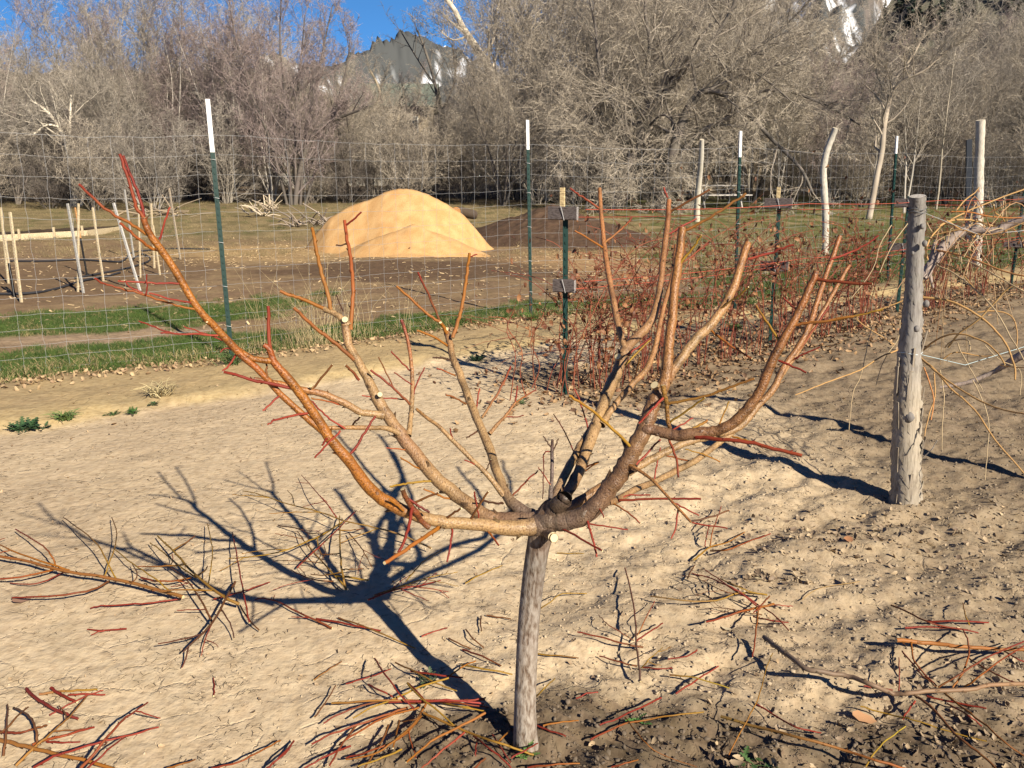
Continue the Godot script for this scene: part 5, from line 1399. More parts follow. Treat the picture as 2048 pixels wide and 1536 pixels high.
	cane.call(4.1, 3.6, 5, gold, [1842, 716, 1870, 740, 1900, 775, 1950, 820, 1990, 880, 2060, 960])
	cane.call(4.1, 4.0, 4, Color(0.38, 0.17, 0.06), [1848, 735, 1860, 770, 1868, 800, 1862, 840])
	cane.call(4.1, 4.0, 3.5, gold, [1868, 745, 1870, 790, 1855, 840, 1848, 880, 1840, 930])
	cane.call(4.1, 4.0, 2.6, paleg, [1880, 740, 1888, 790, 1885, 850, 1884, 900])
	cane.call(4.1, 4.0, 2.6, paleg, [1945, 760, 1965, 800, 1978, 850, 1975, 900, 1970, 960])
	cane.call(4.1, 4.0, 2.6, paleg, [1970, 690, 2000, 720, 2040, 740, 2040, 790])
	cane.call(4.0, 3.8, 3, gold, [2000, 730, 2030, 735, 2060, 735])
	cane.call(4.0, 3.9, 2.6, Color(0.38, 0.36, 0.33), [1846, 915, 1862, 900, 1875, 880])
	# canes reaching left, in front of the brambles
	cane.call(4.1, 3.9, 4, gold, [1795, 700, 1760, 715, 1720, 740, 1680, 755, 1640, 770, 1590, 790])
	cane.call(4.2, 4.3, 3.5, gold, [1820, 595, 1785, 610, 1740, 625, 1715, 640, 1790, 690])
	cane.call(4.1, 4.1, 2.6, paleg, [1745, 650, 1735, 690, 1722, 750, 1705, 790, 1698, 860])
	cane.call(4.1, 4.1, 2.6, paleg, [1800, 640, 1795, 680, 1768, 720, 1752, 770])
	cane.call(4.2, 4.2, 2.6, paleg, [1783, 450, 1760, 490, 1745, 540, 1700, 600])
	# the tangle of finer canes over the arm and down to the soil
	rng.seed = 505
	for k in 30:
		var x0 := 1862.0 + 230.0 * rng.randf()
		var y0 := 430.0 + 110.0 * rng.randf() if k < 30 else 690.0 + 80.0 * rng.randf()
		var dx := rng.randfn(20.0, 75.0)
		var up := rng.randf() * 60.0
		var fall := 40.0 + 260.0 * rng.randf() * rng.randf()
		cane.call(3.9 + 0.5 * rng.randf(), 3.7 + 0.9 * rng.randf(), 1.5 + 1.3 * rng.randf(), paleg.lerp(Color(0.30, 0.14, 0.06), rng.randf()), [x0, y0, x0 + dx * 0.3, y0 - up, x0 + dx * 0.7, y0 - up * 0.4 + fall * 0.2, x0 + dx, y0 + fall * 0.6, x0 + dx * 1.15, y0 + fall])
	var tw := Buf.new()
	var tp := V([P(1820, 704, 3.95), P(1930, 730, 4.0), P(2060, 690, 4.0)])
	tw.tube(tp, PackedFloat32Array([0.0016, 0.0016, 0.0016]), PackedColorArray([Color(0.35, 0.45, 0.46), Color(0.35, 0.45, 0.46), Color(0.35, 0.45, 0.46)]), 4)
	var wire := put(tw, "vine_wire", M.wire, self)
	wire.set_meta("label", "blue-grey wire sagging right from the lower tie of the weathered post")
	wire.set_meta("category", "wire")
	var tw2 := Buf.new()
	tw2.tube(V([P(1834, 420, 3.8), P(1960, 470, 4.0), P(2260, 440, 3.9)]), PackedFloat32Array([0.0015, 0.0015, 0.0015]), PackedColorArray([Color(0.3, 0.3, 0.3), Color(0.3, 0.3, 0.3), Color(0.3, 0.3, 0.3)]), 4)
	var wire2 := put(tw2, "vine_wire", M.wire, self)
	wire2.set_meta("label", "grey wire from the upper tie of the weathered post to the vine arm")
	wire2.set_meta("category", "wire")

func build_poles() -> void:
	var W := Color(0.52, 0.48, 0.41)
	var list := [
		["straight pale pole at the far end, left of the picnic table", [1393, 452, 1395, 400, 1399, 355, 1402, 320, 1404, 279], 24.6, 23.2, [13, 12, 11, 10, 9], [Color(0.60, 0.54, 0.42), W, W]],
		["pale pole bent like an elbow", [1650, 516, 1651, 470, 1651, 420, 1648, 380, 1647, 340, 1653, 305, 1664, 275, 1671, 256], 17.0, 16.4, [12, 13, 13, 14, 13, 13, 12, 11], [W, W, shade(W, 0.9)]],
		["straight stout pale pole behind the grape canes", [1953, 548, 1955, 470, 1957, 400, 1958, 330, 1960, 285, 1961, 240], 13.8, 13.2, [17, 17, 18, 18, 17, 17], [shade(W, 0.95), W, W]]]
	for l in list:
		var q := pole_points(l[1], l[2], l[3], l[4])
		var p: PackedVector3Array = q[0]
		p[0].y = gh(p[0].x, p[0].z) - 0.1
		var o := thing("wooden_pole", l[0], "wooden pole", p[0], "tall pale barkless poles")
		var b := Buf.new()
		log_mesh(b, p, q[1], l[5], 14, 0.16, int(l[1][0]), 6, Color(0.5, 0.44, 0.34))
		put(b, "pole_shaft", M.grey_wood, o, p[0])

# ---------------------------------------------------------------- stakes, bed, hose, heaps, table
func build_plot() -> void:
	var PALE := Color(0.66, 0.55, 0.36)
	var GREY := Color(0.45, 0.44, 0.41)
	var st := [
		["pale wooden stake at the picture's left edge", 1, 415, 17, 567, PALE, 0.03],
		["pale wooden stake nearest to the left corner of the plot", 20, 424, 43, 605, PALE, 0.035],
		["half black stake between the two pale ones at the left edge", 8, 470, 29, 594, PALE, 0.028],
		["grey stake leaning right, first of the crossed pair", 135, 407, 167, 586, GREY, 0.034],
		["pale upright stake of the crossed pair", 157, 407, 156, 584, PALE, 0.026],
		["orange stake with black foot behind the crossed pair", 150, 415, 174, 550, Color(0.55, 0.3, 0.12), 0.024],
		["pale stake right of the crossed pair", 185, 415, 207, 562, PALE, 0.03],
		["whitish stake with the strongest tilt", 227, 406, 280, 581, Color(0.58, 0.57, 0.54), 0.036],
		["tall grey stake behind the tilted whitish one", 249, 379, 268, 517, GREY, 0.034],
		["thin pale stake beside the tilted whitish one", 277, 410, 281, 555, PALE, 0.02],
		["pale stake of the right pair, left one", 302, 407, 309, 536, PALE, 0.03],
		["pale stake of the right pair, right one", 306, 450, 320, 550, PALE, 0.024],
		["weathered stake farthest right, beyond the red shoot", 338, 376, 361, 519, Color(0.42, 0.36, 0.27), 0.034]]
	for s in st:
		var base := G(s[3], s[4])
		var d: float = -base.z / (C - (s[4] - 768.0) / F * S)
		var top := P(s[1], s[2], d * 0.985)
		var o := thing("wooden_stake", s[0], "stake", base, "stakes driven into the plot")
		var t := (top - base).normalized()
		var b := Buf.new()
		var black: bool = String(s[0]).contains("black")
		if black:
			b.bar(base - t * 0.1, base.lerp(top, 0.55), Vector3(0.9, 0, 0.4), s[6], 0.02, Color(0.02, 0.02, 0.022))
			put(b, "black_foot", M.grain, o, base)
			b = Buf.new()
			b.bar(base.lerp(top, 0.55), top, Vector3(0.9, 0, 0.4), s[6], 0.02, s[5])
			put(b, "stake_top", M.grain, o, base)
		else:
			b.bar(base - t * 0.1, top, Vector3(0.9, 0, 0.4), s[6], 0.02, s[5])
			put(b, "stake_shaft", M.grain, o, base)
	# raised bed
	var a := G(-60, 484)
	var e := G(174, 471)
	var back := Vector3(0.1, 0, -1.6)
	var bed := thing("raised_bed", "low raised garden bed edged with pale boards at the left edge", "raised bed", a)
	var up := Vector3(0, 0.05, 0)
	for s in [[a, e], [e, e + back], [a + back, e + back], [a, a + back]]:
		var b := Buf.new()
		b.bar(s[0] + up, s[1] + up, Vector3.UP, 0.15, 0.04, PALE)
		put(b, "board", M.grain, bed, a)
	for t in [0.42, 0.72, 0.97]:
		var b := Buf.new()
		b.bar(a.lerp(e, t) + Vector3(0, 0, 0.04), a.lerp(e, t) + Vector3(0, 0.24, 0.04), Vector3.RIGHT, 0.05, 0.035, PALE)
		put(b, "corner_block", M.grain, bed, a)
	var sb := Buf.new()
	sb.mixed = true
	for k in 20:
		for j in 5:
			var p0 := a.lerp(e, k / 20.0) + back * (j / 5.0)
			var p1 := a.lerp(e, (k + 1) / 20.0) + back * (j / 5.0)
			var y := func(p: Vector3) -> Vector3: return p + Vector3(0, 0.14 + 0.05 * nz_b.get_noise_2d(p.x * 4.0, p.z * 4.0), 0)
			sb.quad(y.call(p0), y.call(p1), y.call(p1 + back * 0.2), y.call(p0 + back * 0.2), Color(0.07, 0.05, 0.035))
	put(sb, "bed_soil", M.soil_flat, bed, a)
	# black drip hoses
	var h1 := [[-10, 588, 60, 586, 110, 578, 170, 560, 215, 552, 240, 545], [20, 522, 90, 522, 150, 519, 210, 522, 245, 522, 265, 505, 300, 500, 330, 497, 420, 498], [150, 556, 205, 546, 260, 535, 300, 520, 285, 508, 262, 520]]
	var hl := ["black drip hose lying at the feet of the crossed stakes", "black drip hose lying behind the stakes", "tangled black drip hose beside the tilted whitish stake"]
	for k in 3:
		var p := PackedVector3Array()
		var r := PackedFloat32Array()
		for j in h1[k].size() / 2:
			p.append(G(h1[k][j * 2], h1[k][j * 2 + 1], 0.02))
			r.append(0.016)
		var q := smooth(p, r, 8)
		var c := PackedColorArray()
		c.resize(q[0].size())
		c.fill(Color(0.018, 0.019, 0.021))
		var b := Buf.new()
		b.tube(q[0], q[1], c, 6)
		var o := put(b, "drip_hose", M.plain, self, p[0])
		o.position = p[0]
		o.set_meta("label", hl[k])
		o.set_meta("category", "hose")

func heap(called: String, label: String, category: String, at: Vector3, w: float, d: float, prof: Callable, mat: Material, col: Callable) -> MeshInstance3D:
	var b := Buf.new()
	b.mixed = true
	var n := 90
	for a in n + 1:
		for k in n + 1:
			var x := (float(k) / n - 0.5) * 2.0
			var z := (float(a) / n - 0.5) * 2.0
			var p := Vector3(x * w, 0, z * d)
			var h: float = prof.call(x, z, p)
			b.v.append(p + Vector3(0, gh(at.x + p.x, at.z + p.z) - at.y + h, 0))
			b.c.append(col.call(x, z, h))
			b.n.append(Vector3.UP)
			b.uv.append(Vector2(p.x, p.z))
	for a in n:
		for k in n:
			var q := a * (n + 1) + k
			b.i.append(q); b.i.append(q + n + 1); b.i.append(q + 1)
			b.i.append(q + 1); b.i.append(q + n + 1); b.i.append(q + n + 2)
	for a in n + 1:
		for k in n + 1:
			var l := b.v[a * (n + 1) + maxi(k - 1, 0)]
			var r := b.v[a * (n + 1) + mini(k + 1, n)]
			var u := b.v[maxi(a - 1, 0) * (n + 1) + k]
			var e := b.v[mini(a + 1, n) * (n + 1) + k]
			b.n[a * (n + 1) + k] = (e - u).cross(r - l).normalized()
	var o := put(b, called, mat, self)
	o.position = at
	o.set_meta("label", label)
	o.set_meta("category", category)
	return o

func build_heaps() -> void:
	var at := Vector3(-2.25, gh(-2.25, -18.2), -18.2)
	var prof := func(x: float, z: float, p: Vector3) -> float:
		var e: float = 0.03 * nz_a.get_noise_2d(p.x * 0.9, p.z * 0.9) + 0.009 * nz_b.get_noise_2d(p.x * 7.0, p.z * 7.0)
		var top := lerpl([[-3.0, -0.6], [-2.15, -0.05], [-1.88, 0.33], [-1.56, 0.64], [-1.15, 0.86], [-0.73, 1.0], [-0.41, 1.16], [-0.1, 1.23], [0.15, 1.23], [0.43, 1.17], [0.85, 0.95], [1.26, 0.68], [1.5, 0.42], [1.75, 0.12], [1.95, -0.05], [3.0, -0.7]], p.x)
		var side := top - 0.80 * absf(p.z + 0.1) * (1.0 + 0.15 * absf(p.z))
		# the second, smaller tip in front
		var q := Vector2((p.x - 0.35) / 1.5, (p.z - 1.45) / 0.85).length()
		var front := 0.62 * (1.0 - q)
		var h := maxf(side, front) + e
		return clampf(h, -0.06, 2.0)
	var col := func(x: float, z: float, h: float) -> Color:
		var n := nz_a.get_noise_2d(x * 9.0 + 4.0, z * 9.0)
		return Color(0.44, 0.255, 0.105).lerp(Color(0.53, 0.335, 0.155), clampf(0.5 + n, 0, 1)).lerp(Color(0.40, 0.24, 0.11), smoothstep(0.10, -0.02, h) * 0.6)
	heap("chip_pile", "orange pile of fresh wood chips with a smaller tip in front of it", "chip pile", at, 2.5, 2.4, prof, M.chips, col)
	var at2 := Vector3(0.95, gh(0.95, -21.0), -21.0)
	var prof2 := func(x: float, z: float, p: Vector3) -> float:
		var e: float = 0.10 * nz_a.get_noise_2d(p.x * 1.6 + 9.0, p.z * 1.6) + 0.05 * nz_b.get_noise_2d(p.x * 5.0, p.z * 5.0)
		return clampf(0.75 * (1.0 - Vector2(x, z).length() * 1.05) + e * (1.0 - Vector2(x, z).length()), -0.08, 2.0)
	var col2 := func(x: float, z: float, h: float) -> Color:
		return shade(Color(0.085, 0.054, 0.036), 1.0 + 0.4 * nz_b.get_noise_2d(x * 20.0, z * 20.0))
	heap("compost_mound", "low dark mound of earth right of the orange pile", "earth mound", at2, 2.5, 2.6, prof2, M.soil_flat, col2)
	# sawn log at the pile's right shoulder
	var l := thing("log", "short sawn log with a pale orange end lying on the right shoulder of the pile", "log", Vector3(-1.3, gh(-1.3, -19.0) + 0.74, -18.6))
	var b := Buf.new()
	var lp := V([l.position + Vector3(0.45, -0.08, -0.75), l.position + Vector3(0.2, 0.0, -0.2), l.position + Vector3(0.12, 0.02, 0.12)])
	log_mesh(b, lp, PackedFloat32Array([0.10, 0.105, 0.10]), [Color(0.10, 0.075, 0.055), Color(0.12, 0.09, 0.06)], 14, 0.1, 3, 4, Color(0.52, 0.27, 0.10))
	put(b, "log_body", M.bark, l, l.position)
	# two heaps of split wood and brush
	brush_pile("pile of pale split wood and branches standing at the wood's edge", G(527, 434), 0.62, 34, 1.5, Color(0.52, 0.44, 0.32), 41)
	brush_pile("low pile of grey sticks left of the orange pile", G(628, 452), 1.0, 34, 0.35, Color(0.28, 0.23, 0.18), 43)
	brush_pile("scattered dry branches on the grass behind the stakes", G(320, 432), 1.3, 22, 0.16, Color(0.36, 0.29, 0.2), 47)
	# picnic table
	var p := G(1432, 416)
	var t := thing("picnic_table", "grey wooden picnic table with attached benches under the trees", "picnic table", p)
	t.rotation.y = 0.16
	var GW := Color(0.60, 0.58, 0.54)
	for k in 5:
		var w := Buf.new()
		w.bar(Vector3(-0.9, 0.74, -0.3 + k * 0.15), Vector3(0.9, 0.74, -0.3 + k * 0.15), Vector3.BACK, 0.14, 0.04, GW)
		put(w, "tabletop_board", M.grain, t)
	for z in [-0.68, 0.68]:
		for k in 2:
			var w := Buf.new()
			w.bar(Vector3(-0.9, 0.44, z - 0.075 + k * 0.15), Vector3(0.9, 0.44, z - 0.075 + k * 0.15), Vector3.BACK, 0.14, 0.04, GW)
			put(w, "bench_board", M.grain, t)
	for x in [-0.65, 0.65]:
		for s in [-1.0, 1.0]:
			var w := Buf.new()
			w.bar(Vector3(x, 0.0, 0.62 * s), Vector3(x, 0.72, 0.22 * s), Vector3.RIGHT, 0.04, 0.10, shade(GW, 0.9))
			put(w, "leg", M.grain, t)
		var w2 := Buf.new()
		w2.bar(Vector3(x + 0.042, 0.38, -0.72), Vector3(x + 0.042, 0.38, 0.72), Vector3.UP, 0.10, 0.04, shade(GW, 0.9))
		put(w2, "bench_beam", M.grain, t)

func brush_pile(label: String, at: Vector3, size: float, n: int, hgt: float, col: Color, seed_n: int) -> void:
	rng.seed = seed_n
	var o := thing("brush_pile", label, "brush pile", at)
	for k in n:
		var b := Buf.new()
		var a := at + Vector3(rng.randfn(0, 0.4) * size, 0.02 + rng.randf() * hgt * 0.25, rng.randfn(0, 0.25) * size)
		var dir := Vector3(rng.randfn(0, 1), 0.15 + hgt * 0.9 * rng.randf(), rng.randfn(0, 0.5)).normalized()
		var l := size * (0.35 + 0.65 * rng.randf())
		a.y = gh(a.x, a.z) + 0.02 + rng.randf() * hgt * 0.2
		var c := shade(col, 0.6 + 0.7 * rng.randf())
		var r := 0.012 + 0.03 * rng.randf() * rng.randf()
		b.tube(V([a, a + dir * l * 0.5 + Vector3(0, 0.03, 0.02), a + dir * l + Vector3(0.05 * rng.randfn(0, 1), -0.03, 0)]), PackedFloat32Array([r, r * 0.9, r * 0.6]), PackedColorArray([c, c, c]), 6, 3, Color(0.6, 0.5, 0.35))
		put(b, "branch", M.bark, o, at)

# ---------------------------------------------------------------- bare trees
class Wood:
	var spurs := 2
	var trunk := Buf.new()
	var twigs := Buf.new()

# branches out of a stem given as points and radii: secondaries, tertiaries and fine sprigs
func ramify(w: Wood, p: PackedVector3Array, r: PackedFloat32Array, from: float, n2: int, len2: float, n3: int, n4: int, rise: float, bark: Color, twig: Color, fine: float) -> void:
	var m := p.size()
	for a in n2:
		var t := from + (1.0 - from) * (a + rng.randf()) / n2
		var f := t * (m - 1)
		var i := clampi(int(f), 0, m - 2)
		var at := p[i].lerp(p[i + 1], f - i)
		var dir := (p[i + 1] - p[i]).normalized()
		var side := Vector3(rng.randfn(0, 1), rng.randfn(0, 0.4), rng.randfn(0, 1)).normalized()
		var d2 := (dir * 0.75 + side * (1.0 - 0.35 * t) + Vector3(0, rise, 0)).normalized()
		var l2 := len2 * (1.15 - 0.62 * t) * (0.65 + 0.6 * rng.randf())
		var r2 := maxf(lerpf(r[i], r[i + 1], f - i) * 0.5, 0.008)
		var q := PackedVector3Array([at])
		var bend := Vector3(rng.randfn(0, 0.2), 0.12 + rise * 0.2, rng.randfn(0, 0.2))
		for s in 4:
			q.append(q[s] + (d2 + bend * s * 0.4 + Vector3(rng.randfn(0, 0.1), rng.randfn(0, 0.1), rng.randfn(0, 0.1))).normalized() * l2 * 0.25)
		var c2 := bark.lerp(twig, 0.5)
		w.trunk.tube(q, PackedFloat32Array([r2, r2 * 0.8, r2 * 0.6, r2 * 0.42, r2 * 0.25]), PackedColorArray([c2, c2, c2, c2, c2]), 5)
		for b in n3:
			var t3 := 0.15 + 0.85 * (b + rng.randf()) / n3
			var f3 := t3 * 4.0
			var j := clampi(int(f3), 0, 3)
			var at3 := q[j].lerp(q[j + 1], f3 - j)
			var dd := (q[j + 1] - q[j]).normalized()
			var d3 := (dd * 0.8 + Vector3(rng.randfn(0, 1), rng.randfn(0.1, 0.6), rng.randfn(0, 1)).normalized() * 0.75 + Vector3(0, rise * 0.6, 0)).normalized()
			var l3 := l2 * (0.30 + 0.35 * rng.randf()) * (1.1 - 0.5 * t3)
			var c3 := shade(twig, 0.75 + 0.5 * rng.randf())
			var mid3 := at3 + (d3 + Vector3(rng.randfn(0, 0.12), 0.05, rng.randfn(0, 0.12))) * l3 * 0.5
			var end3 := at3 + (d3 + Vector3(0, 0.12 * rise, 0)) * l3
			w.twigs.sprig(at3, mid3, end3, fine * 1.5, c3)
			for e in n4:
				var t4 := 0.10 + 0.90 * (e + rng.randf()) / n4
				var at4 := at3.lerp(mid3, t4 * 2.0) if t4 < 0.5 else mid3.lerp(end3, t4 * 2.0 - 1.0)
				var d4 := (d3 * 0.7 + Vector3(rng.randfn(0, 1), rng.randfn(0.05, 0.7), rng.randfn(0, 1)).normalized() * 0.85).normalized()
				var l4 := l3 * (0.25 + 0.4 * rng.randf())
				var c4 := shade(twig, 0.45 + 1.2 * rng.randf())
				w.twigs.spur(at4, at4 + d4 * l4, fine, c4)
				for g in w.spurs:
					var at5 := at4 + d4 * l4 * (0.2 + 0.75 * rng.randf())
					var d5 := (d4 * 0.5 + Vector3(rng.randfn(0, 1), rng.randfn(0.0, 0.8), rng.randfn(0, 1)).normalized()).normalized()
					w.twigs.spur(at5, at5 + d5 * (0.07 + 0.16 * rng.randf()), fine * 0.8, shade(c4, 0.75 + 0.5 * rng.randf()))

func stem(w: Wood, foot: Vector3, dir: Vector3, l: float, r0: float, bark: Color, sway: float, sides := 7) -> Array:
	var p := PackedVector3Array()
	var r := PackedFloat32Array()
	var c := PackedColorArray()
	var at := foot
	var d := dir.normalized()
	var n := 9
	for k in n + 1:
		p.append(at)
		var t := float(k) / n
		r.append(maxf(r0 * pow(1.0 - t, 0.75), r0 * 0.1))
		c.append(shade(bark, 0.85 + 0.3 * rng.randf()))
		d = (d + Vector3(rng.randfn(0, sway), 0.05, rng.randfn(0, sway))).normalized()
		at += d * l / n
	w.trunk.tube(p, r, c, sides)
	return [p, r]

func proto(seed_n: int, stems: int, hgt: float, spread: float, r0: float, n2: int, len2: float, n3: int, n4: int, rise: float, bark: Color, twig: Color, fine: float, from := 0.12, sway := 0.07) -> Array:
	rng.seed = seed_n
	var w := Wood.new()
	for k in stems:
		var ang := TAU * (k + 0.7 * rng.randf()) / stems
		var out := Vector3(cos(ang), 0, sin(ang))
		var s := stem(w, out * 0.25 * rng.randf() * spread + Vector3(0, -0.2, 0), Vector3.UP + out * spread * (0.25 + 0.75 * rng.randf()), hgt * (0.72 + 0.35 * rng.randf()), r0 * (0.6 + 0.5 * rng.randf()), bark, sway)
		ramify(w, s[0], s[1], from, n2, len2, n3, n4, rise, bark, twig, fine)
	return [w.trunk.mesh(), w.twigs.mesh()]

func stand(pr: Array, called: String, label: String, group: String, at: Vector3, turn: float, size: float) -> void:
	var o := thing(called, label, "tree" if not called.contains("shrub") else "shrub", at, group)
	o.rotation.y = turn
	o.scale = Vector3.ONE * size
	for k in 2:
		var m := MeshInstance3D.new()
		m.mesh = pr[k]
		m.material_override = M.bark_far if k == 0 else M.twig
		m.name = "trunk" if k == 0 else "crown"
		o.add_child(m, true)

# a tree whose main limbs are traced: each limb is x, y, depth, width (px), repeated
func traced_tree(called: String, label: String, limbs: Array, bark: Color, twig: Color, n2: int, len2: float, n3: int, n4: int, rise: float, fine: float, seed_n: int, from := 0.2) -> void:
	rng.seed = seed_n
	var w := Wood.new()
	var o := Vector3.ZERO
	for li in limbs.size():
		var L: Array = limbs[li]
		var p := PackedVector3Array()
		var r := PackedFloat32Array()
		for k in L.size() / 4:
			p.append(P(L[k * 4], L[k * 4 + 1], L[k * 4 + 2]))
			r.append(L[k * 4 + 3] * L[k * 4 + 2] / F * 0.5)
		if li == 0:
			p[0].y = minf(p[0].y, gh(p[0].x, p[0].z) - 0.1)
			o = p[0]
		var q := smooth(p, r, 4)
		var c := PackedColorArray()
		for k in q[0].size():
			c.append(shade(bark, 0.8 + 0.4 * rng.randf()))
		w.trunk.tube(q[0], q[1], c, 9, 1, shade(bark, 1.3))
		ramify(w, q[0], q[1], from, n2, len2, n3, n4, rise, bark, twig, fine)
	var t := thing(called, label, "tree", o)
	put(w.trunk, "trunk", M.bark_far, t, o)
	put(w.twigs, "crown", M.twig, t, o)

func build_trees() -> void:
	var ash := Color(0.255, 0.225, 0.185)
	var tan := Color(0.32, 0.275, 0.215)
	var plum := Color(0.235, 0.185, 0.170)
	var dusk := Color(0.125, 0.105, 0.088)
	var bark := Color(0.14, 0.118, 0.095)
	var pale := Color(0.36, 0.325, 0.275)
	var tall := [
		proto(11, 7, 10.5, 0.30, 0.060, 12, 3.4, 7, 8, 0.45, bark, ash, 0.0068),
		proto(12, 7, 10.5, 0.26, 0.055, 12, 3.2, 7, 8, 0.5, pale, plum, 0.0068),
		proto(13, 5, 10.0, 0.42, 0.085, 14, 3.6, 7, 9, 0.3, dusk, tan, 0.0068),
		proto(14, 6, 10.0, 0.36, 0.060, 13, 3.2, 7, 8, 0.35, dusk, ash, 0.0068)]
	var low := [
		proto(21, 9, 3.8, 0.75, 0.028, 8, 1.6, 6, 6, 0.2, ash, ash, 0.0050, 0.05, 0.12),
		proto(22, 10, 3.8, 0.6, 0.032, 8, 1.7, 6, 6, 0.25, bark, tan, 0.0050, 0.05, 0.12),
		proto(23, 9, 3.8, 0.9, 0.026, 8, 1.5, 6, 6, 0.12, dusk, dusk, 0.0050, 0.05, 0.14)]
	var slim := [
		proto(31, 2, 8.0, 0.16, 0.065, 14, 2.6, 6, 6, 0.45, pale, tan, 0.0058, 0.25, 0.05),
		proto(32, 1, 8.5, 0.10, 0.085, 18, 2.8, 6, 6, 0.4, Color(0.30, 0.26, 0.20), ash, 0.0058, 0.25, 0.06)]
	# trees one can tell apart
	traced_tree("bare_tree", "old tree with a long pale barkless trunk leaning left past the mountain", [[1098, 412, 37, 20, 1088, 345, 37, 18, 1060, 285, 37, 18, 1028, 235, 37, 17, 1001, 183, 37, 16, 975, 130, 37, 15, 950, 92, 37, 15, 926, 55, 37, 12, 910, 22, 37, 10, 890, -8, 37, 9, 872, -60, 37, 7], [962, 110, 37, 7, 985, 85, 36.6, 5, 990, 40, 36.4, 4, 1005, -20, 36, 3], [935, 72, 37, 5, 905, 80, 37, 3, 880, 60, 37, 2]], Color(0.50, 0.43, 0.33), ash, 7, 2.2, 6, 4, 0.2, 0.0075, 51, 0.4)
	traced_tree("bare_tree", "big spreading tree, dark trunk leaning right and ending in a stub", [[1232, 422, 29, 26, 1255, 345, 29, 24, 1275, 280, 29, 23, 1296, 225, 28.8, 23, 1330, 180, 28.6, 21, 1360, 148, 28.4, 20, 1388, 118, 28.2, 16], [1300, 222, 28.8, 12, 1290, 160, 28.6, 10, 1300, 90, 28.4, 8, 1290, 20, 28.2, 6, 1300, -60, 28, 4], [1385, 122, 28.2, 11, 1440, 60, 28, 8, 1480, -20, 27.6, 6, 1500, -90, 27.4, 4], [1270, 300, 29, 10, 1230, 220, 28.6, 8, 1200, 140, 28.4, 7, 1190, 50, 28.2, 5, 1170, -40, 28, 4], [1240, 330, 28.6, 5, 1200, 270, 28, 4, 1150, 270, 27.6, 3, 1110, 330, 27.4, 2], [1290, 240, 28.4, 5, 1250, 190, 27.8, 4, 1190, 210, 27.4, 3, 1160, 280, 27.2, 2], [1300, 250, 28.2, 5, 1330, 230, 27.6, 4, 1370, 280, 27.2, 3, 1380, 350, 27, 2], [1262, 345, 28.4, 4, 1290, 320, 27.8, 3, 1310, 350, 27.4, 3, 1320, 400, 27.2, 2]], Color(0.10, 0.085, 0.07), tan, 14, 2.6, 7, 9, 0.12, 0.0058, 52)
	traced_tree("bare_tree", "leaning tree whose dark limb arches over the picnic table and droops to the right", [[1318, 430, 28, 24, 1330, 370, 28, 24, 1346, 310, 28, 22, 1362, 255, 28, 20, 1384, 205, 27.8, 17, 1410, 182, 27.6, 14, 1450, 190, 27.4, 11, 1500, 232, 27.2, 9, 1550, 285, 27, 8, 1600, 335, 26.8, 7, 1625, 385, 26.6, 5], [1350, 330, 28, 14, 1400, 265, 27.6, 11, 1450, 240, 27.3, 8, 1500, 180, 27, 6, 1560, 120, 26.6, 5], [1420, 182, 27.6, 9, 1480, 120, 27.2, 7, 1560, 60, 26.8, 5, 1640, -20, 26.4, 3], [1460, 195, 27.4, 7, 1560, 180, 27, 6, 1650, 210, 26.6, 5, 1720, 250, 26.2, 3], [1345, 320, 27.6, 4, 1300, 300, 27.2, 3, 1270, 340, 27, 3, 1260, 400, 26.8, 2], [1400, 190, 27.4, 5, 1440, 150, 27, 4, 1500, 140, 26.6, 4, 1580, 200, 26.4, 3]], Color(0.10, 0.085, 0.07), tan, 13, 2.5, 7, 9, 0.1, 0.0058, 53)
	traced_tree("bare_tree", "forked bare tree with a pale foot and dark crotch right of the bent pole", [[1735, 452, 25, 13, 1745, 400, 25, 12, 1755, 345, 25, 11, 1764, 300, 25, 11, 1768, 255, 25, 10, 1778, 205, 25, 8, 1790, 160, 24.8, 6, 1830, 105, 24.6, 4, 1850, 60, 24.6, 3], [1768, 250, 25, 7, 1775, 200, 25.2, 6, 1755, 150, 25.4, 4, 1740, 90, 25.6, 3], [1776, 205, 25, 6, 1800, 165, 24.6, 5, 1850, 140, 24.2, 4, 1900, 95, 24, 3]], Color(0.30, 0.25, 0.19), tan, 13, 1.9, 7, 5, 0.25, 0.0055, 54, 0.35)
	traced_tree("bare_tree", "crooked whitish tree behind the stakes at left", [[152, 424, 30, 13, 150, 390, 30, 12, 143, 330, 30, 10, 132, 285, 30, 9, 112, 245, 30, 7, 88, 218, 30, 5, 60, 200, 30, 3], [138, 300, 30, 6, 140, 245, 30, 5, 142, 190, 30, 3], [120, 255, 30, 5, 95, 250, 29.8, 4, 65, 270, 29.6, 3], [160, 420, 30, 6, 172, 370, 30, 5, 185, 320, 30, 3]], Color(0.52, 0.46, 0.36), ash, 9, 1.7, 6, 5, 0.25, 0.006, 55, 0.3)
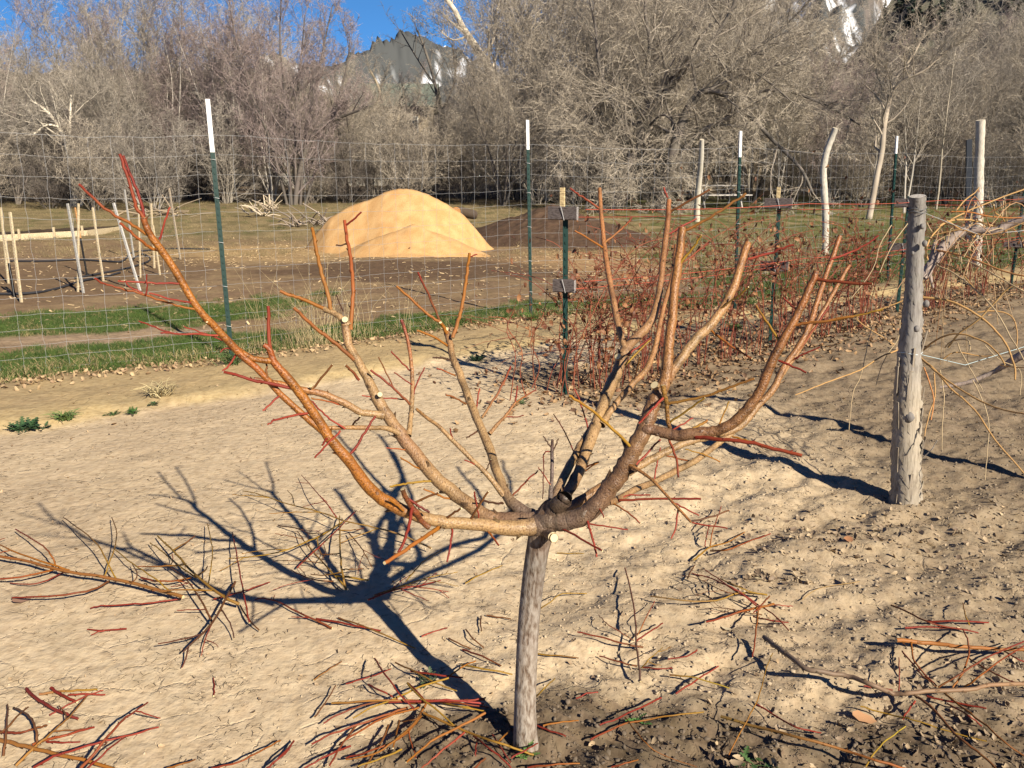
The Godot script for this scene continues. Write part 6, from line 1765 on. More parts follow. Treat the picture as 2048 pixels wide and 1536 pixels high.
	traced_tree("bare_tree", "fan-shaped tree of many dark upright stems, one limb bent right", [[590, 424, 31, 10, 595, 370, 31, 10, 612, 300, 31, 10, 640, 255, 31, 9, 680, 235, 31, 6, 720, 220, 30.6, 4], [584, 424, 31, 7, 575, 300, 31, 6, 570, 200, 31, 4, 560, 90, 31, 3, 562, 0, 31, 2], [600, 424, 31, 6, 610, 280, 31, 5, 630, 180, 31, 4, 650, 80, 31, 3, 665, 10, 31, 2], [578, 424, 31, 6, 540, 280, 31, 5, 500, 180, 31, 4, 470, 70, 31, 3, 455, -20, 31, 2], [594, 424, 31, 5, 590, 260, 31, 5, 600, 140, 31, 3, 610, 30, 31, 2], [606, 424, 31, 5, 655, 260, 31, 4, 690, 150, 31, 3, 700, 80, 31, 2]], Color(0.085, 0.07, 0.058), plum, 15, 1.9, 7, 7, 0.55, 0.0055, 56, 0.08)
	traced_tree("bare_tree", "thin dark tree standing before the mountain's peak", [[850, 420, 40, 10, 870, 330, 40, 9, 880, 240, 40, 8, 868, 160, 40, 6, 850, 100, 40, 5, 835, 60, 40, 3], [880, 230, 40, 5, 910, 160, 40, 4, 905, 90, 40, 3], [870, 170, 40, 4, 830, 110, 40, 3, 800, 60, 40, 2]], Color(0.10, 0.085, 0.07), dusk, 7, 2.0, 4, 3, 0.3, 0.0065, 57, 0.35)
	traced_tree("bare_tree", "gnarled dark tree with a bare yellowish trunk before the tan house", [[742, 425, 42, 16, 738, 370, 42, 16, 745, 330, 42, 14, 730, 290, 42, 11, 735, 240, 42, 9, 760, 190, 42, 6, 740, 140, 42, 4], [738, 345, 42, 9, 700, 290, 42, 7, 690, 250, 42, 4], [745, 300, 42, 8, 790, 260, 42, 6, 800, 200, 42, 4]], Color(0.26, 0.21, 0.14), dusk, 8, 2.3, 5, 4, 0.2, 0.007, 58, 0.35)
	# the stands behind: rows of tall ascending trees and thickets
	rng.seed = 1234
	var tops := [[-200, -40], [60, -30], [130, 30], [200, 20], [300, -20], [420, -30], [480, 30], [560, 10], [650, 50], [700, 110], [740, 150], [960, 150], [1000, 60], [1040, -40], [1200, -60], [1480, -60], [1560, 80], [1650, 120], [1760, 120], [1850, 95], [1950, 70], [2100, 10]]
	var stand_of := func(px: float) -> String:
		for q in [[60, "at the left edge of the wood"], [160, "behind the crooked whitish tree"], [300, "behind the garden stakes"], [440, "behind the tilted fence post"], [530, "behind the pile of split wood"], [640, "beside the fan-shaped dark tree"], [740, "left of the tan house"], [850, "before the tan house"], [1000, "under the mountain's peak"], [1110, "round the leaning barkless trunk"], [1240, "left of the big spreading tree"], [1340, "behind the big spreading tree"], [1500, "behind the picnic table"], [1640, "below the snow slope"], [1760, "behind the bent pale pole"], [1900, "between the two pale poles"], [2010, "behind the stout pale pole"]]:
			if px < q[0]:
				return q[1]
		return "at the right edge of the wood"
	var rows := ["front", "second", "third", "rearmost"]
	var row := 0
	for z in [-33.5, -38.0, -44.0, -51.0]:
		var x: float = -0.70 * -z
		while x < 0.74 * -z:
			var jx: float = x + rng.randfn(0, 0.6)
			var jz: float = z + rng.randfn(0, 1.0)
			var px: float = 1024.0 + jx / (-jz * C + 0.35) * F
			var k := rng.randi() % 4
			if px > 980.0 and px < 1640.0 and rng.randf() < 0.6:
				k = 2
			var ty: float = lerpl(tops, px) + 40.0 * rng.randf() + (45.0 if row == 0 else 0.0) + (110.0 if px < 700.0 and row >= 1 and rng.randf() < 0.8 else 0.0)
			var want: float = 1.5 + (352.0 - ty) / F * -jz - gh(jx, jz)
			var s := clampf(want / (9.6 if want > 5.0 else 9.0), 0.25, 1.35)
			if not (px > 1320.0 and px < 1490.0 and row == 0) and not (px > 690.0 and px < 970.0 and row == 3):
				var kind: String = ["grey-twigged", "plum-twigged", "broad tan-twigged", "dark-stemmed grey"][k]
				stand(tall[k], "stand_tree", "%s bare tree %s, %s row" % [kind, stand_of.call(px), rows[row]], "bare trees closing off the plot", Vector3(jx, gh(jx, jz), jz), rng.randf() * TAU, s)
			x += (1.9 + 0.9 * rng.randf()) * (1.0 if row < 2 else 1.25)
		row += 1
	for k in 7:
		var x := 9.5 + 1.6 * k + rng.randfn(0, 0.4)
		var z := -26.5 - 4.0 * rng.randf()
		var j := k % 2
		var px: float = 1024.0 + x / (-z * C + 0.35) * F
		stand(slim[j], "slim_tree", ["slim pale twin-stemmed tree", "slim single-stemmed tree"][j] + " standing before the wood " + stand_of.call(px), "slim trees before the wood at right", Vector3(x, gh(x, z), z), rng.randf() * TAU, 0.55 + 0.2 * rng.randf())
	row = 0
	for z in [-29.5, -33.0, -37.0, -42.0]:
		var x: float = -0.68 * -z
		while x < 0.72 * -z:
			var jx: float = x + rng.randfn(0, 0.4)
			var jz: float = z + rng.randfn(0, 0.8)
			var px: float = 1024.0 + jx / (-jz * C + 0.35) * F
			var k := rng.randi() % 3
			var open: bool = (px > 1240.0 and px < 1640.0 and row == 0) or (px > 1310.0 and px < 1560.0 and row < 3) or (px > 440.0 and px < 1080.0 and row == 0)
			if not open:
				stand(low[k], "thicket_shrub", ["low grey thicket shrub ", "tan thicket shrub ", "low dark thicket shrub "][k] + stand_of.call(px) + ", %s row" % rows[row], "thicket shrubs along the wood's edge", Vector3(jx, gh(jx, jz), jz), rng.randf() * TAU, 0.55 + 0.45 * rng.randf())
			x += 1.9 + 0.8 * rng.randf()
		row += 1
	# scrub on the hillside, seen as one mass
	var where := []
	var cols := PackedColorArray()
	for k in 1500:
		var z := -62.0 - 160.0 * rng.randf()
		var x := (rng.randf() * 1.7 - 0.85) * -z
		where.append(Transform3D(Basis(Vector3.UP, rng.randf() * TAU).scaled(Vector3.ONE * (0.7 + 0.8 * rng.randf())), Vector3(x, gh(x, z), z)))
		cols.append(Color(1, 1, 1))
	rng.seed = 99
	var sw := Wood.new()
	for k in 5:
		var s := stem(sw, Vector3(0, -0.2, 0), Vector3(rng.randfn(0, 0.6), 1, rng.randfn(0, 0.6)), 3.4, 0.05, bark, 0.1, 4)
		ramify(sw, s[0], s[1], 0.1, 7, 1.5, 5, 3, 0.2, bark, dusk, 0.014)
	stuff(scatter("hillside_scrub", sw.twigs.mesh(), M.twig, where, cols), "grey leafless scrub covering the hillside behind the wood", "scrub")

func conifer(seed_n: int) -> ArrayMesh:
	rng.seed = seed_n
	var b := Buf.new()
	b.tube(V([Vector3(0, -1, 0), Vector3(0, 12, 0)]), PackedFloat32Array([0.3, 0.04]), PackedColorArray([Color(0.08, 0.06, 0.05), Color(0.08, 0.06, 0.05)]), 5)
	for k in 170:
		var t := rng.randf()
		var y := 0.8 + 11.0 * t
		var l := (2.7 * (1.0 - t) + 0.25) * (0.7 + 0.5 * rng.randf())
		var ang := rng.randf() * TAU
		var d := Vector3(cos(ang), -0.28, sin(ang))
		var s := Vector3(-sin(ang), 0, cos(ang)) * l * 0.22
		var a := Vector3(0, y, 0)
		var col := Color(0.018, 0.032, 0.020).lerp(Color(0.035, 0.055, 0.03), rng.randf())
		b.quad(a, a + d * l * 0.6 + s, a + d * l, a + d * l * 0.6 - s + Vector3(0, -0.15, 0), col)
		b.quad(a + Vector3(0, 0.1, 0), a + d * l * 0.5 + Vector3(0, 0.3, 0), a + d * l * 0.9, a + d * l * 0.5 - Vector3(0, 0.3, 0), shade(col, 0.9))
	return b.mesh()

# ---------------------------------------------------------------- houses and mountains
func window_set(parent: Node, o: Vector3, at: Vector3, w: float, h: float) -> void:
	var b := Buf.new()
	for s in [[-w / 2, 0.0, 0.08, h + 0.08], [w / 2, 0.0, 0.08, h + 0.08]]:
		b.bar(at + Vector3(s[0], -s[3] / 2, 0.03), at + Vector3(s[0], s[3] / 2, 0.03), Vector3.RIGHT, 0.08, 0.06, Color(0.55, 0.53, 0.48))
	for s in [-h / 2, h / 2]:
		b.bar(at + Vector3(-w / 2, s, 0.035), at + Vector3(w / 2, s, 0.035), Vector3.UP, 0.08, 0.06, Color(0.55, 0.53, 0.48))
	var f := put(b, "window", M.plain, parent, o)
	var g := Buf.new()
	g.quad(at + Vector3(-w / 2, -h / 2, 0.012), at + Vector3(w / 2, -h / 2, 0.012), at + Vector3(w / 2, h / 2, 0.012), at + Vector3(-w / 2, h / 2, 0.012), Color(0.05, 0.055, 0.06))
	put(g, "pane", M.glass, f, o)

func box(b: Buf, c: Vector3, s: Vector3, col: Color) -> void:
	b.bar(c - Vector3(0, s.y / 2, 0), c + Vector3(0, s.y / 2, 0), Vector3.RIGHT, s.x, s.z, col)

func gable(b: Buf, c: Vector3, w: float, d: float, rise: float, over: float, t: float, col: Color) -> void:
	# a ridge along x, two slabs with thickness
	for s in [-1.0, 1.0]:
		var eave := c + Vector3(0, -rise * over / (d / 2), s * (d / 2 + over))
		var top := c + Vector3(0, rise, 0)
		var m := (eave + top) / 2
		b.bar(m - Vector3(w / 2 + over, 0, 0), m + Vector3(w / 2 + over, 0, 0), (eave - top).normalized(), eave.distance_to(top), t, col)

func build_far() -> void:
	var zc := -58.0
	var o := Vector3(-9.0, gh(-9.0, zc), zc)
	var wallc := Color(0.30, 0.245, 0.17)
	var h := thing("house", "tan two-storey house with green metal roofs, hidden among bare trees", "house", o)
	h.scale = Vector3(1.0, 0.78, 1.0)
	var b := Buf.new()
	box(b, o + Vector3(1.2, 3.2, -3.0), Vector3(4.6, 6.8, 6.0), wallc)
	box(b, o + Vector3(-3.6, 1.9, -2.0), Vector3(5.6, 4.2, 6.0), shade(wallc, 0.94))
	put(b, "wall", M.plaster, h, o)
	b = Buf.new()
	box(b, o + Vector3(-1.2, 0.35, 1.3), Vector3(10.0, 1.2, 0.3), Color(0.44, 0.42, 0.38))
	put(b, "foundation", M.plaster, h, o)
	b = Buf.new()
	gable(b, o + Vector3(1.2, 6.55, -3.0), 4.8, 6.2, 1.9, 0.45, 0.12, Color(0.11, 0.13, 0.105))
	var roof := put(b, "roof", M.plain, h, o)
	b = Buf.new()
	for k in 12:
		var x := o.x + 1.2 - 2.75 + k * 0.5
		b.bar(Vector3(x, o.y + 6.28, o.z + 0.5), Vector3(x, o.y + 8.45, o.z - 2.95), Vector3.RIGHT, 0.04, 0.14, Color(0.12, 0.145, 0.115))
	put(b, "roof_seam", M.plain, roof, o)
	b = Buf.new()
	gable(b, o + Vector3(-3.6, 3.95, -2.0), 5.6, 6.2, 1.7, 0.4, 0.12, Color(0.12, 0.145, 0.115))
	put(b, "roof", M.plain, h, o)
	for w in [[0.4, 4.9, 1.0, 1.2], [2.4, 4.9, 1.0, 1.2], [0.6, 2.2, 1.2, 1.3], [2.4, 2.2, 1.0, 1.3]]:
		window_set(h, o, o + Vector3(w[0], w[1], 0.005), w[2], w[3])
	for w in [[-5.0, 2.2, 1.2, 1.3], [-2.6, 2.2, 1.4, 1.3]]:
		window_set(h, o, o + Vector3(w[0], w[1], 1.005), w[2], w[3])
	b = Buf.new()
	box(b, o + Vector3(4.4, 2.9, -1.5), Vector3(1.8, 0.16, 3.0), Color(0.25, 0.15, 0.1))
	for x in [3.7, 5.2]:
		b.bar(o + Vector3(x, -0.3, -0.15), o + Vector3(x, 2.9, -0.15), Vector3.RIGHT, 0.14, 0.14, Color(0.2, 0.14, 0.1))
	put(b, "balcony", M.plain, h, o)
	var zr := -48.0
	var o2 := Vector3(11.8, gh(11.8, zr), zr)
	var h2 := thing("house", "low flat-roofed tan building behind the trees beyond the picnic table", "house", o2)
	b = Buf.new()
	box(b, o2 + Vector3(0, 1.5, -2.0), Vector3(7.6, 3.4, 4.0), Color(0.33, 0.27, 0.19))
	put(b, "wall", M.plaster, h2, o2)
	b = Buf.new()
	box(b, o2 + Vector3(0, 3.3, -1.9), Vector3(8.2, 0.28, 4.8), Color(0.45, 0.40, 0.31))
	put(b, "roof", M.plain, h2, o2)
	for x in [-2.4, -0.2, 2.4]:
		window_set(h2, o2, o2 + Vector3(x, 1.65, 0.005), 1.1, 1.7)
	for x in [-3.5, -1.3, 1.0, 3.5]:
		b = Buf.new()
		b.bar(o2 + Vector3(x, -0.2, 0.35), o2 + Vector3(x, 3.16, 0.35), Vector3.RIGHT, 0.16, 0.16, Color(0.5, 0.45, 0.36))
		put(b, "porch_post", M.plain, h2, o2)
	# mountains
	mountain("mountain", [[-900, 70], [-500, 88], [-330, 100], [-260, 108], [-215, 118], [-185, 124], [-150, 125], [-132, 133], [-113, 141], [-95, 137], [-70, 128], [-45, 125], [-18, 117], [10, 104], [60, 100], [200, 120], [420, 140]], -560.0, 700.0, 5, 0.10, 0.5)
	mountain("snow_mountain", [[60, 60], [150, 190], [260, 330], [420, 480], [700, 560], [1100, 520], [1500, 420]], -760.0, 900.0, 9, 1.5, 0.0)
	# the near dark ridge with conifers at the upper right
	var rb := Buf.new()
	rb.mixed = true
	var n := 60
	var top := func(x: float) -> float: return 2.0 + 76.0 * smoothstep(95.0, 165.0, x) + 20.0 * smoothstep(170.0, 300.0, x) + 3.0 * nz_a.get_noise_2d(x * 0.06, 3.0)
	for a in n + 1:
		for k in n + 1:
			var x := 60.0 + 340.0 * k / n
			var t := float(a) / n
			rb.v.append(Vector3(x, top.call(x) * sin(PI * 0.5 * minf(t * 1.5, 1.0)) + 6.0 * nz_a.get_noise_2d(x * 0.04, t * 6.0) * t, -255.0 - 110.0 * t))
			rb.n.append(Vector3(0, 0.8, 0.6))
			rb.c.append(Color(0.05, 0.052, 0.035).lerp(Color(0.10, 0.085, 0.06), clampf(0.5 + nz_b.get_noise_2d(x * 0.4, t * 40.0), 0, 1)))
			rb.uv.append(Vector2.ZERO)
	for a in n:
		for k in n:
			var q := a * (n + 1) + k
			rb.i.append(q); rb.i.append(q + n + 1); rb.i.append(q + 1)
			rb.i.append(q + 1); rb.i.append(q + n + 1); rb.i.append(q + n + 2)
	structure(put(rb, "hill", M.plain, self))
	var cm := [conifer(61), conifer(62), conifer(63)]
	rng.seed = 64
	for k in 90:
		var x := 105.0 + 110.0 * rng.randf()
		var t := 0.25 + 0.55 * rng.randf()
		var y: float = top.call(x) * sin(PI * 0.5 * minf(t * 1.5, 1.0)) + 6.0 * nz_a.get_noise_2d(x * 0.04, t * 6.0) * t
		var m := MeshInstance3D.new()
		m.mesh = cm[k % 3]
		m.material_override = M.twig
		m.name = free_name("conifer")
		add_child(m, true)
		m.position = Vector3(x, y - 0.5, -255.0 - 110.0 * t)
		m.scale = Vector3.ONE * (0.7 + 0.6 * rng.randf())
		m.rotation.y = rng.randf() * TAU
		m.set_meta("label", "dark conifer among many on the ridge at the upper right corner")
		m.set_meta("category", "conifer")
		m.set_meta("group", "dark conifers on the ridge")

# ---------------------------------------------------------------- grass, litter, clods
func tuft(seed_n: int, blades: int, h: float, spread: float) -> ArrayMesh:
	rng.seed = seed_n
	var b := Buf.new()
	for k in blades:
		var a := Vector3(rng.randfn(0, 0.25) * spread, -0.005, rng.randfn(0, 0.25) * spread)
		var ang := rng.randf() * TAU
		var d := Vector3(cos(ang), 0, sin(ang))
		var hh := h * (0.5 + 0.7 * rng.randf())
		var lean := 0.15 + 0.5 * rng.randf()
		var mid := a + Vector3(0, hh * 0.6, 0) + d * hh * lean * 0.35
		var tip := a + Vector3(0, hh, 0) + d * hh * lean
		b.sprig(a, mid, tip, 0.0022, shade(Color.WHITE, 0.75 + 0.4 * rng.randf()))
	return b.mesh()

func clod(seed_n: int) -> ArrayMesh:
	var b := Buf.new()
	b.lump(Vector3.ZERO, Vector3(1, 0.75, 1), Color.WHITE, seed_n, 0.42, 4, 6)
	return b.mesh()

func ground_tf(x: float, z: float, sc: Vector3, up: float, tilt := 0.3) -> Transform3D:
	var b := Basis.from_euler(Vector3(rng.randfn(0, tilt), rng.randf() * TAU, rng.randfn(0, tilt))).scaled_local(sc)
	return Transform3D(b, Vector3(x, gh(x, z) + up, z))

func weed(label: String, at: Vector3, size: float, n: int, col: Color, seed_n: int, grassy := false) -> void:
	rng.seed = seed_n
	var o := thing("weed", label, "weed", at)
	for k in n:
		var b := Buf.new()
		var ang := rng.randf() * TAU
		var d := Vector3(cos(ang), 0.25 + 0.6 * rng.randf(), sin(ang)).normalized()
		var l := size * (0.5 + 0.7 * rng.randf())
		var c := shade(col, 0.7 + 0.6 * rng.randf())
		var a := Vector3(rng.randfn(0, 0.2) * size, 0.004, rng.randfn(0, 0.2) * size)
		if grassy:
			b.sprig(a, a + d * l * 0.5 + Vector3(0, l * 0.2, 0), a + d * l, 0.0035, c)
		else:
			# a lobed leaf on a short stalk
			var side := d.cross(Vector3.UP).normalized()
			var prev := a + d * l * 0.35
			b.sprig(a, a + d * l * 0.2, prev, 0.002, c)
			for s in 4:
				var t0 := 0.35 + 0.16 * s
				var p0 := a + d * l * t0 - Vector3(0, 0.25 * l * t0 * t0 * 0.4, 0)
				var p1 := a + d * l * (t0 + 0.17) - Vector3(0, 0.25 * l * (t0 + 0.17) * (t0 + 0.17) * 0.4, 0)
				var w: float = l * [0.16, 0.2, 0.17, 0.1][s]
				b.quad(p0, p0 + side * w + d * l * 0.06 + Vector3(0, w * 0.3, 0), p1 + side * w * 0.45, p1, c)
				b.quad(p1, p1 - side * w * 0.45, p0 - side * w + d * l * 0.06 + Vector3(0, w * 0.3, 0), p0, c)
		put(b, "leaf", M.leaf, o)

func build_scatter() -> void:
	rng.seed = 2024
	# grass along and beyond the fence
	var gm := tuft(3, 14, 0.075, 0.12)
	var where := []
	var cols := PackedColorArray()
	var tries := 0
	while where.size() < 17000 and tries < 160000:
		tries += 1
		var d := 5.5 + 13.0 * pow(rng.randf(), 1.5)
		var x := (rng.randf() * 1.55 - 0.75) * d
		var z := -d
		var g := green_share(x, z, nz_a.get_noise_2d(x * 1.1, z * 1.1))
		if rng.randf() > g:
			continue
		var edge := smoothstep(0.35, 0.0, absf(fence_z(x) - z))
		where.append(ground_tf(x, z, Vector3(1, 0.6, 1) * (0.5 + 0.4 * rng.randf() + 0.9 * edge * rng.randf()), 0.0, 0.15))
		cols.append(Color(0.045, 0.095, 0.016).lerp(Color(0.10, 0.15, 0.032), rng.randf()).lerp(Color(0.34, 0.27, 0.13), 1.0 if rng.randf() < 0.08 + 0.35 * edge else 0.0))
	stuff(scatter("grass", gm, M.leaf, where, cols), "short green turf along and beyond the wire fence", "grass")
	# rough dry grass farther off
	var dm := tuft(4, 12, 0.12, 0.3)
	where = []
	cols = PackedColorArray()
	for k in 6000:
		var d := 16.5 + 17.0 * rng.randf()
		var x := (rng.randf() * 1.5 - 0.72) * d
		var z := -d
		if Vector2((x + 2.2) / 2.2, (z + 18.0) / 2.2).length() < 1.0 or Vector2((x - 1.2) / 2.4, (z + 21.0) / 2.4).length() < 1.0:
			continue
		var g := green_share(x, z, nz_a.get_noise_2d(x * 1.1, z * 1.1))
		where.append(ground_tf(x, z, Vector3(1.2, 0.3 + 0.5 * rng.randf(), 1.2), 0.0, 0.2))
		cols.append(Color(0.33, 0.26, 0.13).lerp(Color(0.22, 0.17, 0.085), rng.randf()).lerp(Color(0.08, 0.12, 0.03), 1.0 if rng.randf() < g else 0.0))
	stuff(scatter("dry_grass", dm, M.leaf, where, cols), "dry straw-coloured grass between the plot and the wood", "grass")
	# tall dry stalks behind the brambles
	where = []
	cols = PackedColorArray()
	var sm := tuft(5, 9, 0.6, 0.25)
	for k in 90:
		var x := 2.6 + 2.2 * rng.randf()
		var z := -12.5 - 2.5 * rng.randf()
		where.append(ground_tf(x, z, Vector3(1.0, 0.6 + 0.7 * rng.randf(), 1.0), 0.0, 0.1))
		cols.append(Color(0.45, 0.35, 0.19).lerp(Color(0.35, 0.26, 0.14), rng.randf()))
	for k in 16:
		var x := -1.75 + 0.25 * rng.randfn(0, 1)
		where.append(ground_tf(x, fence_z(x) + 0.12, Vector3(0.8, 0.5 + 0.8 * rng.randf(), 0.8), 0.0, 0.15))
		cols.append(Color(0.5, 0.4, 0.22))
	stuff(scatter("dead_stalks", sm, M.leaf, where, cols), "tall dead grass stalks behind the second trellis post and at the fence", "grass")
	# chips and straw on the plot
	var chip := Buf.new()
	chip.bar(Vector3(-0.5, 0, 0), Vector3(0.5, 0.06, 0), Vector3.BACK, 0.28, 0.08, Color.WHITE)
	where = []
	cols = PackedColorArray()
	for k in 9000:
		var d := 8.0 + 13.0 * rng.randf()
		var x := (rng.randf() * 1.5 - 0.72) * d
		var z := -d
		if z > fence_z(x) - 0.2:
			continue
		var dens := 0.25 + blob(x, z, -5.0, -17.0, 3.0, 2.8, 0.0) + blob(x, z, 2.2, -15.0, 2.6, 3.4, 0.0)
		if rng.randf() > dens:
			continue
		where.append(ground_tf(x, z, Vector3.ONE * (0.025 + 0.05 * rng.randf()), 0.006, 0.3))
		cols.append(Color(0.50, 0.37, 0.2).lerp(Color(0.27, 0.19, 0.11), rng.randf()))
	stuff(scatter("wood_chips", chip.mesh(), M.plain, where, cols), "scattered pale wood chips and straw on the brown plot", "chips")
	# dry leaves: along the fence, under the brambles, in the hollows at right
	var lm := leaf_mesh(0.8)
	where = []
	cols = PackedColorArray()
	for k in 2600:
		var x := -6.0 + 10.0 * rng.randf()
		var z := fence_z(x) + rng.randfn(0.28, 0.16)
		where.append(ground_tf(x, z, Vector3.ONE * (0.010 + 0.024 * rng.randf()), 0.008, 0.6))
		cols.append(Color(0.40, 0.29, 0.16).lerp(Color(0.22, 0.14, 0.08), rng.randf()))
	for k in 5200:
		var t := rng.randf() * 9.5 - 0.2
		var x := 0.37 + 0.73 * t + rng.randfn(0, 0.35)
		var z := -5.87 - 0.68 * t + rng.randfn(0, 0.38)
		where.append(ground_tf(x, z, Vector3.ONE * (0.012 + 0.025 * rng.randf()), 0.008, 0.6))
		cols.append(Color(0.37, 0.24, 0.12).lerp(Color(0.10, 0.055, 0.035), rng.randf()))
	for h in [[1.47, -3.42, 0.28, 0.13, 330], [0.95, -3.0, 0.12, 0.05, 110], [1.05, -1.98, 0.34, 0.10, 280], [1.5, -2.1, 0.25, 0.2, 200], [2.1, -3.6, 0.35, 0.15, 150], [0.75, -1.85, 0.18, 0.05, 80], [1.75, -3.1, 0.5, 0.2, 100]]:
		for k in int(h[4] * 0.6):
			var x: float = h[0] + rng.randfn(0, 1) * h[2]
			var z: float = h[1] + rng.randfn(0, 1) * h[3]
			where.append(ground_tf(x, z, Vector3.ONE * (0.007 + 0.017 * rng.randf()), 0.005, 0.6))
			cols.append(Color(0.38, 0.29, 0.18).lerp(Color(0.13, 0.09, 0.06), rng.randf()))
	for k in 700:
		var x := -3.0 + 6.0 * rng.randf()
		var z := -2.0 - 4.0 * rng.randf()
		where.append(ground_tf(x, z, Vector3.ONE * (0.005 + 0.010 * rng.randf()), 0.003, 0.5))
		cols.append(Color(0.4, 0.29, 0.17).lerp(Color(0.12, 0.08, 0.05), rng.randf()))
	stuff(scatter("leaf_litter", lm, M.leaf, where, cols), "dry crumpled leaves along the fence, under the brambles and in the hollows", "leaf litter")
	# clods and crumbs of soil
	for v in 3:
		where = []
		cols = PackedColorArray()
		while where.size() < 14000:
			var d := 1.5 + 4.6 * pow(rng.randf(), 1.35)
			var x := (rng.randf() * 1.5 - 0.72) * d
			var z := -d
			if garden(x, z) < 0.0:
				continue
			var dug := dug_soil(x, z)
			var rough := maxf(smoothstep(-0.8, 1.2, x + 0.25 * (z + 3.0)), dug)
			if rng.randf() > 0.16 + 0.6 * rough + 0.3 * dug:
				continue
			var s := (0.0010 + 0.0050 * pow(rng.randf(), 8.0)) * (0.7 + 0.8 * rough)
			where.append(ground_tf(x, z, Vector3(s, s, s) * Vector3(1.0, 0.8 + 0.3 * rng.randf(), 0.8 + 0.5 * rng.randf()), s * 0.25, 0.6))
			var c := zone(x, z)
			cols.append(shade(c, 0.62 + 0.25 * rng.randf()))
		stuff(scatter("soil_clods", clod(71 + v), M.plain, where, cols), "crumbs and clods of dry tan soil strewn over the garden", "soil clods")
	# dark bits of root and straw lying on the soil
	var bit := Buf.new()
	bit.sprig(Vector3(-0.5, 0, 0), Vector3(0.05, 0.07, 0.09), Vector3(0.5, 0, -0.04), 0.035, Color.WHITE)
	bit.sprig(Vector3(0.0, 0.06, 0.07), Vector3(0.12, 0.05, 0.22), Vector3(0.2, 0, 0.35), 0.025, Color.WHITE)
	where = []
	cols = PackedColorArray()
	while where.size() < 30000:
		var d := 1.6 + 5.2 * pow(rng.randf(), 1.2)
		var x := (rng.randf() * 1.5 - 0.72) * d
		var z := -d
		if garden(x, z) < 0.1:
			continue
		if nz_a.get_noise_2d(x * 1.7, z * 3.4 + 60.0) < rng.randf() * 0.7 - 0.35:
			continue
		var l := 0.004 + 0.030 * pow(rng.randf(), 4.0)
		where.append(ground_tf(x, z, Vector3(l, minf(l, 0.022), l), 0.001, 0.12))
		cols.append(Color(0.035, 0.025, 0.017).lerp(Color(0.16, 0.10, 0.055), rng.randf() * rng.randf()))
	stuff(scatter("soil_debris", bit.mesh(), M.plain, where, cols), "dark specks of rootlet and straw lying on the bare soil", "soil debris")
	# small plants
	weed("dark green broad weed at the path's edge by the left border", G(48, 862), 0.10, 46, Color(0.035, 0.075, 0.03), 81)
	weed("few weed leaves just right of the broad dark weed", G(82, 858), 0.06, 20, Color(0.035, 0.075, 0.03), 82)
	weed("spiky grass tuft at the path's edge at left", G(130, 840), 0.09, 70, Color(0.09, 0.14, 0.04), 83, true)
	weed("small weed between the grass tuft and its bright green neighbour", G(226, 831), 0.05, 18, Color(0.06, 0.11, 0.03), 84)
	weed("bright green weed, right one of two at the path's edge", G(270, 827), 0.06, 24, Color(0.05, 0.11, 0.025), 85)
	weed("dark weed under the straw tuft on the path", G(308, 810), 0.05, 18, Color(0.045, 0.09, 0.035), 86)
	weed("dry straw tuft with green base on the path", G(322, 792), 0.16, 60, Color(0.40, 0.33, 0.18), 87, true)
	weed("green weed in the shade at the path's edge, left of the nearest trellis post", G(955, 722), 0.09, 40, Color(0.03, 0.06, 0.025), 88)
	weed("low green weed beside the nearest trellis post's foot", G(1045, 808), 0.05, 16, Color(0.05, 0.09, 0.03), 89)
	weed("green weed between the bramble stems, right of the thick limb", G(1470, 660), 0.12, 40, Color(0.05, 0.10, 0.025), 90)
	weed("pale green lobed weed at the trunk's foot", G(1050, 1516), 0.045, 9, Color(0.11, 0.20, 0.05), 91)
	weed("green weed leaves in the dug soil right of the trunk", G(1278, 1446), 0.04, 8, Color(0.07, 0.16, 0.04), 92)
	weed("green weed at the bottom edge right of the trunk", G(1495, 1528), 0.05, 10, Color(0.06, 0.12, 0.035), 93)
	weed("small grey-green weed in the stick heap", G(860, 1362), 0.05, 16, Color(0.06, 0.085, 0.045), 94)
	weed("bushy green weed at the foot of the leftmost tilted fence post", G(466, 728), 0.16, 60, Color(0.07, 0.11, 0.035), 95, true)
	weed("bright grass clump at the foot of the fence post right of the orange pile", G(1066, 640), 0.16, 60, Color(0.09, 0.15, 0.035), 96, true)
	# a few single leaves
	var sl := [["large orange-brown dry leaf on the rough soil", 1698, 1083, 0.032, Color(0.42, 0.2, 0.09)], ["flat tan dry leaf near the bottom right", 1728, 1442, 0.038, Color(0.36, 0.2, 0.1)], ["flat brown leaf on the smooth soil at left", 45, 1203, 0.04, Color(0.25, 0.15, 0.1)], ["pale dry leaf in the hollow below the red bundle", 1452, 1262, 0.022, Color(0.5, 0.42, 0.28)], ["pale dry leaf lying at the middle of the furrows", 1515, 1161, 0.018, Color(0.55, 0.45, 0.27)], ["small orange leaf at the path's edge at left", 228, 850, 0.03, Color(0.45, 0.25, 0.09)]]
	var k := 0
	for s in sl:
		var m := MeshInstance3D.new()
		m.mesh = leaf_mesh(0.35 if k != 2 else 0.1)
		var mat: StandardMaterial3D = M.leaf.duplicate()
		mat.albedo_color = (s[4] as Color).linear_to_srgb()
		m.material_override = mat
		m.name = free_name("dry_leaf")
		add_child(m, true)
		m.position = G(s[1], s[2]) + Vector3(0, 0.008, 0)
		m.rotation = Vector3(0.25 * sin(k), 1.3 * k, 0.15)
		m.scale = Vector3.ONE * s[3] * 1.2
		m.set_meta("label", s[0])
		m.set_meta("category", "leaf")
		k += 1

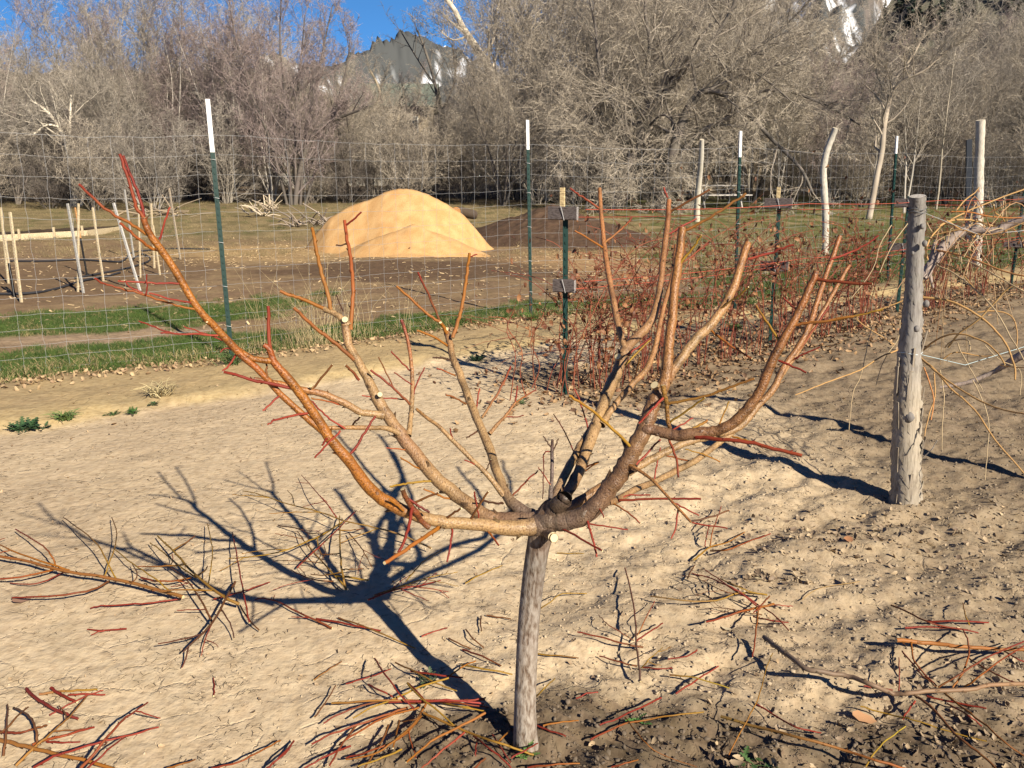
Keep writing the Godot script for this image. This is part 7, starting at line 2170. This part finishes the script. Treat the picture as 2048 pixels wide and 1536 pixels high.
# ---------------------------------------------------------------- materials
func noise_tex(seed_n: int, size: int, freq: float, oct: int, ramp: Array, kind := FastNoiseLite.TYPE_SIMPLEX_SMOOTH, stretch := 1.0) -> ImageTexture:
	var nz := FastNoiseLite.new()
	nz.seed = seed_n
	nz.noise_type = kind
	nz.frequency = freq
	nz.fractal_octaves = oct
	nz.fractal_gain = 0.55
	var im: Image = nz.get_seamless_image(size, int(size * stretch), false, false, 0.12, true)
	if stretch != 1.0:
		im.resize(size, size)
	im.convert(Image.FORMAT_L8)
	var d := im.get_data()
	var out := PackedByteArray()
	out.resize(d.size() * 3)
	var lut := []
	for k in 256:
		var t := k / 255.0 * (ramp.size() - 1)
		var a := mini(int(t), ramp.size() - 2)
		lut.append((ramp[a] as Color).lerp(ramp[a + 1], t - a))
	for k in d.size():
		var c: Color = lut[d[k]]
		out[k * 3] = int(c.r * 255.0)
		out[k * 3 + 1] = int(c.g * 255.0)
		out[k * 3 + 2] = int(c.b * 255.0)
	return ImageTexture.create_from_image(Image.create_from_data(size, size, false, Image.FORMAT_RGB8, out))

func soil_height(size: int) -> ImageTexture:
	# crumbs and grains with a net of fine drying cracks
	var nz := FastNoiseLite.new()
	nz.seed = 8
	nz.frequency = 0.022
	nz.fractal_octaves = 6
	nz.fractal_gain = 0.6
	var base := nz.get_seamless_image(size, size, false, false, 0.12, true)
	base.convert(Image.FORMAT_L8)
	var ck := FastNoiseLite.new()
	ck.seed = 15
	ck.noise_type = FastNoiseLite.TYPE_CELLULAR
	ck.cellular_return_type = FastNoiseLite.RETURN_DISTANCE2_SUB
	ck.cellular_jitter = 1.0
	ck.frequency = 0.013
	ck.fractal_type = FastNoiseLite.FRACTAL_NONE
	ck.domain_warp_enabled = true
	ck.domain_warp_amplitude = 26.0
	ck.domain_warp_frequency = 0.02
	var cr := ck.get_seamless_image(size, size, false, false, 0.12, true)
	cr.convert(Image.FORMAT_L8)
	var lo := FastNoiseLite.new()
	lo.seed = 21
	lo.frequency = 0.006
	var mk := lo.get_seamless_image(size, size, false, false, 0.12, true)
	mk.convert(Image.FORMAT_L8)
	var a := base.get_data()
	var b := cr.get_data()
	var m := mk.get_data()
	for k in a.size():
		var crack := 1.0 - smoothstep(2.0, 16.0, float(b[k]))
		var v := 60.0 + a[k] * 0.70 - crack * 85.0 * smoothstep(95.0, 150.0, float(m[k]))
		a[k] = int(clampf(v, 0.0, 255.0))
	return ImageTexture.create_from_image(Image.create_from_data(size, size, false, Image.FORMAT_L8, a))

func mat(rough: float, tex: Texture2D = null, tri := 0.0, height: Texture2D = null, deep := 0.0, spec := 0.5) -> StandardMaterial3D:
	var m := StandardMaterial3D.new()
	m.vertex_color_use_as_albedo = true
	m.roughness = rough
	m.metallic_specular = spec
	m.albedo_texture = tex
	if height:
		m.heightmap_enabled = true
		m.heightmap_texture = height
		m.heightmap_scale = deep
	if tri > 0.0:
		m.uv1_triplanar = true
		m.uv1_scale = Vector3(tri, tri, tri)
	return m

func build_materials() -> void:
	var w := Color.WHITE
	var grain := noise_tex(1, 1024, 0.03, 6, [Color(0.80, 0.78, 0.75), Color(0.93, 0.92, 0.90), Color(0.97, 0.97, 0.96), Color(1, 1, 1)])
	var sh := soil_height(1024)
	M.soil = mat(0.95, grain, 0.0, sh, 0.7, 0.2)
	var fine := noise_tex(2, 512, 0.05, 5, [Color(0.78, 0.76, 0.73), Color(0.95, 0.95, 0.94), Color(1, 1, 1)])
	M.soil_flat = mat(0.95, fine, 1.2, fine, 3.0, 0.25)
	M.chips = mat(0.9, fine, 1.4, fine, 1.6, 0.3)
	# bark: short level dashes (lenticels) and a grain that runs up the stem
	var bark := noise_tex(4, 512, 0.02, 4, [Color(0.55, 0.52, 0.50), Color(0.82, 0.80, 0.78), Color(1, 1, 1), Color(1, 1, 1)], FastNoiseLite.TYPE_SIMPLEX_SMOOTH, 4.0)
	var dash := noise_tex(5, 512, 0.045, 3, [Color(0.42, 0.34, 0.30), Color(0.72, 0.68, 0.65), Color(0.92, 0.91, 0.90), Color(1, 1, 1), Color(1, 1, 0.98)])
	M.bark = mat(0.48, dash, 6.0, dash, 0.32, 0.45)
	var streak := noise_tex(9, 512, 0.03, 5, [Color(0.42, 0.34, 0.29), Color(0.62, 0.55, 0.50), Color(0.86, 0.84, 0.82), Color(1, 1, 1), Color(1, 1, 1)])
	M.trunk = mat(0.8, streak, 1.0, streak, 0.35, 0.3)
	M.trunk.uv1_scale = Vector3(5.0, 1.5, 5.0)
	M.young = mat(0.5, null, 0.0, null, 0.0, 0.28)
	M.bark_far = mat(0.85)
	M.twig = mat(0.8)
	M.wood = mat(0.7)
	M.plain = mat(0.85)
	M.paint = mat(0.55, null, 0.0, null, 0.0, 0.3)
	M.plaster = mat(0.9, fine, 0.4)
	var along := noise_tex(6, 512, 0.02, 5, [Color(0.50, 0.48, 0.46), Color(0.80, 0.79, 0.78), Color(0.93, 0.93, 0.92), Color(1, 1, 1), Color(1, 1, 1)], FastNoiseLite.TYPE_SIMPLEX_SMOOTH, 1.0)
	M.grey_wood = mat(0.85, along, 1.0, along, 0.35, 0.25)
	M.grey_wood.uv1_scale = Vector3(7.0, 0.8, 7.0)
	var lay := noise_tex(7, 512, 0.02, 5, [Color(0.45, 0.43, 0.42), Color(0.85, 0.84, 0.83), Color(1, 1, 1)])
	M.grain = mat(0.8, lay, 1.0, lay, 0.4, 0.35)
	M.grain.uv1_scale = Vector3(3.0, 9.0, 3.0)
	M.wire = mat(0.55, null, 0.0, null, 0.0, 0.6)
	M.wire.metallic = 0.2
	M.leaf = mat(0.6, null, 0.0, null, 0.0, 0.4)
	M.leaf.backlight_enabled = true
	M.leaf.backlight = Color(0.35, 0.3, 0.2)
	M.glass = mat(0.08, null, 0.0, null, 0.0, 0.6)

func _ready() -> void:
	# camera
	var cam := Camera3D.new()
	cam.name = "camera"
	cam.position = EYE
	cam.rotation.x = deg_to_rad(-TIP)
	cam.fov = rad_to_deg(2.0 * atan(768.0 / F))
	cam.near = 0.05
	cam.far = 4000.0
	add_child(cam)
	cam.current = true
	# sky and exposure
	var sky := ProceduralSkyMaterial.new()
	sky.sky_top_color = Color(0.05, 0.15, 0.34)
	sky.sky_horizon_color = Color(0.34, 0.60, 0.86)
	sky.sky_curve = 0.16
	sky.ground_bottom_color = Color(0.25, 0.2, 0.15)
	sky.ground_horizon_color = Color(0.36, 0.50, 0.70)
	sky.sun_angle_max = 20.0
	var env := Environment.new()
	env.background_mode = Environment.BG_SKY
	env.sky = Sky.new()
	env.sky.sky_material = sky
	env.background_energy_multiplier = 0.9
	env.tonemap_mode = Environment.TONE_MAPPER_LINEAR
	env.tonemap_exposure = 2.05
	env.sdfgi_enabled = true
	env.ssao_enabled = true
	env.ssil_enabled = true
	var we := WorldEnvironment.new()
	we.name = "world"
	we.environment = env
	add_child(we)
	# sun: behind the camera's right shoulder, 31.5 degrees high
	var sun := DirectionalLight3D.new()
	sun.name = "sun"
	sun.light_energy = 1.6
	sun.light_color = Color(1.0, 0.955, 0.88)
	sun.light_angular_distance = 0.5
	sun.shadow_enabled = true
	add_child(sun)
	sun.look_at_from_position(Vector3.ZERO, Vector3(-0.949, -1.0, -1.328))
	# noise used by the lie of the land
	nz_a.seed = 31
	nz_a.frequency = 1.0
	nz_a.fractal_octaves = 3
	nz_b.seed = 32
	nz_b.frequency = 1.0
	nz_b.fractal_octaves = 2
	nz_c.seed = 33
	nz_c.frequency = 1.0
	nz_c.fractal_octaves = 2
	build_materials()
	build_ground()
	build_far()
	build_trees()
	build_heaps()
	build_poles()
	build_fence()
	build_plot()
	build_trellis()
	build_brambles()
	build_vine()
	build_peach()
	build_cuttings()
	build_scatter()
